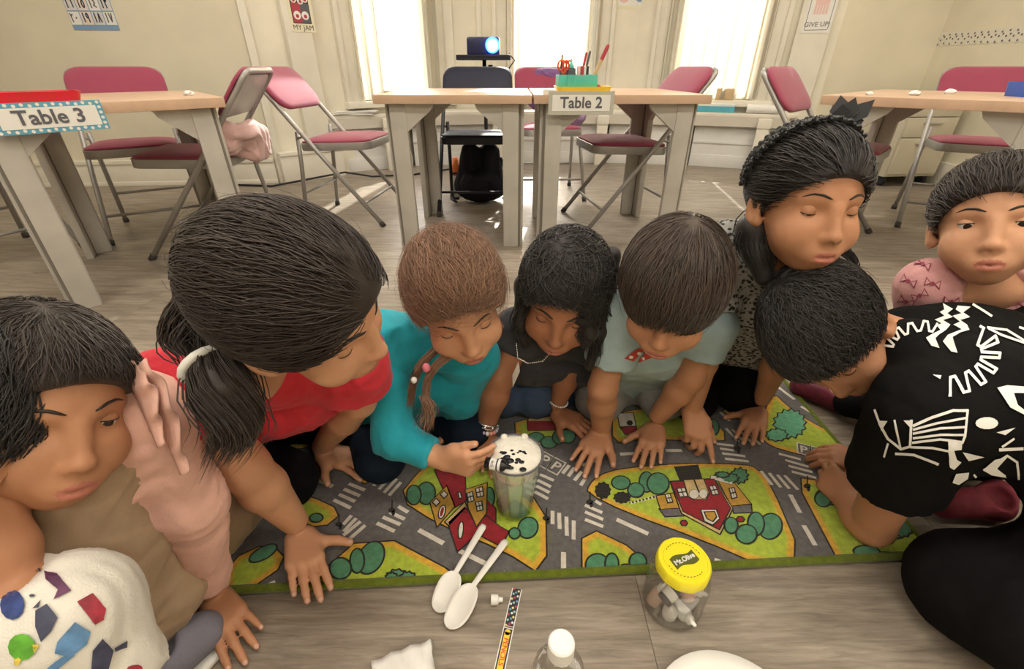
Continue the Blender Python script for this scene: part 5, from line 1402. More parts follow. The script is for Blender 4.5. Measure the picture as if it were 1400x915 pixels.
CAPC, CAPR = np.array([0, -.016, .030]), np.array([.080, .098, .084])
def smoothstep(a, b_, x): t = np.clip((x - a) / (b_ - a), 0, 1); return t * t * (3 - 2 * t)
def hairline_ok(p, kind):
    """p: (n,3) head-local points; positive inside the hair"""
    if kind == 'short': pl = np.array([0, .5, -.85]); p0 = np.array([0, .070, .040])
    elif kind == 'fringe': pl = np.array([0, .58, -.81]); p0 = np.array([0, .088, .018])
    else: pl = np.array([0, .62, -.785]); p0 = np.array([0, .078, .058])
    side = np.abs(p[:, 0]) / .08
    return -((p - p0) @ pl) + .018 * side ** 2 * {'pulled': .55, 'short': .1}.get(kind, 1)
def cap_hair(H, st, N_, pole, kind='loose', toward=False, seed=0, thick=1.0, rad=.0010, stray=.05, wave=0.0, lenf=1.0, over=.012, n=9, part=None, thmax=9.0):
    """strands over the skull following meridians about a pole (a local direction)"""
    r = np.random.default_rng(seed); pole = unit(pole)
    t1 = unit(np.cross(pole, [0.13, .2, .9])); t2 = np.cross(pole, t1); R_ = CAPR * thick; N_ = int(N_ * 1.0); rad = rad * .88
    made = 0; guard = 0
    while made < N_ and guard < N_ * 6:
        guard += 1
        ph = r.uniform(0, 2 * pi); th0 = math.acos(1 - 2 * r.uniform(0, 1)) ; ln = r.uniform(.55, 1.15) * lenf
        ths = np.linspace(th0, (th0 - ln) if toward else (th0 + ln), n); ths = np.clip(ths, 0.03, pi - .25)
        lift = r.uniform(.985, 1.045)
        wig = wave * np.sin(np.linspace(0, r.uniform(7, 12), n) + r.uniform(0, 6)) + np.cumsum(r.normal(0, .012, n))
        phs = ph + wig / np.maximum(np.sin(ths), .25)
        if part is not None:      # hair leaves a parting line sideways
            pass
        q = np.cos(ths)[:, None] * pole + np.sin(ths)[:, None] * (np.cos(phs)[:, None] * t1 + np.sin(phs)[:, None] * t2)
        k = np.full(n, lift); is_st = r.uniform() < stray
        if is_st: k = k + np.linspace(0, r.uniform(.03, .22), n) ** 1.3
        p = CAPC + q * R_ * k[:, None]
        ok = hairline_ok(p, kind) > -over * (1 if not is_st else 1.6) * r.uniform(.3, 1.2)
        if toward:
            if not ok.any(): continue
            k0 = int(np.argmax(ok)); p = p[k0:]; ok = ok[k0:]
            if len(ok) < 4: continue
        else:
            if not ok[0]: continue
        m = len(ok) if ok.all() else int(np.argmin(ok))
        if m < 4: continue
        p = p[:m]
        st.add(H.c + (p * H.s) @ H.R.T, rad * r.uniform(.6, 1.25) * (0.45 if is_st else 1), np.clip(r.normal(.38, .22), 0, 1)); made += 1
def lock_hair(st, path, r0, r1, N_, seed=0, wave=.0, freq=3.0, rad=.0010, stray=.1, pinch=None):
    """strands running along a path within a tapering radius"""
    r = np.random.default_rng(seed); path = np.asarray(path, float); m = 14
    t = np.linspace(0, 1, len(path)); T = np.linspace(0, 1, m)
    # smooth path
    pp = np.stack([np.interp(T, t, path[:, k]) for k in range(3)], 1)
    for _ in range(4): pp[1:-1] = (pp[:-2] + pp[1:-1] * 2 + pp[2:]) / 4
    d = np.gradient(pp, axis=0); d /= np.linalg.norm(d, axis=1, keepdims=True) + 1e-9
    a = np.cross(d, np.array([.2, .9, .35])); a /= np.linalg.norm(a, axis=1, keepdims=True) + 1e-9; b_ = np.cross(d, a)
    for i in range(N_):
        rr0 = r.uniform(.62, 1.06); ph = r.uniform(0, 2 * pi); rad_ = r0 + (r1 - r0) * T
        if pinch is not None: rad_ = rad_ * (1 - .5 * np.exp(-((T - pinch) / .10) ** 2))
        w = wave * np.sin(T * freq * 2 * pi + r.normal(0, .5)); w2 = wave * np.cos(T * freq * 2 * pi + r.normal(0, .5))
        k = rr0 * (1 + (r.uniform() < stray) * r.uniform(.2, 1.0) * T)
        P_ = pp + a * (k * rad_ * cos(ph) + w)[:, None] + b_ * (k * rad_ * sin(ph) + w2)[:, None] + np.cumsum(r.normal(0, .0006, (m, 3)), 0)
        e = m - int(r.integers(0, 5))
        st.add(P_[:e], rad * r.uniform(.6, 1.2), np.clip(r.normal(.4, .22), 0, 1))
def build_hair(H, st, m, parent, kind='loose', thick=1.0, extra=None, name='hair', h=.0042):
    """underlying cap + locks (one surface) and all strands, one mesh"""
    lo, hi = H.c - .16 * H.s, H.c + .16 * H.s
    if extra:
        pts = np.array([p for a in extra for p in a[0]]); lo = np.minimum(lo, pts.min(0) - .05); hi = np.maximum(hi, pts.max(0) + .05)
    F = Field(lo, hi, h)
    F.ell(H.w(*CAPC), CAPR * thick * H.s * .985, H.R)
    def plane(p0, nn, side):
        pass
    # cut away the face side along the hairline
    def fn(X, Y, Z):
        P_ = [X - H.c[0], Y - H.c[1], Z - H.c[2]]
        q = [(P_[0] * H.R[0, i] + P_[1] * H.R[1, i] + P_[2] * H.R[2, i]) / H.s for i in range(3)]
        if kind == 'short': pl, p0 = (.5, -.85), (.070, .040)
        elif kind == 'fringe': pl, p0 = (.58, -.81), (.088, .018)
        else: pl, p0 = (.62, -.785), (.078, .058)
        side = np.abs(q[0]) / .08
        val = -((q[1] - p0[0]) * pl[0] + (q[2] - p0[1]) * pl[1]) + .018 * side ** 2 * {'pulled': .55, 'short': .1}.get(kind, 1)
        return (val * H.s).astype(np.float32)
    F.put(fn, H.c - .16 * H.s, H.c + .16 * H.s, .004, '-')
    if extra:
        for path, r0, r1 in extra:
            n = len(path)
            for i in range(n - 1):
                t0, t1 = i / (n - 1), (i + 1) / (n - 1)
                F.cone(path[i], path[i + 1], r0 + (r1 - r0) * t0, r0 + (r1 - r0) * t1, .012)
    V, Q = F.mesh(); N_ = vnormals(V, Q)
    V2, Q2, T2 = st.arrays()
    tone = np.concatenate([np.full(len(V), .22), T2])
    me = np_mesh(name, np.concatenate([V, V2]), np.concatenate([Q, Q2 + len(V)]))
    at = me.attributes.new('tone', 'FLOAT', 'POINT')
    if len(at.data) == len(tone): at.data.foreach_set('value', tone.astype(np.float32))
    return link(name, me, m, parent)
# ---------------------------------------------------------------- garments
def on_rug(V):
    P_ = [np.array(p) for p in RUGC]; ok = np.ones(len(V), bool); n = len(P_)
    for i in range(n):
        a, c = P_[i], P_[(i + 1) % n]; d = unit(c - a); ok &= (d[0] * (V[:, 1] - a[1]) - d[1] * (V[:, 0] - a[0])) > -.004
    return ok
def garment(name, draw, lo, hi, m, parent, h=.0055, fold=(0.0, 30), seed=0, relax_it=2, stretch=None):
    F = Field(np.asarray(lo) - .02, np.asarray(hi) + .02, h); draw(F)
    V, Q = F.mesh(); V = relax(V, Q, relax_it)
    if fold[0]: V = folds(V, vnormals(V, Q), fold[0], fold[1], seed, stretch)
    V[:, 2] = np.maximum(V[:, 2], np.where(on_rug(V), RUGZ + .0012, .002))
    return link(name, np_mesh(name, V, Q), m, parent)
def bvh_of(o):
    me = o.data; return BVHTree.FromPolygons([v.co for v in me.vertices], [tuple(p.vertices) for p in me.polygons])
def decal(b, bvh, polys, mi=0, lift=.0012, step=6.0, origin=None, rayf=None):
    """flat print: a closed outline (in picture pixels) laid onto the surface it meets"""
    for pts in polys:
        n = len(pts); out = []
        for i in range(n):
            p, q = Vector(pts[i]), Vector(pts[(i + 1) % n]); k = max(1, int((q - p).length / step))
            out += [tuple(p.lerp(q, j / k)) for j in range(k)]
        bx = [min(p[0] for p in out), max(p[0] for p in out), min(p[1] for p in out), max(p[1] for p in out)]
        inner = []
        def inside(x, y):
            c = False
            for i in range(len(out)):
                (x0, y0), (x1, y1) = out[i - 1], out[i]
                if (y0 > y) != (y1 > y) and x < (x1 - x0) * (y - y0) / (y1 - y0) + x0: c = not c
            return c
        x = bx[0] + step * .5
        while x < bx[1]:
            y = bx[2] + step * .5
            while y < bx[3]:
                if inside(x, y) and min((x - p[0]) ** 2 + (y - p[1]) ** 2 for p in out) > (step * .4) ** 2: inner.append((x, y))
                y += step
            x += step
        vv = [Vector(p) for p in out + inner]
        try: r = geometry.delaunay_2d_cdt(vv, [(i, (i + 1) % len(out)) for i in range(len(out))], [], 1, 1e-4)
        except Exception: continue
        V3 = []; last = None
        for v in r[0]:
            d = Vector(ray(v.x, v.y)).normalized(); hit = bvh.ray_cast(Vector(CAM), d)
            if hit[0] is None: V3.append(None); continue
            nn = hit[1] if hit[1].dot(d) < 0 else -hit[1]
            V3.append(hit[0] + nn * lift - d * lift * .4)
        for f in r[2]:
            t = [V3[i] for i in f]
            if any(p is None for p in t): continue
            if max((t[i] - t[i - 1]).length for i in range(len(t))) > .035: continue
            nrm = (t[1] - t[0]).cross(t[2] - t[0])
            if nrm.dot(t[0] - Vector(CAM)) > 0: t = t[::-1]
            b.add(t, [tuple(range(len(t)))], mi)
def stroke_px(line, w):
    """a pen line in pixels as closed outlines, one per segment"""
    res = []
    for (x0, y0), (x1, y1) in zip(line[:-1], line[1:]):
        L_ = math.hypot(x1 - x0, y1 - y0) or 1; ex, ey = (x1 - x0) / L_ * w * .3, (y1 - y0) / L_ * w * .3; px, py = -(y1 - y0) / L_ * w / 2, (x1 - x0) / L_ * w / 2
        res.append([(x0 - ex + px, y0 - ey + py), (x0 - ex - px, y0 - ey - py), (x1 + ex - px, y1 + ey - py), (x1 + ex + px, y1 + ey + py)])
    return res
class Skin:
    """one continuous skin surface for a figure"""
    def __init__(s, lo, hi, h=.0031): s.F = Field(lo, hi, h); s.tips = []
    def arm(s, sh, el, wr, r=(.034, .027, .019), k=.01):
        el = np.asarray(el, float); sh = np.asarray(sh, float); wr = np.asarray(wr, float)
        s.F.cone(sh, el, r[0], r[1], .015)
        mid = el + (wr - el) * .35
        s.F.cone(el, mid, r[1], r[1] * 1.02, .012); s.F.cone(mid, wr, r[1] * 1.02, r[2], .012)
    def build(s, H, m, parent, name='body'):
        V, Q = s.F.mesh()
        V = relax(V, Q, 1, .35)
        mi = np.zeros(len(Q), np.int32)
        if H is not None:
            c = H.loc(V[Q].mean(1)); lip = (((c[:, 0] / .0175) ** 2 + ((c[:, 2] + .0602) / .0098) ** 2) < 1) & (c[:, 1] > .079)
            mi[lip] = 1
        o = link(name, np_mesh(name, V, Q, midx=mi), [m, LIPS], parent)
        if s.tips: build_nails(s.tips, o)
        return o
# ================================================================ THE CHILDREN
Z = np.array([0, 0, 1.0])
RZ = RUGZ + 0.0035
def figure(name, base, label):
    return empty(name, (base[0], base[1], 0), 0, label, 'person')
def finish(e):
    inv = Matrix.Translation(-e.location)
    for ch in e.children: ch.matrix_parent_inverse = inv
def torso(F, nk, s1, s2, h1, h2, rs, rc, rh, k=.03):
    s1, s2, h1, h2, nk = (np.asarray(v, float) for v in (s1, s2, h1, h2, nk))
    F.cone(s1, s2, rs, rs, k); m = (s1 + s2) / 2
    c1, c2 = s1 * .72 + m * .28 + (h1 - s1) * .33, s2 * .72 + m * .28 + (h2 - s2) * .33
    F.cone(s1, c1, rs, rc, k); F.cone(s2, c2, rs, rc, k); F.cone(c1, c2, rc, rc, k)
    F.cone(c1, h1, rc, rh, k); F.cone(c2, h2, rc, rh, k); F.cone(h1, h2, rh, rh, k); F.cone((c1 + c2) / 2, (h1 + h2) / 2, rc, rh, k)
    F.cone(nk, m, rs * .8, rs, k)
def torso_in(F, nk, s1, s2, h1, h2, rs, rc, rh, k=.02): torso(F, nk, s1, s2, h1, h2, rs * .95, rc * .70, rh * .62, k)
def sleeve(F, a, e, r0, r1, k=.02, flat=True):
    a, e = np.asarray(a, float), np.asarray(e, float); d = unit(e - a)
    q = e + d * .03; f0 = F.cone(a, q, r0, r1, op='fn')
    fn = lambda X, Y, Z_: np.maximum(f0(X, Y, Z_), ((X - e[0]) * d[0] + (Y - e[1]) * d[1] + (Z_ - e[2]) * d[2])).astype(np.float32)
    F.put(fn, np.minimum(a - r0, q - r1), np.maximum(a + r0, q + r1), k)
def bounds(*pts): p = np.array(pts); return p.min(0), p.max(0)
def wrist_ring(W, el, r, n):
    W = np.asarray(W, float); d = unit(W - np.asarray(el)); a = unit(np.cross(d, [.1, .2, 1])); b_ = np.cross(d, a)
    return [W + (a * cos(2 * pi * k / n) + b_ * sin(2 * pi * k / n)) * r for k in range(n)]
def mid(a, b_, t): return np.asarray(a) * (1 - t) + np.asarray(b_) * t

# ---- girl in the red top, low ponytail -----------------------------------------------------------
def girl_red():
    e = figure('person', FL(330, 640), 'child in a red top with a low dark ponytail leaning over the rug')
    H = Head(J(416, 421, .50), CV(.93, -.38, -.10), CV(.26, .52, .80), .97)
    nk = J(345, 520, .62); sR = J(240, 532, .625); sL = J(478, 492, .71); hR = J(250, 600, .92); hL = J(360, 560, 1.02)
    eR = J(334, 638, .69); wR = J(402, 712, .80); eL = J(490, 548, .80); wL = J(440, 610, .99)
    lo, hi = bounds(H.c - .13, H.c + .13, nk, sR - .07, sL + .07, wR - .13, wL + .13, hR, hL); lo[2] = 0
    S_ = Skin(lo, hi)
    sculpt_head(S_.F, H); S_.F.cone(H.w(0, -.035, -.05), nk, .032, .036, .02); torso_in(S_.F, nk, mid(sR, nk, .15), mid(sL, nk, .15), mid(sR, hR, .45), mid(sL, hL, .45), .030, .050, .05)
    S_.arm(sR, eR, wR, (.043, .034, .0225)); S_.arm(sL, eL, wL, (.036, .029, .020))
    zf = RZ + .0145
    hand(S_.F, [wR[0], wR[1], zf + .008], FL(418, 792) - FL(404, 722), Z, [1, .1, 0], (10, 8, 6), .10, 1.10, thumb=(.35, .85, -.12), nails=S_.tips)
    hand(S_.F, [wL[0], wL[1], zf + .006], FL(490, 626) - FL(440, 612), Z, [0, -1, 0], (10, 10, 8), .16, 1.06, nails=S_.tips)
    S_.build(H, SK_B, e); face_details(H, e, SK_B, .8)
    red = cloth('red_jersey', (0.62, 0.035, 0.055), .75)
    def d(F):
        torso(F, nk, sR, sL, hR, hL, .047, .074, .075, .035)
        sleeve(F, sR, mid(sR, eR, .42), .056, .064); sleeve(F, sL, mid(sL, eL, .48), .052, .066)
        F.ball(H.w(0, -.045, -.075), .046, .015, '-')
    lo, hi = bounds(sR - .1, sL + .1, hR - .1, hL + .1, nk + .05, nk - .1)
    garment('shirt', d, lo, hi, red, e, fold=(.0055, 42), seed=3)
    blk = cloth('black_leggings', (0.008, 0.008, 0.010))
    kR, kL = J(398, 668, .915), J(470, 590, 1.06); kR[2] = .06; kL[2] = .06
    def d(F):
        F.cone(hR, kR, .075, .056, .02); F.cone(hL, kL, .072, .052, .02); F.cone(kR, hR + [0.0, .12, -.16], .050, .042, .02); F.cone(kL, hL + [0, .12, -.16], .048, .04, .02); F.cone(hR, hL, .08, .08, .03)
    lo, hi = bounds(hR - .1, hL + .12, kR - .07, kL + .07, hR + [0, .2, -.2]); garment('leggings', d, lo, hi, blk, e, fold=(.003, 45), seed=5)
    st = Strands(); cap_hair(H, st, 3600, (0, -.90, -.40), 'loose', True, 1, 1.07, .0008, .05, .03, 1.3, .004)
    tie = J(276, 494, .485)
    path = [H.w(0, -.108, -.030), tie, J(308, 530, .475), J(326, 565, .49), J(320, 600, .52), J(300, 625, .555)]
    lock_hair(st, path, .036, .018, 620, 2, .002, 2, .0009, .12, .2)
    # strands sweeping from the nape knot
    lock_hair(st, [H.w(.02, -.10, .01), J(243, 462, .475), tie], .020, .012, 120, 6, .003, 2, .0011, .2)
    build_hair(H, st, H_DARK, e, 'loose', 1.07, [([mid(tie, path[2], .35)] + path[2:5], .022, .013)])
    b = MB(); pts = []
    dd = unit(path[2] - path[1]); a = unit(np.cross(dd, Z)); c = np.cross(dd, a)
    for k in range(16): pts.append(tie + dd * .006 + (a * cos(2 * pi * k / 16) + c * sin(2 * pi * k / 16)) * .0225)
    b.tube(pts, .0048, 8, closed=True); b.build('hair_tie', M['white'], e, smooth=True)
    finish(e)
girl_red()

# ---- girl in turquoise, holding the dropper bottle over the cup --------------------------------------
CUPTOP = np.array([cx, cy, CUPZ + .147])
def girl_turquoise():
    e = figure('person', FL(560, 600), 'child in a turquoise long-sleeved top squeezing a dropper over the cup')
    H = Head(J(626, 412, .79), CV(.28, -.78, .55), CV(-.06, .56, .82), 1.0)
    nk = J(602, 455, .90); sR = J(524, 455, .86); sL = J(648, 486, .92); hR = J(500, 585, 1.16); hL = J(592, 560, 1.22)
    eR = J(538, 598, .86); wR = J(606, 628, .835); eL = J(632, 545, 1.0); wL = J(625, 578, 1.07)
    lo, hi = bounds(H.c - .13, H.c + .13, nk, sR - .06, sL + .06, wR - .14, wR + .14, wL + .1, wL - .1, hR, hL); lo[2] = 0
    S_ = Skin(lo, hi); sculpt_head(S_.F, H); S_.F.cone(H.w(0, -.035, -.05), nk, .029, .032, .02); torso_in(S_.F, nk, mid(sR, nk, .15), mid(sL, nk, .15), mid(sR, hR, .45), mid(sL, hL, .45), .027, .045, .05)
    S_.arm(sR, eR, wR, (.032, .026, .0195)); S_.arm(sL, eL, wL, (.032, .026, .0185))
    tip = J(690, 634, .775)                                     # where the bottle sits between thumb and fingers
    dd = unit(J(668, 640, .79) - wR)
    n_ = CV(-.10, -.45, .88); u_ = CV(.05, .8, .55)
    hand(S_.F, wR, dd, n_, u_, spread=.05, s=1.0, per=[(22, 26, 14), (38, 40, 24), (52, 48, 30), (60, 52, 34)], thumb=(.93, .30, -.22), tb=6, nails=S_.tips)
    hand(S_.F, [wL[0], wL[1], RZ + .022], [.25, -1, 0], Z, [-1, 0, 0], (10, 10, 8), .12, .98, nails=S_.tips)
    S_.build(H, SK_B, e); face_details(H, e, SK_B, .8)
    tq = cloth('turquoise_jersey', (0.022, 0.36, 0.46), .75)
    def d(F):
        torso(F, nk, sR, sL, hR, hL, .042, .064, .070, .035)
        F.cone(sR, eR, .046, .038, .02); F.cone(sL, eL, .045, .037, .02)
        sleeve(F, eR, mid(eR, wR, .80), .037, .0275, .02); sleeve(F, eL, mid(eL, wL, .75), .037, .030, .02)
        F.ball(H.w(0, -.03, -.07), .052, .012, '-')
    lo, hi = bounds(sR - .08, sL + .08, hR - .1, hL + .1, wR + .04, wR - .04, wL - .04, eR - .05); garment('top', d, lo, hi, tq, e, fold=(.0045, 50), seed=12)
    k1, k2 = FL(520, 625, .055), FL(640, 590, .055)
    navy = cloth('dark_navy_trousers', (0.012, 0.02, 0.035))
    def d(F): F.cone(hR, k1, .07, .05, .02); F.cone(hL, k2, .07, .05, .02); F.cone(hR, hL, .075, .075, .03); F.cone(k1, hR + [-.02, .14, -.12], .048, .04, .02)
    lo, hi = bounds(hR - .1, hL + .15, k1 - .06, k2 + .06); garment('trousers', d, lo, hi, navy, e, fold=(.003, 45), seed=5)
    st = Strands(); cap_hair(H, st, 2500, (.1, -.85, .25), 'pulled', True, 21, 1.04, .0009, .20, .05, 1.1, .006)
    cap_hair(H, st, 800, (.25, -.15, .95), 'pulled', False, 24, 1.07, .00055, .9, .25, 1.1, .02)
    br = []
    for (p0, p1, p2, sd) in ((H.w(-.074, -.01, -.04), J(567, 500, .80), J(563, 538, .81), 1), (H.w(-.060, .035, -.05), J(583, 505, .785), J(582, 545, .79), 2)):
        path = [p0, mid(p0, p1, .6), p1, p2, mid(p1, p2, 1.5)]; br.append((path, .011, .006))
        for k in range(3):
            pp = [mid(path[0], path[-1], q / 24.0) for q in range(25)]
            pp = [np.array([np.interp(q / 24, np.linspace(0, 1, 5), np.array(path)[:, c]) for c in range(3)]) for q in range(25)]
            ph = 2 * pi * k / 3
            pp = [p + np.array([cos(q * .75 + ph) * .0065, sin(q * 1.5 + 2 * ph) * .003, 0]) for q, p in enumerate(pp)]
            lock_hair(st, pp, .0052, .0032, 70, sd * 10 + k, 0, 1, .0008, .12)
    lock_hair(st, [J(580, 540, .79), J(583, 555, .79), J(590, 572, .79), J(580, 590, .80)], .006, .012, 70, 31, .004, 1, .0007, .3)
    build_hair(H, st, H_RED, e, 'pulled', 1.04)
    bp = mat('pink_bead', (0.75, 0.22, 0.30), .3)
    for p, m_, r in ((J(583, 503, .775), bp, (.007, .006, .009)), (J(566, 520, .785), M['white'], (.0055, .0055, .006))):
        b = MB(); b.ball(p, r, 12, 8); b.build('hair_bead', m_, e, smooth=True)
    finish(e)
    # dropper bottle held in the fingers, black ended, white body with small print
    q0, q1 = J(672, 634, .775), J(702, 640, .765)
    d = unit(q1 - q0)
    db = empty('dropper_bottle', tuple(q0), 0, 'small white dropper bottle with black ends held over the foam', 'bottle')
    x = unit(np.cross(d, [0, 0, 1])); y = np.cross(d, x); M4 = Matrix(((x[0], y[0], d[0], 0), (x[1], y[1], d[1], 0), (x[2], y[2], d[2], 0), (0, 0, 0, 1)))
    b = MB(); b.lathe([(0, -.010), (.0098, -.010), (.0100, -.001)], 18, M=M4); b.build('bottle_base', M['drop'], db, smooth=True)
    b = MB(); b.lathe([(.0102, -.001), (.0102, .017)], 18, M=M4); b.build('label', M['paper'], db, smooth=True)
    b = MB(); b.lathe([(.0104, .010), (.0104, .0125)], 18, M=M4); b.build('label_ring', M['ink'], db, smooth=True)
    b = MB(); b.lathe([(.0100, .017), (.0092, .022), (.0045, .026), (.0034, .034), (0, .0345)], 18, M=M4); b.build('tip', M['drop'], db, smooth=True)
    vn = unit(CAM - q0); vn = unit(vn - d * (vn @ d)); ax = np.cross(vn, d)
    b = MB()
    Pq = lambda u, v, h: Vector(d * u + ax * v + vn * (sqrt(max(0, .0104 ** 2 - v * v)) + h))
    strokes(b, [[(.002, -.0045), (.002, .000)], [(.0045, -.0045), (.0045, .0)], [(.002, -.0045), (.0045, -.0045)], [(.002, .0015), (.0045, .0015), (.0045, .0045), (.002, .0045), (.002, .0015)], [(.0068, -.004), (.0068, .004)]], .0009, Pq, lift=.0004)
    b.build('print', M['ink'], db)
girl_turquoise()

# ---- girl with dark wavy hair and jeans ---------------------------------------------------------------
def girl_denim():
    e = figure('person', FL(745, 545), 'child with long dark wavy hair, beaded bracelets and patterned jeans kneeling on the rug')
    H = Head(J(770, 405, .86), CV(-.18, -.78, .58), CV(.06, .60, .79), 1.0)
    nk = J(762, 445, .96); sR = J(708, 455, .95); sL = J(812, 460, .98); hR = J(715, 520, 1.26); hL = J(790, 520, 1.28)
    eR = J(684, 515, .97); wR = J(662, 588, 1.025); eL = J(778, 505, 1.04); wL = J(762, 552, 1.09)
    lo, hi = bounds(H.c - .13, H.c + .13, nk, sR - .06, sL + .06, wR - .12, wR + .12, wL + .13, wL - .1, hR, hL); lo[2] = 0
    S_ = Skin(lo, hi); sculpt_head(S_.F, H); S_.F.cone(H.w(0, -.035, -.05), nk, .028, .031, .02); torso_in(S_.F, nk, mid(sR, nk, .15), mid(sL, nk, .15), mid(sR, hR, .45), mid(sL, hL, .45), .027, .044, .05)
    S_.arm(sR, eR, wR, (.034, .029, .0195)); S_.arm(sL, eL, wL, (.031, .026, .0185))
    hand(S_.F, [wR[0], wR[1], RZ + .024], [.28, -1, 0], Z, [1, 0, 0], (10, 10, 8), .14, .98, nails=S_.tips)
    hand(S_.F, [wL[0], wL[1], RZ + .026], FL(812, 578) - FL(766, 556), Z, [-.3, -1, 0], (14, 8, 8), .16, 1.0, nails=S_.tips)
    S_.build(H, SK_C, e); face_details(H, e, SK_C, .8)
    gr = cloth('charcoal_top', (0.05, 0.05, 0.058))
    def d(F):
        torso(F, nk, sR, sL, hR, hL, .042, .062, .070, .035); sleeve(F, sR, mid(sR, eR, .35), .048, .046); sleeve(F, sL, mid(sL, eL, .45), .045, .044); F.ball(H.w(0, -.02, -.075), .055, .012, '-')
    lo, hi = bounds(sR - .08, sL + .08, hR - .1, hL + .1, eR, eL); garment('shirt', d, lo, hi, gr, e, fold=(.004, 45), seed=8)
    dn = mat('patterned_denim', (0.045, 0.075, 0.14), .85, vscale=38, col2=(0.013, 0.022, 0.045), bump=.3, bscale=500)
    k1, k2 = J(690, 552, 1.14), J(732, 545, 1.13)
    k1[2] = k2[2] = .068
    def d(F):
        F.cone(hR, k1, .072, .056, .02); F.cone(hL, k2, .072, .058, .012); F.cone(hR, hL, .076, .076, .03); F.cone(k1, hR + [0, .1, -.16], .05, .04, .02); F.cone(k2, hL + [0, .1, -.16], .05, .04, .02)
    lo, hi = bounds(hR - .1, hL + .15, k1 - .07, k2 + .07, hR + [0, .2, -.2]); garment('jeans', d, lo, hi, dn, e, fold=(.003, 60), seed=4)
    st = Strands(); cap_hair(H, st, 3000, (.32, .05, .95), 'loose', False, 41, 1.07, .0010, .08, .12, 1.1, .010)
    ex = []
    for k, (xa, ya, ta, xb, yb, tb_, xc, yc, tc) in enumerate(((828, 380, .83, 833, 430, .86, 820, 488, .90), (815, 400, .81, 822, 450, .84, 806, 500, .88), (835, 350, .86, 836, 410, .90, 828, 468, .94), (718, 390, .84, 710, 440, .87, 718, 470, .90), (800, 420, .80, 806, 455, .82, 800, 470, .84))):
        path = [H.w(.068 if k != 3 else -.068, 0, .01), J(xa, ya, ta), J(xb, yb, tb_), J(xc, yc, tc)]; ex.append((path, .020, .010))
        lock_hair(st, path, .022, .012, 170, 50 + k, .006, 2.4, .0010, .15)
    build_hair(H, st, H_BLACK, e, 'loose', 1.07, ex)
    # necklace with a silver pendant
    b = MB(); pts = [J(x, y, t) for x, y, t in ((706, 470, .90), (708, 490, .885), (722, 497, .875), (742, 494, .875), (756, 478, .89))]
    sm = []
    for k in range(29):
        q = k / 28 * 4; i = min(3, int(q)); sm.append(mid(pts[i], pts[i + 1], q - i))
    for p in sm: b.ball(p, .0019, 6, 4)
    M['silver'] = mat('silver', (0.7, 0.7, 0.7), .25, 1.0)
    nb = b.build('necklace', M['silver'], e, smooth=True); nb['kind'] = 'stuff'
    b = MB(); p = J(709, 494, .895); q = J(701, 530, .915); a_ = unit(np.cross(q - p, CAM - p)); V = [p, mid(p, q, .55) + a_ * .006, q, mid(p, q, .35) - a_ * .007]; f_ = unit(CAM - p) * .004
    b.add([v + f_ for v in V] + [v - f_ for v in V], [(3, 2, 1, 0), (4, 5, 6, 7)] + [(i, (i + 1) % 4, 4 + (i + 1) % 4, 4 + i) for i in range(4)]); b.build('pendant', M['silver'], nb)
    # bracelets
    bm_ = [mat('bead_' + n_, c, .35) for n_, c in (('pink', (.75, .28, .32)), ('white', (.8, .78, .74)), ('grey', (.5, .52, .55)), ('coral', (.8, .35, .25)), ('lilac', (.55, .45, .65)))]
    W1 = mid(eR, wR, .93); bd = empty('bracelet', (0, 0, 0)); bd.parent = e; bd.location = (0, 0, 0)
    for k, p in enumerate(wrist_ring(W1, eR, .0262, 18)):
        b = MB(); b.ball(p, .0050, 8, 6); b.build('bead', bm_[k * 3 % 5], bd, smooth=True)
    b = MB(); b.tube(wrist_ring(mid(eR, wR, .80), eR, .0245, 24), .0022, 6, closed=True)
    b.tube(wrist_ring(mid(eR, wR, .86), eR + np.array([.01, .0, 0]), .0242, 24), .0018, 6, closed=True)
    for p in wrist_ring(mid(eR, wR, .83), eR, .0255, 9): b.ball(p, .0042, 8, 6)
    b.build('silver_bracelet', M['silver'], e, smooth=True)['kind'] = 'stuff'
    b = MB()
    for p in wrist_ring(mid(eL, wL, .92), eL, .0225, 26): b.ball(p, .0026, 6, 5)
    b.build('white_bead_bracelet', M['white'], e, smooth=True)['kind'] = 'stuff'
    finish(e)
girl_denim()

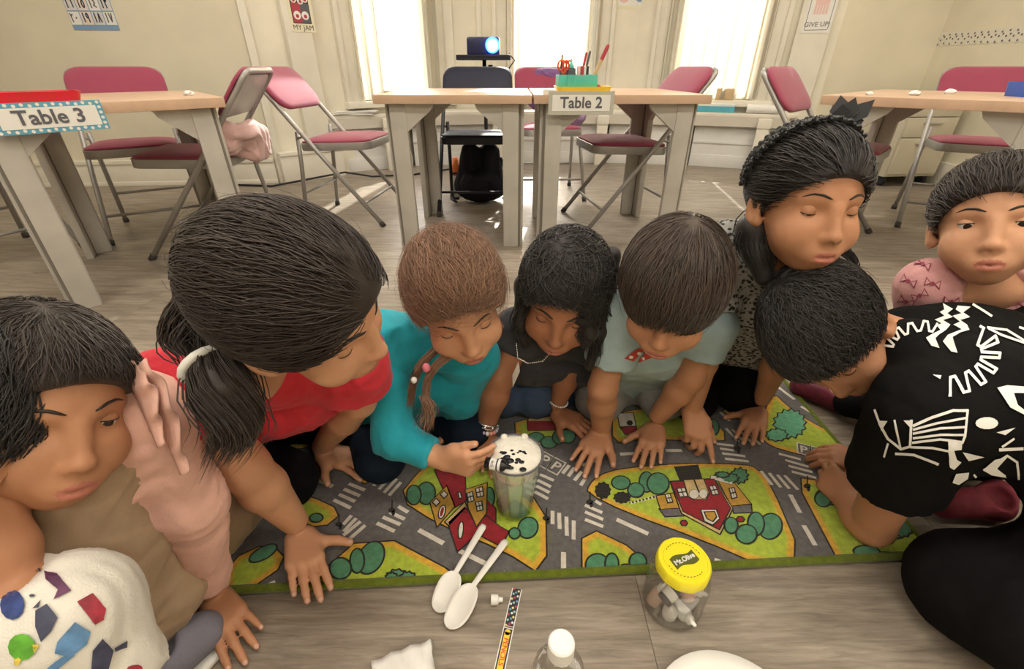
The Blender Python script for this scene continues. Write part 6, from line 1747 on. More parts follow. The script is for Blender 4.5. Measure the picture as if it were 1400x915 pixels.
# ---- boy in the pale blue T-shirt -----------------------------------------------------------------------
def boy_blue():
    e = figure('person', FL(860, 560), 'child with a brown bowl cut and pale blue t-shirt leaning forward on both palms')
    H = Head(J(918, 402, .76), CV(-.36, -.76, .54), CV(-.12, .60, .79), 0.98)
    nk = J(905, 440, .86); sR = J(850, 430, .86); sL = J(968, 445, .90); hR = J(830, 520, 1.22); hL = J(925, 520, 1.25)
    eR = J(824, 530, .93); wR = J(822, 586, 1.035); eL = J(945, 515, .95); wL = J(900, 568, 1.04)
    lo, hi = bounds(H.c - .13, H.c + .13, nk, sR - .06, sL + .06, wR - .14, wR + .12, wL + .13, wL - .1, hR, hL); lo[2] = 0
    S_ = Skin(lo, hi); sculpt_head(S_.F, H); S_.F.cone(H.w(0, -.035, -.05), nk, .030, .033, .02); torso_in(S_.F, nk, mid(sR, nk, .15), mid(sL, nk, .15), mid(sR, hR, .45), mid(sL, hL, .45), .028, .046, .05)
    S_.arm(sR, eR, wR, (.033, .0285, .020)); S_.arm(sL, eL, wL, (.033, .028, .020))
    hand(S_.F, [wR[0], wR[1], RZ + .026], FL(797, 626) - FL(820, 588), Z, [1, 0, 0], (14, 8, 6), .24, 1.05, thumb=(.72, .62, -.15), nails=S_.tips)
    hand(S_.F, [wL[0], wL[1], RZ + .026], FL(891, 612) - FL(901, 570), Z, [-1, 0, 0], (14, 8, 6), .16, 1.02, thumb=(.6, .65, -.15), nails=S_.tips)
    S_.build(H, SK_A, e); face_details(H, e, SK_A, .8, H_BROWN)
    bl = cloth('pale_blue_jersey', (0.36, 0.47, 0.49))
    def d(F):
        torso(F, nk, sR, sL, hR, hL, .044, .064, .070, .035); sleeve(F, sR, mid(sR, eR, .62), .050, .052); sleeve(F, sL, mid(sL, eL, .55), .048, .048); F.ball(H.w(0, -.02, -.075), .055, .012, '-')
    lo, hi = bounds(sR - .09, sL + .09, hR - .1, hL + .1, eR, eL); sh = garment('t_shirt', d, lo, hi, bl, e, fold=(.0045, 45), seed=18)
    pr = mat('red_print', (0.55, 0.06, 0.04), .8); b = MB(); bv = bvh_of(sh)
    decal(b, bv, [[(853, 490), (872, 476), (895, 476), (893, 488), (872, 496)]], 0); decal(b, bv, [ell(862, 488, 3, 2.2, 8), ell(873, 483, 3.2, 2.4, 8), ell(884, 481, 3, 2.2, 8), ell(878, 490, 3, 2.2, 8)], 1, .002, 3)
    if b.f: b.build('print', [pr, M['paper']], sh)
    gp = cloth('light_grey_trousers', (0.27, 0.26, 0.25))
    k1, k2 = J(820, 545, 1.12), J(905, 545, 1.13); k1[2] = k2[2] = .062
    def d(F):
        F.cone(hR, k1, .075, .060, .02); F.cone(hL, k2, .075, .060, .02); F.cone(hR, hL, .078, .078, .03); F.cone(k1, hR + [0, .1, -.16], .05, .04, .02); F.cone(k2, hL + [0, .1, -.16], .05, .04, .02)
    lo, hi = bounds(hR - .1, hL + .15, k1 - .07, k2 + .07, hR + [0, .2, -.2]); garment('trousers', d, lo, hi, gp, e, fold=(.004, 45), seed=4)
    st = Strands(); cap_hair(H, st, 3200, (-.1, -.35, .93), 'fringe', False, 61, 1.10, .0010, .03, .02, 1.3, .016)
    build_hair(H, st, H_BROWN, e, 'fringe', 1.10)
    finish(e)
boy_blue()

# ---- girl with the lace headband, speckled top --------------------------------------------------------------
def girl_lace():
    e = figure('person', FL(945, 560), 'child in a speckled grey top, black trousers and black lace headband pointing at the rug')
    H = Head(J(1100, 278, .71), CV(.02, -.48, .87), CV(.02, .86, .50), .97)
    nk = J(1062, 350, .78); sR = J(994, 340, .86); sL = J(1100, 385, .82); hR = J(950, 470, 1.20); hL = J(1030, 480, 1.16)
    eR = J(970, 455, .90); wR = J(946, 560, 1.025); eL = J(1068, 478, .96); wL = J(1042, 545, 1.09)
    lo, hi = bounds(H.c - .13, H.c + .13, nk, sR - .06, sL + .06, wR - .12, wR + .12, wL + .1, wL - .1, hR, hL, FL(965, 660)); lo[2] = 0
    S_ = Skin(lo, hi); sculpt_head(S_.F, H); S_.F.cone(H.w(0, -.035, -.05), nk, .028, .031, .02); torso_in(S_.F, nk, mid(sR, nk, .15), mid(sL, nk, .15), mid(sR, hR, .45), mid(sL, hL, .45), .027, .044, .05)
    S_.arm(sR, eR, wR, (.033, .0275, .0200)); S_.arm(sL, eL, wL, (.032, .027, .0185))
    tgt = FL(968, 655, RZ + .006)
    wR2 = wR.copy(); wR2[2] = max(wR2[2], .060); dd = unit(tgt - wR2)
    hand(S_.F, wR2, dd, [0.05, -.25, .97], [1, .1, 0], spread=.02, s=1.05, per=[(4, 6, 4), (34, 46, 26), (44, 52, 30), (52, 54, 30)], thumb=(.62, .45, -.55), nails=S_.tips)
    hand(S_.F, [wL[0], wL[1], RZ + .026], FL(1030, 592) - FL(1042, 548), Z, [-1, 0, 0], (14, 8, 6), .14, 1.0, nails=S_.tips)
    S_.build(H, SK_A, e); face_details(H, e, SK_A, .78)
    sp = mat('speckled_grey_knit', (0.30, 0.29, 0.275), .9, vscale=85, bump=.7, bscale=160)
    nt = sp.node_tree; vo = nt.nodes.new('ShaderNodeTexVoronoi'); vo.inputs['Scale'].default_value = 120; tc_ = nt.nodes.new('ShaderNodeTexCoord'); nt.links.new(tc_.outputs['Object'], vo.inputs['Vector'])
    mr_2 = nt.nodes.new('ShaderNodeMapRange'); mr_2.inputs[1].default_value = .36; mr_2.inputs[2].default_value = .50; nt.links.new(vo.outputs['Distance'], mr_2.inputs[0])
    mx_ = nt.nodes.new('ShaderNodeMix'); mx_.data_type = 'RGBA'; mx_.inputs[6].default_value = (.025, .025, .025, 1); mx_.inputs[7].default_value = (.36, .35, .33, 1); nt.links.new(mr_2.outputs[0], mx_.inputs[0]); nt.links.new(mx_.outputs[2], nt.nodes['Principled BSDF'].inputs['Base Color'])
    def d(F):
        torso(F, nk, sR, sL, mid(sR, hR, .80), mid(sL, hL, .80), .043, .060, .064, .035); sleeve(F, sR, mid(sR, eR, .70), .048, .044); sleeve(F, sL, mid(sL, eL, .70), .047, .043); F.ball(H.w(0, -.02, -.075), .050, .012, '-')
    lo, hi = bounds(sR - .09, sL + .09, hR - .1, hL + .1, eR, eL); garment('top', d, lo, hi, sp, e, fold=(.003, 45), seed=28)
    bk = cloth('black_trousers', (0.006, 0.006, 0.007))
    k1, k2 = J(948, 540, 1.12), J(1012, 530, 1.14); k1[2] = k2[2] = .062
    def d(F):
        F.cone(hR, k1, .074, .058, .02); F.cone(hL, k2, .074, .058, .02); F.cone(hR, hL, .078, .078, .03); F.cone(k1, hR + [0, .12, -.18], .05, .04, .02); F.cone(k2, hL + [0, .12, -.18], .05, .04, .02)
    lo, hi = bounds(hR - .1, hL + .15, k1 - .07, k2 + .07, hR + [0, .25, -.22]); garment('trousers', d, lo, hi, bk, e, fold=(.003, 45), seed=4)
    st = Strands(); cap_hair(H, st, 2300, (0, -.80, -.1), 'pulled', True, 71, 1.01, .0010, .03, .02, 1.2)
    path = [H.w(-.02, -.10, -.03), J(1030, 315, .75), J(1034, 345, .75), J(1045, 378, .755)]; ex = [(path, .030, .016)]
    lock_hair(st, path, .030, .016, 300, 72, .004, 1.5, .0010, .10)
    p2 = [H.w(.070, -.02, -.04), J(1150, 335, .72), J(1166, 352, .72), J(1172, 368, .72), J(1160, 378, .72), J(1154, 366, .72)]
    lock_hair(st, p2, .005, .004, 60, 73, 0, 1, .0008, .1)
    for k in range(16):
        a = H.w(-.07, -.06, -.01 - .003 * k); r_ = np.random.default_rng(k)
        lock_hair(st, [a, a + CV(-1, -.2, 0) * .04, a + CV(-1, -.9 + .05 * k, 0) * (.06 + .03 * r_.random()), a + CV(-1.0, -1.4, 0) * (.09 + .02 * r_.random())], .002, .004, 1, 200 + k, .002, 2, .0005)
    build_hair(H, st, H_BLACK, e, 'pulled', 1.01, ex)
    # lace headband: a netted band with openings and a frilled edge, over the crown from ear to ear
    lace = mat('black_lace', (0.008, 0.008, 0.010), .7, sheen=.3)
    b = MB()
    def bp(a, w_, lift=1.10):
        x, z = cos(a), sin(a); q = np.array([x * .080, -.030 - .040 * (1 - max(0, z)) + w_, .030 + z * .086])
        q[1] -= .010; rel = q - CAPC; n_ = sqrt(((rel / CAPR) ** 2).sum()); return H.w(*(CAPC + rel / n_ * lift))
    NA, NW = 46, 6
    ang = np.linspace(radians(-8), radians(188), NA)
    for i in range(NA):
        for j in range(NW):
            w0 = -.030 + .060 * j / (NW - 1)
            if i < NA - 1: b.tube([bp(ang[i], w0 + .003 * ((i + j) % 2)), bp(ang[i + 1], w0 + .003 * ((i + j + 1) % 2))], .0013, 4, caps=False)
            if j < NW - 1 and (i + j) % 2 == 0:
                w1 = -.030 + .060 * (j + 1) / (NW - 1); b.tube([bp(ang[i], w0 + .003), bp(ang[min(i + 1, NA - 1)], w1)], .0012, 4, caps=False)
            if (i * 7 + j * 3) % 11 < 3: b.ball(bp(ang[i], w0), .0045, 6, 4)
    for i in range(NA * 2):
        a = radians(-8 + 196 * i / (NA * 2 - 1)); b.tube([bp(a, .030, 1.09), bp(a + .02, .036 + .006 * (i % 3), 1.13 + .03 * (i % 2)), bp(a + .05, .034, 1.15)], [.0015, .003, .0012], 4)
    bo = b.build('lace_headband', lace, e, smooth=True); bo['kind'] = 'stuff'
    # the bow standing at its side
    b = MB(); c = bp(radians(124), 0, 1.14); Rr = np.random.default_rng(5)
    for k in range(7):
        v = unit(CV(.9 - .14 * k, .25 + .13 * k, .2 * (-1) ** k)); L_ = .034 + .012 * (k % 3); s_ = unit(np.cross(v, CAM - c))
        P0, P1, P2 = c, c + v * L_ * .6 + s_ * .013, c + v * L_; P3 = c + v * L_ * .6 - s_ * .013; up_ = unit(np.cross(s_, v)) * .003
        b.add([P0, P1 + up_, P2, P3 - up_, P0 + up_, P1 + up_ * 2, P2 + up_, P3], [(0, 1, 2, 3), (7, 6, 5, 4), (0, 4, 5, 1), (1, 5, 6, 2), (2, 6, 7, 3), (3, 7, 4, 0)])
    b.build('bow', lace, e)
    finish(e)
girl_lace()

# ---- boy in black with white drawings --------------------------------------------------------------------------
def boy_black():
    e = figure('person', FL(1270, 760), 'child in a black t-shirt with white line drawings lying forward onto the rug edge')
    H = Head(J(1134, 458, .735), CV(-.14, -.97, .20), CV(-.92, .18, .34), .97)
    nk = J(1228, 468, .715); sL = J(1266, 566, .62); sR = J(1245, 466, .82); hL = J(1480, 585, .60); hR = J(1440, 500, .76)
    eL = J(1186, 728, .835); wL = J(1150, 705, .895); eR = J(1232, 590, .90); wR = J(1182, 640, .965)
    eL[2] = RZ + .034; wL[2] = RZ + .030
    lo, hi = bounds(H.c - .13, H.c + .13, nk, sR - .06, sL + .06, wR - .12, wR + .05, wL - .12, eL + .05, mid(nk, hL, .5), mid(nk, hR, .5)); lo[2] = 0
    S_ = Skin(lo, hi); sculpt_head(S_.F, H); S_.F.cone(H.w(0, -.035, -.05), nk, .031, .036, .02); torso_in(S_.F, nk, mid(sR, nk, .15), mid(sL, nk, .15), mid(sR, hR, .5), mid(sL, hL, .5), .030, .048, .05)
    S_.arm(sL, eL, wL, (.040, .034, .024)); S_.arm(sR, eR, wR, (.036, .029, .021))
    hand(S_.F, wL, FL(1128, 680) - FL(1150, 706), CV(-.7, .1, .7), [-.6, .2, .7], (30, 40, 25), .04, 1.05, thumb=(.7, .5, -.4), nails=S_.tips)
    hand(S_.F, [wR[0], wR[1], RZ + .030], FL(1120, 626) - FL(1180, 642), [-.1, -.2, .97], [0, -1, 0], (26, 26, 20), .10, 1.05, thumb=(.75, .45, -.3), nails=S_.tips)
    S_.build(H, SK_A, e); face_details(H, e, SK_A, .7)
    bk = cloth('black_jersey', (0.008, 0.008, 0.008))
    def d(F):
        torso(F, nk, sR, sL, hR, hL, .052, .078, .080, .04); sleeve(F, sL, mid(sL, eL, .50), .066, .068); sleeve(F, sR, mid(sR, eR, .60), .056, .058); F.ball(H.w(0, -.03, -.08), .060, .012, '-')
    lo, hi = bounds(sR - .1, sL - .1, sR + .1, sL + .1, hR - .1, hL + .1, eR, mid(sL, eL, .7)); lo[2] = max(lo[2], .02); sh = garment('t_shirt', d, lo, hi, bk, e, fold=(.0035, 36), seed=38)
    bv = bvh_of(sh); b = MB()
    X = lambda pts: zc(1180, 400, 2.859, pts)
    LN = [([(95, 232), (118, 225), (100, 212), (128, 208), (108, 192), (112, 178), (150, 186), (118, 172), (128, 150), (165, 178), (178, 168), (140, 138), (170, 132), (195, 158), (208, 148), (175, 122), (205, 120), (232, 142), (240, 130), (225, 118), (262, 126), (280, 145)], 10),
          ([(430, 160), (465, 165), (432, 185), (510, 200), (460, 212), (525, 235), (447, 232), (530, 278), (440, 268), (515, 320), (415, 300), (490, 345), (395, 320), (440, 380), (370, 330), (395, 390), (350, 335), (368, 408), (328, 385), (320, 352)], 11),
          ([(198, 520), (270, 488), (350, 462), (405, 462)], 11), ([(198, 535), (290, 510), (400, 490)], 9), ([(198, 550), (300, 530), (395, 525)], 9), ([(198, 568), (300, 555), (395, 555)], 9), ([(195, 585), (300, 572), (385, 582)], 9), ([(190, 602), (270, 605), (335, 618)], 9), ([(130, 628), (200, 632), (260, 655), (292, 668)], 10),
          ([(70, 515), (100, 570), (150, 610), (185, 600), (190, 500)], 10), ([(125, 500), (150, 608)], 8), ([(50, 460), (70, 515)], 9), ([(100, 590), (85, 640)], 8),
          ([(405, 462), (395, 560), (385, 585)], 9), ([(430, 710), (450, 730), (500, 730), (600, 760)], 8), ([(530, 612), (620, 608)], 12), ([(540, 600), (585, 570)], 9), ([(470, 690), (560, 635), (600, 660), (610, 740)], 9), ([(520, 690), (600, 750)], 8),
          ([(485, 140), (560, 150), (640, 200)], 9), ([(490, 145), (540, 170), (640, 205)], 9), ([(430, 50), (470, 75), (500, 95)], 9), ([(610, 140), (640, 150)], 9)]
    FILL = [[(312, 45), (352, 68), (330, 85), (352, 100), (312, 112), (340, 130), (322, 150), (295, 168), (282, 182), (300, 222), (268, 212), (245, 180), (270, 165), (300, 150), (285, 132), (305, 125), (280, 110), (318, 95), (300, 80), (318, 70)],
            [(370, 55), (420, 60), (392, 82), (418, 100), (380, 112), (405, 130), (415, 150), (380, 160), (350, 178), (370, 240), (345, 235), (312, 195), (330, 170), (385, 148), (352, 130), (378, 118), (350, 95), (385, 85), (362, 70)],
            [(520, 375), (560, 365), (640, 370), (640, 395), (585, 395), (600, 440), (640, 470), (640, 485), (570, 450)], ell(478, 510, 44, 23, 14), [(515, 545), (590, 527), (550, 555)], [(330, 580), (385, 580), (382, 612), (352, 615), (362, 650), (382, 660), (350, 690), (335, 680)], [(272, 325), (305, 328), (300, 342)],
            [(345, 740), (360, 705), (410, 700), (405, 725), (370, 748)], [(70, 500), (100, 502), (75, 540)], [(160, 500), (190, 500), (188, 530)], [(385, 620), (470, 640), (410, 655)], [(465, 690), (510, 650), (560, 640), (520, 685), (560, 720), (500, 710)]]
    def serp(cl, amp, n_):
        cl = np.array(cl, float); T = np.linspace(0, 1, len(cl)); out = []
        for i in range(n_ * 4 + 1):
            t = i / (n_ * 4); p = np.array([np.interp(t, T, cl[:, k]) for k in (0, 1)]); q = np.array([np.interp(min(1, t + .03), T, cl[:, k]) for k in (0, 1)]) - np.array([np.interp(max(0, t - .03), T, cl[:, k]) for k in (0, 1)])
            d_ = q / (np.linalg.norm(q) + 1e-9); nn = np.array([-d_[1], d_[0]]); out.append(tuple(p + nn * amp * (1 if (i // 2) % 2 else -1)))
        return out
    LN[0] = (serp([(95, 222), (110, 190), (135, 160), (180, 142), (235, 132), (285, 142)], 17, 5), 9)
    LN[1] = (serp([(440, 165), (490, 195), (500, 240), (490, 285), (455, 325), (400, 355), (330, 372)], 34, 6), 11)
    pl = []
    for ln, w in LN: pl += stroke_px(X(ln), w / 2.859)
    decal(b, bv, pl, 0, .0016, 5); decal(b, bv, [X(f) for f in FILL], 0, .0018, 4)
    if b.f: b.build('white_drawings', M['paper'], sh)
    bt = cloth('black_trousers_2', (0.010, 0.009, 0.010)); bt.name = 'soft_black_trousers'
    k1 = J(1332, 800, .70); k1[2] = .070; k2 = J(1330, 640, .82)
    a1 = np.array([hL[0] + .05, hL[1] - .02, .06])
    def d(F): F.cone(J(1500, 800, .62), k1, .085, .070, .03); F.cone(hL, J(1560, 760, .62), .09, .085, .03); F.cone(J(1560, 760, .62), J(1500, 800, .62), .085, .085, .03); F.cone(k1, k1 + [.30, .10, -.015], .070, .048, .03); F.cone(hR, [.98, .72, .075], .095, .072, .03); F.cone([.98, .72, .075], [1.25, .86, .06], .072, .046, .03); F.cone(hL, hR, .10, .10, .03); F.cone(k1, J(1420, 860, .62), .075, .08, .03)
    lo, hi = bounds(hR - .12, hL + .15, J(1560, 760, .62) + .1, k1 - .09, k1 + [.4, .2, .1], [1.32, .95, .0], J(1420, 860, .62) - .1); garment('trousers', d, lo, hi, bt, e, fold=(.003, 40), seed=4)
    st = Strands(); cap_hair(H, st, 3000, (.1, -.45, .88), 'short', False, 81, 1.07, .0010, .06, .03, .55, .008)
    build_hair(H, st, H_BLACK, e, 'short', 1.07)
    # red shoe under him at the rug edge
    finish(e)
boy_black()

# ---- girl in pink behind him ---------------------------------------------------------------------------------------
def girl_pink():
    e = figure('person', FL(1330, 470), 'child in a pink bow-print shirt sitting at the right picture edge')
    H = Head(J(1354, 306, .77), CV(-.66, -.22, .72), CV(-.12, .95, .28), 1.0)
    nk = J(1352, 392, .82); sR = J(1272, 394, .84); sL = J(1440, 400, .80); hR = J(1270, 520, 1.12); hL = J(1400, 520, 1.08)
    eR = J(1262, 470, .92); wR = J(1290, 520, .95); eL = J(1465, 500, .86); wL = J(1440, 560, .90)
    lo, hi = bounds(H.c - .13, H.c + .13, nk, sR - .06, sL + .06, wR - .16, wL + .16, wR + .1, wL - .17, hR, hL); lo[2] = 0.0
    S_ = Skin(lo, hi); sculpt_head(S_.F, H); S_.F.cone(H.w(0, -.035, -.05), nk, .030, .036, .02); torso_in(S_.F, nk, mid(sR, nk, .15), mid(sL, nk, .15), mid(sR, hR, .45), mid(sL, hL, .45), .032, .046, .05)
    S_.arm(sR, eR, wR, (.033, .027, .019)); S_.arm(sL, eL, wL, (.033, .027, .019))
    hand(S_.F, wR, [.3, -1, -.2], Z, [1, 0, 0], (14, 12, 10), .1, 1.0, nails=S_.tips); hand(S_.F, wL, [-.3, -1, -.2], Z, [-1, 0, 0], (14, 12, 10), .1, 1.0, nails=S_.tips)
    S_.build(H, SK_B, e); face_details(H, e, SK_B, .6)
    pk = cloth('pink_print_jersey', (0.66, 0.34, 0.34))
    def d(F):
        torso(F, nk, sR, sL, hR, hL, .044, .060, .070, .03); sleeve(F, sR, mid(sR, eR, .75), .050, .048); sleeve(F, sL, mid(sL, eL, .75), .050, .048); F.cone(nk + unit(H.c - nk) * .035 + CV(0, 0, .02), nk + CV(-.35, -.35, .75) * .065, .052, .056, .010, '-')
    lo, hi = bounds(sR - .09, sL + .09, hR - .1, hL + .1, eR, eL); sh = garment('shirt', d, lo, hi, pk, e, fold=(.003, 45), seed=48)
    bv = bvh_of(sh); r_ = random.Random(2); cr = mat('print_crimson', (.30, .05, .10), .8)
    spots = [(1243, 385), (1262, 362), (1258, 404), (1286, 425), (1240, 412), (1275, 388), (1330, 432), (1362, 428), (1392, 415), (1385, 440), (1300, 412), (1252, 430)]
    for i, (x, y) in enumerate(spots):
        b = MB(); a = r_.uniform(-.5, .5); Rr = lambda u, v: (x + u * cos(a) - v * sin(a), y + u * sin(a) + v * cos(a))
        if True:
            for s_ in (-1, 1):
                o = [Rr(s_ * 2, 0), Rr(s_ * 10, -7), Rr(s_ * 11, 6)]; decal(b, bv, [o], 1, .0014, 4); decal(b, bv, [[Rr(s_ * 3.6, 0), Rr(s_ * 9, -4.6), Rr(s_ * 9.6, 3.8)]], 2, .002, 4)
            decal(b, bv, [[(x + 3 * cos(t), y + 3 * sin(t)) for t in np.linspace(0, 6.28, 8)[:-1]]], 1, .0024, 3)
        if b.f: b.build('bow_print', [M['paper'], cr, pk], sh)
    tp = cloth('black_leggings_far', (0.010, 0.010, 0.012)); tp.name = 'far_leggings'
    k1, a1 = J(1230, 540, 1.06), J(1165, 545, 1.12); k1[2] = .07; a1[2] = .045
    k2 = J(1420, 580, 1.0); k2[2] = .07
    def d(F): F.cone(hR, k1, .075, .055, .02); F.cone(k1, a1, .052, .036, .02); F.cone(hL, k2, .075, .055, .02); F.cone(hR, hL, .078, .078, .03)
    lo, hi = bounds(hR - .1, hL + .15, k1 - .07, k2 + .07, a1 - .05); garment('leggings', d, lo, hi, tp, e, fold=(.003, 45), seed=4)
    # ankle and magenta shoe
    an = J(1172, 532, 1.13); an[2] = .05
    F = Field(an - .08, an + .08, .003); t_ = J(1148, 527, 1.15); t_[2] = .04; F.cone(an + [.01, 0, 0], t_, .024, .026, .01); V, Q = F.mesh(); link('ankle', np_mesh('ankle', V, Q), SK_B, e)
    mg = mat('magenta_shoe', (.20, .025, .055), .5, var=.2, vscale=40, bump=.2, bscale=100); p0 = J(1150, 530, 1.15); p1 = J(1100, 518, 1.20); p0[2] = .035; p1[2] = .032
    F = Field(np.minimum(p0, p1) - .06, np.maximum(p0, p1) + .06, .003); F.cone(p0, p1, .034, .028, .01); F.cut([0, 0, .005], [0, 0, -1]); F.ball(p0 + [0, 0, .03], .026, .01, '-'); V, Q = F.mesh(); link('shoe', np_mesh('shoe', V, Q), mg, e)
    st = Strands(); cap_hair(H, st, 2300, (0, -.85, .25), 'pulled', True, 91, 1.01, .0011, .06, .03, 1.2); build_hair(H, st, H_DARK, e, 'pulled', 1.01)
    finish(e)
girl_pink()

# ---- girl in the peach blouse and tan pinafore, at the left edge ------------------------------------------------------
def girl_peach():
    e = figure('person', FL(230, 800), 'child in a peach blouse and tan pinafore leaning on one hand')
    H = Head(J(58, 558, .475), CV(.88, -.28, .38), CV(.28, .94, .16), .94)
    nk = J(68, 690, .53); sL = J(196, 576, .55); sR = J(70, 740, .52); hL = J(175, 780, .72); hR = J(90, 850, .58)
    eL = J(264, 690, .61); wL = J(286, 802, .715)
    wL[2] = max(wL[2], .05)
    lo, hi = bounds(H.c - .13, H.c + .13, nk, sR - .03, sL + .06, wL - .13, wL + .12, hR, hL); lo[2] = 0
    S_ = Skin(lo, hi); sculpt_head(S_.F, H); S_.F.cone(H.w(0, -.035, -.05), nk, .030, .034, .02); torso_in(S_.F, nk, mid(sR, nk, .15), mid(sL, nk, .15), mid(sR, hR, .45), mid(sL, hL, .45), .027, .044, .045)
    S_.arm(sL, eL, wL, (.033, .027, .0195))
    hand(S_.F, [wL[0], wL[1], .030], FL(325, 866) - FL(290, 808), [-.05, -.1, 1], [-.2, -1, 0], (14, 10, 8), .18, 1.02, thumb=(.45, .8, -.2), nails=S_.tips)
    S_.build(H, SK_A, e); face_details(H, e, SK_A, .62)
    pe = cloth('peach_cotton', (0.74, 0.44, 0.36), .85); tn = cloth('tan_cotton', (0.40, 0.285, 0.185), .9)
    def d(F):
        torso(F, nk, sR, sL, hR, hL, .038, .056, .055, .03); F.cone(sL, eL, .046, .038, .02); sleeve(F, eL, mid(eL, wL, .93), .038, .030, .02)
        F.ell(sL + CV(-.2, .5, .2) * .03, (.050, .044, .036), None, .02); F.ball(H.w(0, -.03, -.075), .036, .012, '-')
    lo, hi = bounds(sR - .07, sL + .09, hR - .08, hL + .08, wL + .05, wL - .05); garment('blouse', d, lo, hi, pe, e, fold=(.006, 55), seed=58)
    # ruffles on the shoulder
    for row, (pa_, pb_) in enumerate(((J(184, 500, .50), J(246, 650, .525)), (J(166, 500, .50), J(214, 610, .50)))):
        V = []; Fc = []; n = 44
        for i in range(n + 1):
            t = i / n; p = mid(pa_, pb_, t); nn = CV(.80, .40, .35); w_ = .034 * (.55 + .45 * sin(pi * min(1, t * 1.1 + .05))); wob = CV(.3, -.5, .8)
            for j in range(4): q = j / 3; V.append(p + nn * w_ * q + wob * (.006 * q * sin(t * 19 + row * 2) + .004 * sin(q * 3)))
        for i in range(n):
            for j in range(3): a = i * 4 + j; Fc.append((a, a + 4, a + 5, a + 1))
        b = MB(); b.add(V, Fc); o = b.build('ruffle', pe, e, smooth=True); s_ = o.modifiers.new('t', 'SOLIDIFY'); s_.thickness = .0022
    kn = J(340, 690, .88); kn[2] = .062
    def d(F):
        torso(F, mid(nk, hL, .2), mid(sR, nk, .5), mid(sL, nk, .45), hR, hL, .052, .074, .086, .03); F.cone(hL, hR, .082, .086, .03); F.cone(hL, mid(hL, kn, .6) , .070, .074, .03); F.cone(mid(hL, kn, .3), kn, .07, .056, .03); F.cone(hR, J(190, 850, .66), .07, .06, .03); F.cone(J(168, 712, .60), J(225, 800, .66), .052, .058, .03); F.cone(J(168, 712, .60), J(130, 800, .58), .052, .06, .03)
    lo, hi = bounds(nk, sL, hR - .1, hL + .1, kn - .07, kn + .07, J(190, 850, .66) - .07); garment('pinafore', d, lo, hi, tn, e, fold=(.0055, 34), seed=61)
    # grey shoe
    gs = mat('lavender_grey_shoe', (.20, .20, .25), .8, bump=.3, bscale=200); p0, p1 = FL(215, 905, .045), FL(276, 866, .036)
    def d(F): F.cone(p0, p1, .042, .030, .01); F.ball(p0 + [0, 0, .035], .030, .012, '-')
    lo, hi = bounds(p0 - .05, p1 + .05, p0 + .05); sho = garment('shoe', d, lo, hi, gs, e, h=.003)
    F = Field(lo - .02, hi + .02, .003); F.cone([p0[0], p0[1], .010], [p1[0], p1[1], .010], .046, .034, .005); F.cut([0, 0, .014], [0, 0, 1]); F.cut([0, 0, .002], [0, 0, -1]); V, Q = F.mesh(); link('sole', np_mesh('sole', V, Q), M['paper'], sho)
    st = Strands(); cap_hair(H, st, 3500, (.1, .15, .97), 'pulled', False, 101, 1.02, .0008, .05, .04, 1.2, .004)
    p1 = [H.w(-.05, .05, .08), H.w(-.075, .045, .03), H.w(-.078, .03, -.03), H.w(-.07, .03, -.09)]
    p2 = [H.w(-.07, -.02, .0), J(20, 560, .36), J(12, 640, .38)]
    lock_hair(st, p1, .006, .005, 60, 102, .003, 2, .0009, .1)
    build_hair(H, st, H_DARK, e, 'pulled', 1.02)
    finish(e)
girl_peach()

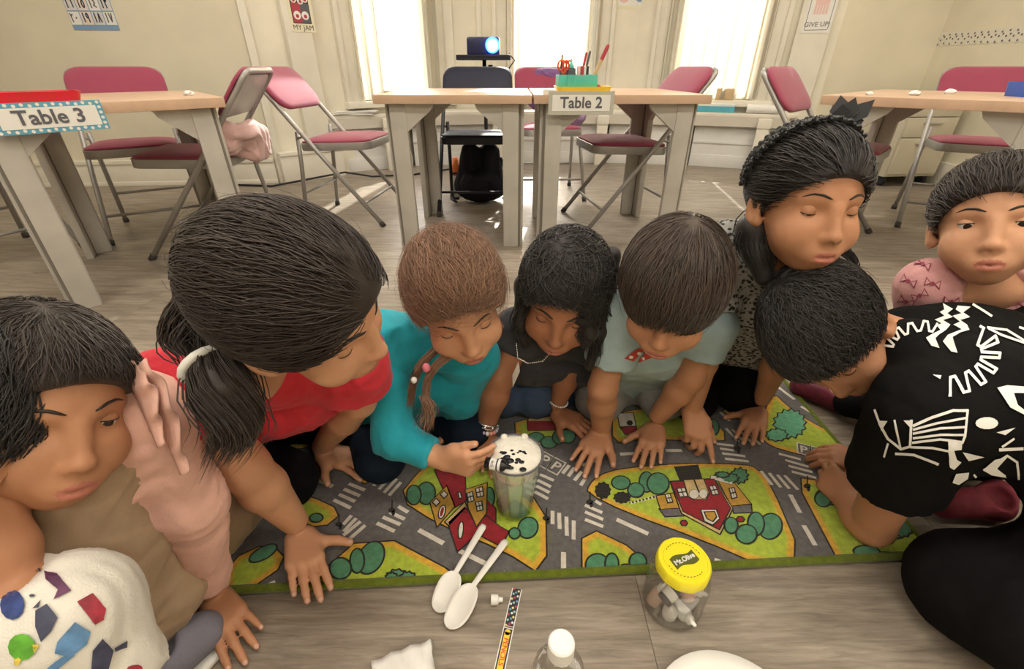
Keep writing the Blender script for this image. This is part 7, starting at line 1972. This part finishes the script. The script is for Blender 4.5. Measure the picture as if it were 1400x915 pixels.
# ---- child in the paint-blot shirt, cut by the lower left corner ---------------------------------------------------------
def child_paint():
    e = figure('person', FL(60, 940), 'child in a white shirt with coloured paint blots, cut off by the lower left corner')
    H = Head(J(-84, 606, .42), CV(-.05, -.55, -.82), CV(.15, .82, -.52), 1.0)
    nk = J(-14, 760, .43); sL = J(98, 838, .435); sR = J(-110, 860, .42); hL = J(110, 1080, .52); hR = J(-60, 1080, .50)
    eL = J(185, 1000, .47); wL = J(180, 1090, .53)
    lo, hi = bounds(H.c - .12, H.c + .12, nk, sR - .03, sL + .05, wL - .1, wL + .08, hR, hL); lo[2] = 0.02
    S_ = Skin(lo, hi, .003); sculpt_head(S_.F, H); S_.F.cone(H.w(0, -.025, -.05), nk, .034, .036, .02); torso_in(S_.F, nk, mid(sR, nk, .2), mid(sL, nk, .2), mid(sR, hR, .4), mid(sL, hL, .4), .028, .034, .03); S_.arm(sL, eL, wL, (.030, .026, .019))
    hand(S_.F, wL, [.2, .8, -.4], Z, [-1, 0, 0], (14, 12, 10), .1, 1.0)
    S_.build(H, SK_A, e); face_details(H, e, SK_A, .6)
    wh = cloth('white_cotton', (0.72, 0.69, 0.62), .85)
    def d(F):
        torso(F, mid(nk, (sR + sL) / 2, .55), sR, sL, hR, hL, .046, .058, .060, .03); sleeve(F, sL, mid(sL, eL, .6), .048, .052); F.cone(J(-16, 742, .41), J(-40, 690, .40), .050, .05, .006, '-')
    lo, hi = bounds(sR - .08, sL + .09, hR - .08, hL + .08, eL, nk); sh = garment('shirt', d, lo, hi, wh, e, fold=(.004, 45), seed=68)
    def d(F):
        for h_ in (hL, hR): F.cone([h_[0], h_[1], .062], [h_[0], h_[1] - .22, .058], .062, .048, .02); F.cone([h_[0], h_[1] - .22, .055], [h_[0] + .05, h_[1] - .08, .05], .046, .036, .02)
    lo, hi = bounds(hL - [.1, .3, .1], hR - [.1, .3, .1], hL + .1, hR + .1); garment('trousers', d, lo, hi, cloth('slate_trousers', (.03, .04, .07)), e, fold=(.003, 45), seed=6)
    bv = bvh_of(sh); b = MB(); X = lambda pts: zc(0, 640, 3.327, pts)
    cols = [mat('paint_' + n_, c, .6, var=.35, vscale=60) for n_, c in (('navy', (.03, .06, .22)), ('green', (.10, .34, .03)), ('blue', (.10, .22, .40)), ('slate', (.045, .05, .09)), ('crimson', (.33, .03, .05)), ('plum', (.10, .03, .08)), ('yellow', (.65, .52, .08)))]
    BL = [(ell(62, 625, 56, 66, 12), 0), (ell(105, 812, 62, 60, 12), 1), ([(340, 700), (410, 745), (395, 800), (320, 860), (250, 840), (262, 790)], 2), ([(215, 618), (265, 680), (235, 740), (190, 790), (165, 720), (165, 650)], 3), ([(350, 610), (420, 570), (480, 640), (470, 690), (430, 712), (390, 660)], 4), ([(205, 470), (260, 485), (325, 560), (245, 600), (265, 555), (210, 510)], 5), ([(90, 465), (180, 470), (110, 495)], 5), ([(160, 400), (175, 405), (170, 440), (195, 470), (185, 475), (158, 435)], 3), ([(420, 830), (465, 775), (512, 830), (490, 915), (415, 915)], 3), ([(515, 820), (575, 785), (575, 815), (520, 835)], 3), (ell(610, 912, 34, 16, 10), 4), ([(70, 860), (110, 850), (90, 895), (70, 890)], 6), ([(150, 800), (185, 800), (160, 840)], 6), ([(250, 880), (320, 830), (340, 850), (260, 915), (210, 912)], 2), ([(152, 640), (190, 600), (180, 635)], 3), (ell(150, 582, 14, 7, 8), 3)]
    for p, c_ in BL:
        b = MB(); decal(b, bv, [X(p)], 0, .0014, 5)
        if b.f: b.build('paint_blot', cols[c_], sh)
    st = Strands(); cap_hair(H, st, 2000, (.1, -.35, .93), 'short', False, 111, 1.06, .0010, .04, .03, .9, .008); build_hair(H, st, H_BLACK, e, 'short', 1.06)
    finish(e)
child_paint()
# red shoe lying beyond the rug's right edge
mr_ = mat('dark_red_shoe', (.20, .022, .035), .8, var=.2, vscale=40, bump=.2, bscale=100)
sp0, sp1 = FL(1356, 688, .03), FL(1292, 690, .028)
def _d(F): F.cone(sp0, sp1, .032, .026, .01); F.cone(sp0, sp0 + [.03, .02, 0], .034, .030, .01); F.ball(sp0 + [0, -.005, .028], .026, .01, '-')
_o = garment('red_shoe', _d, np.minimum(sp0, sp1) - .06, np.maximum(sp0, sp1) + .07, mr_, None, h=.003)
tag(_o, 'dark red shoe on the floor at the right edge of the rug', 'shoe')
# ================================================================ soft things on chairs and floor
def cloth_heap(name, label, cat, blobs, m, seed, amp=.012, freq=26, h=.006):
    lo = np.min([np.array(c) - max(r) for c, r in blobs], 0); hi = np.max([np.array(c) + max(r) for c, r in blobs], 0)
    F = Field(lo - .03, hi + .03, h)
    for c, r in blobs: F.ell(c, r, None, .03)
    V, Q = F.mesh(); V = folds(V, vnormals(V, Q), amp, freq, seed); V[:, 2] = np.maximum(V[:, 2], .003)
    o = link(name, np_mesh(name, V, Q), m); return tag(o, label, cat)
jk = cloth('pink_fleece', (0.62, 0.40, 0.38), .95, .08, 25, 200, .5, .5)
cloth_heap('pink_jacket', 'crumpled pale pink jacket hanging on the chair at table three', 'jacket', [((-1.24, 2.20, .475), (.06, .10, .06)), ((-1.20, 2.30, .45), (.06, .11, .075)), ((-1.23, 2.12, .50), (.05, .07, .07)), ((-1.18, 2.24, .50), (.05, .12, .05))], jk, 4, .022, 20)
pj = cloth('purple_fabric', (0.20, 0.10, 0.24), .9, .1, 20, 200, .4)
cloth_heap('purple_jacket', 'purple jacket hung over the backrest of the chair behind table two', 'jacket', [((.235, 3.575, .68), (.17, .05, .075)), ((.22, 3.545, .58), (.13, .05, .09))], pj, 6, .010)
cloth_heap('purple_bag', 'lilac bag lying on the seat of the chair behind table two', 'bag', [((.35, 3.20, .49), (.12, .10, .075))], cloth('lilac_fabric', (0.36, 0.24, 0.42), .8, .1, 20), 9, .010)
bpk = empty('backpack', (-.20, 3.02, 0), 0, 'black backpack standing on the floor under the black chair', 'backpack')
F = Field((-.24, -.16, 0), (.24, .18, .42), .006)
F.ell((0, 0, .10), (.17, .11, .10), None, .0); F.cone((-.07, .02, .12), (-.06, .02, .30), .085, .06, .03); F.cone((.07, .02, .12), (.06, .02, .30), .085, .06, .03); F.ell((0, -.07, .12), (.12, .05, .08), None, .02); F.cut((0, 0, .004), (0, 0, -1))
V, Q = F.mesh(); V = folds(V, vnormals(V, Q), .006, 26, 3); V[:, 2] = np.maximum(V[:, 2], .003); link('bag_body', np_mesh('bag_body', V, Q), cloth('black_nylon', (.014, .014, .018), .6), bpk)
for q in ([(.14, -.04, .03), (.19, -.05, .05), (.19, -.06, .12), (.13, -.05, .28)], [(-.14, -.04, .03), (-.19, -.05, .03), (-.15, -.09, .02)]):
    b = MB(); b.tube(q, .008, 6); b.build('strap', M['black_vinyl'], bpk, smooth=True)
b = MB(); b.tube([(-.03, 0, .36), (-.03, 0, .395), (.03, 0, .395), (.03, 0, .36)], .007, 6); b.build('handle', M['black_vinyl'], bpk, smooth=True)
ob = empty('water_bottle', (-.37, 3.16, 0), 0, 'orange and white bottle standing beside the black backpack', 'bottle')
b = MB(); b.lathe([(0, 0), (.032, 0), (.032, .18), (.02, .19)], 16); b.build('body', M['paper'], ob, smooth=True); b = MB(); b.lathe([(.033, .14), (.033, .185), (.021, .21), (.018, .25), (0, .251)], 16); b.build('cap', mat('orange_plastic', (.75, .18, .04), .4), ob, smooth=True)
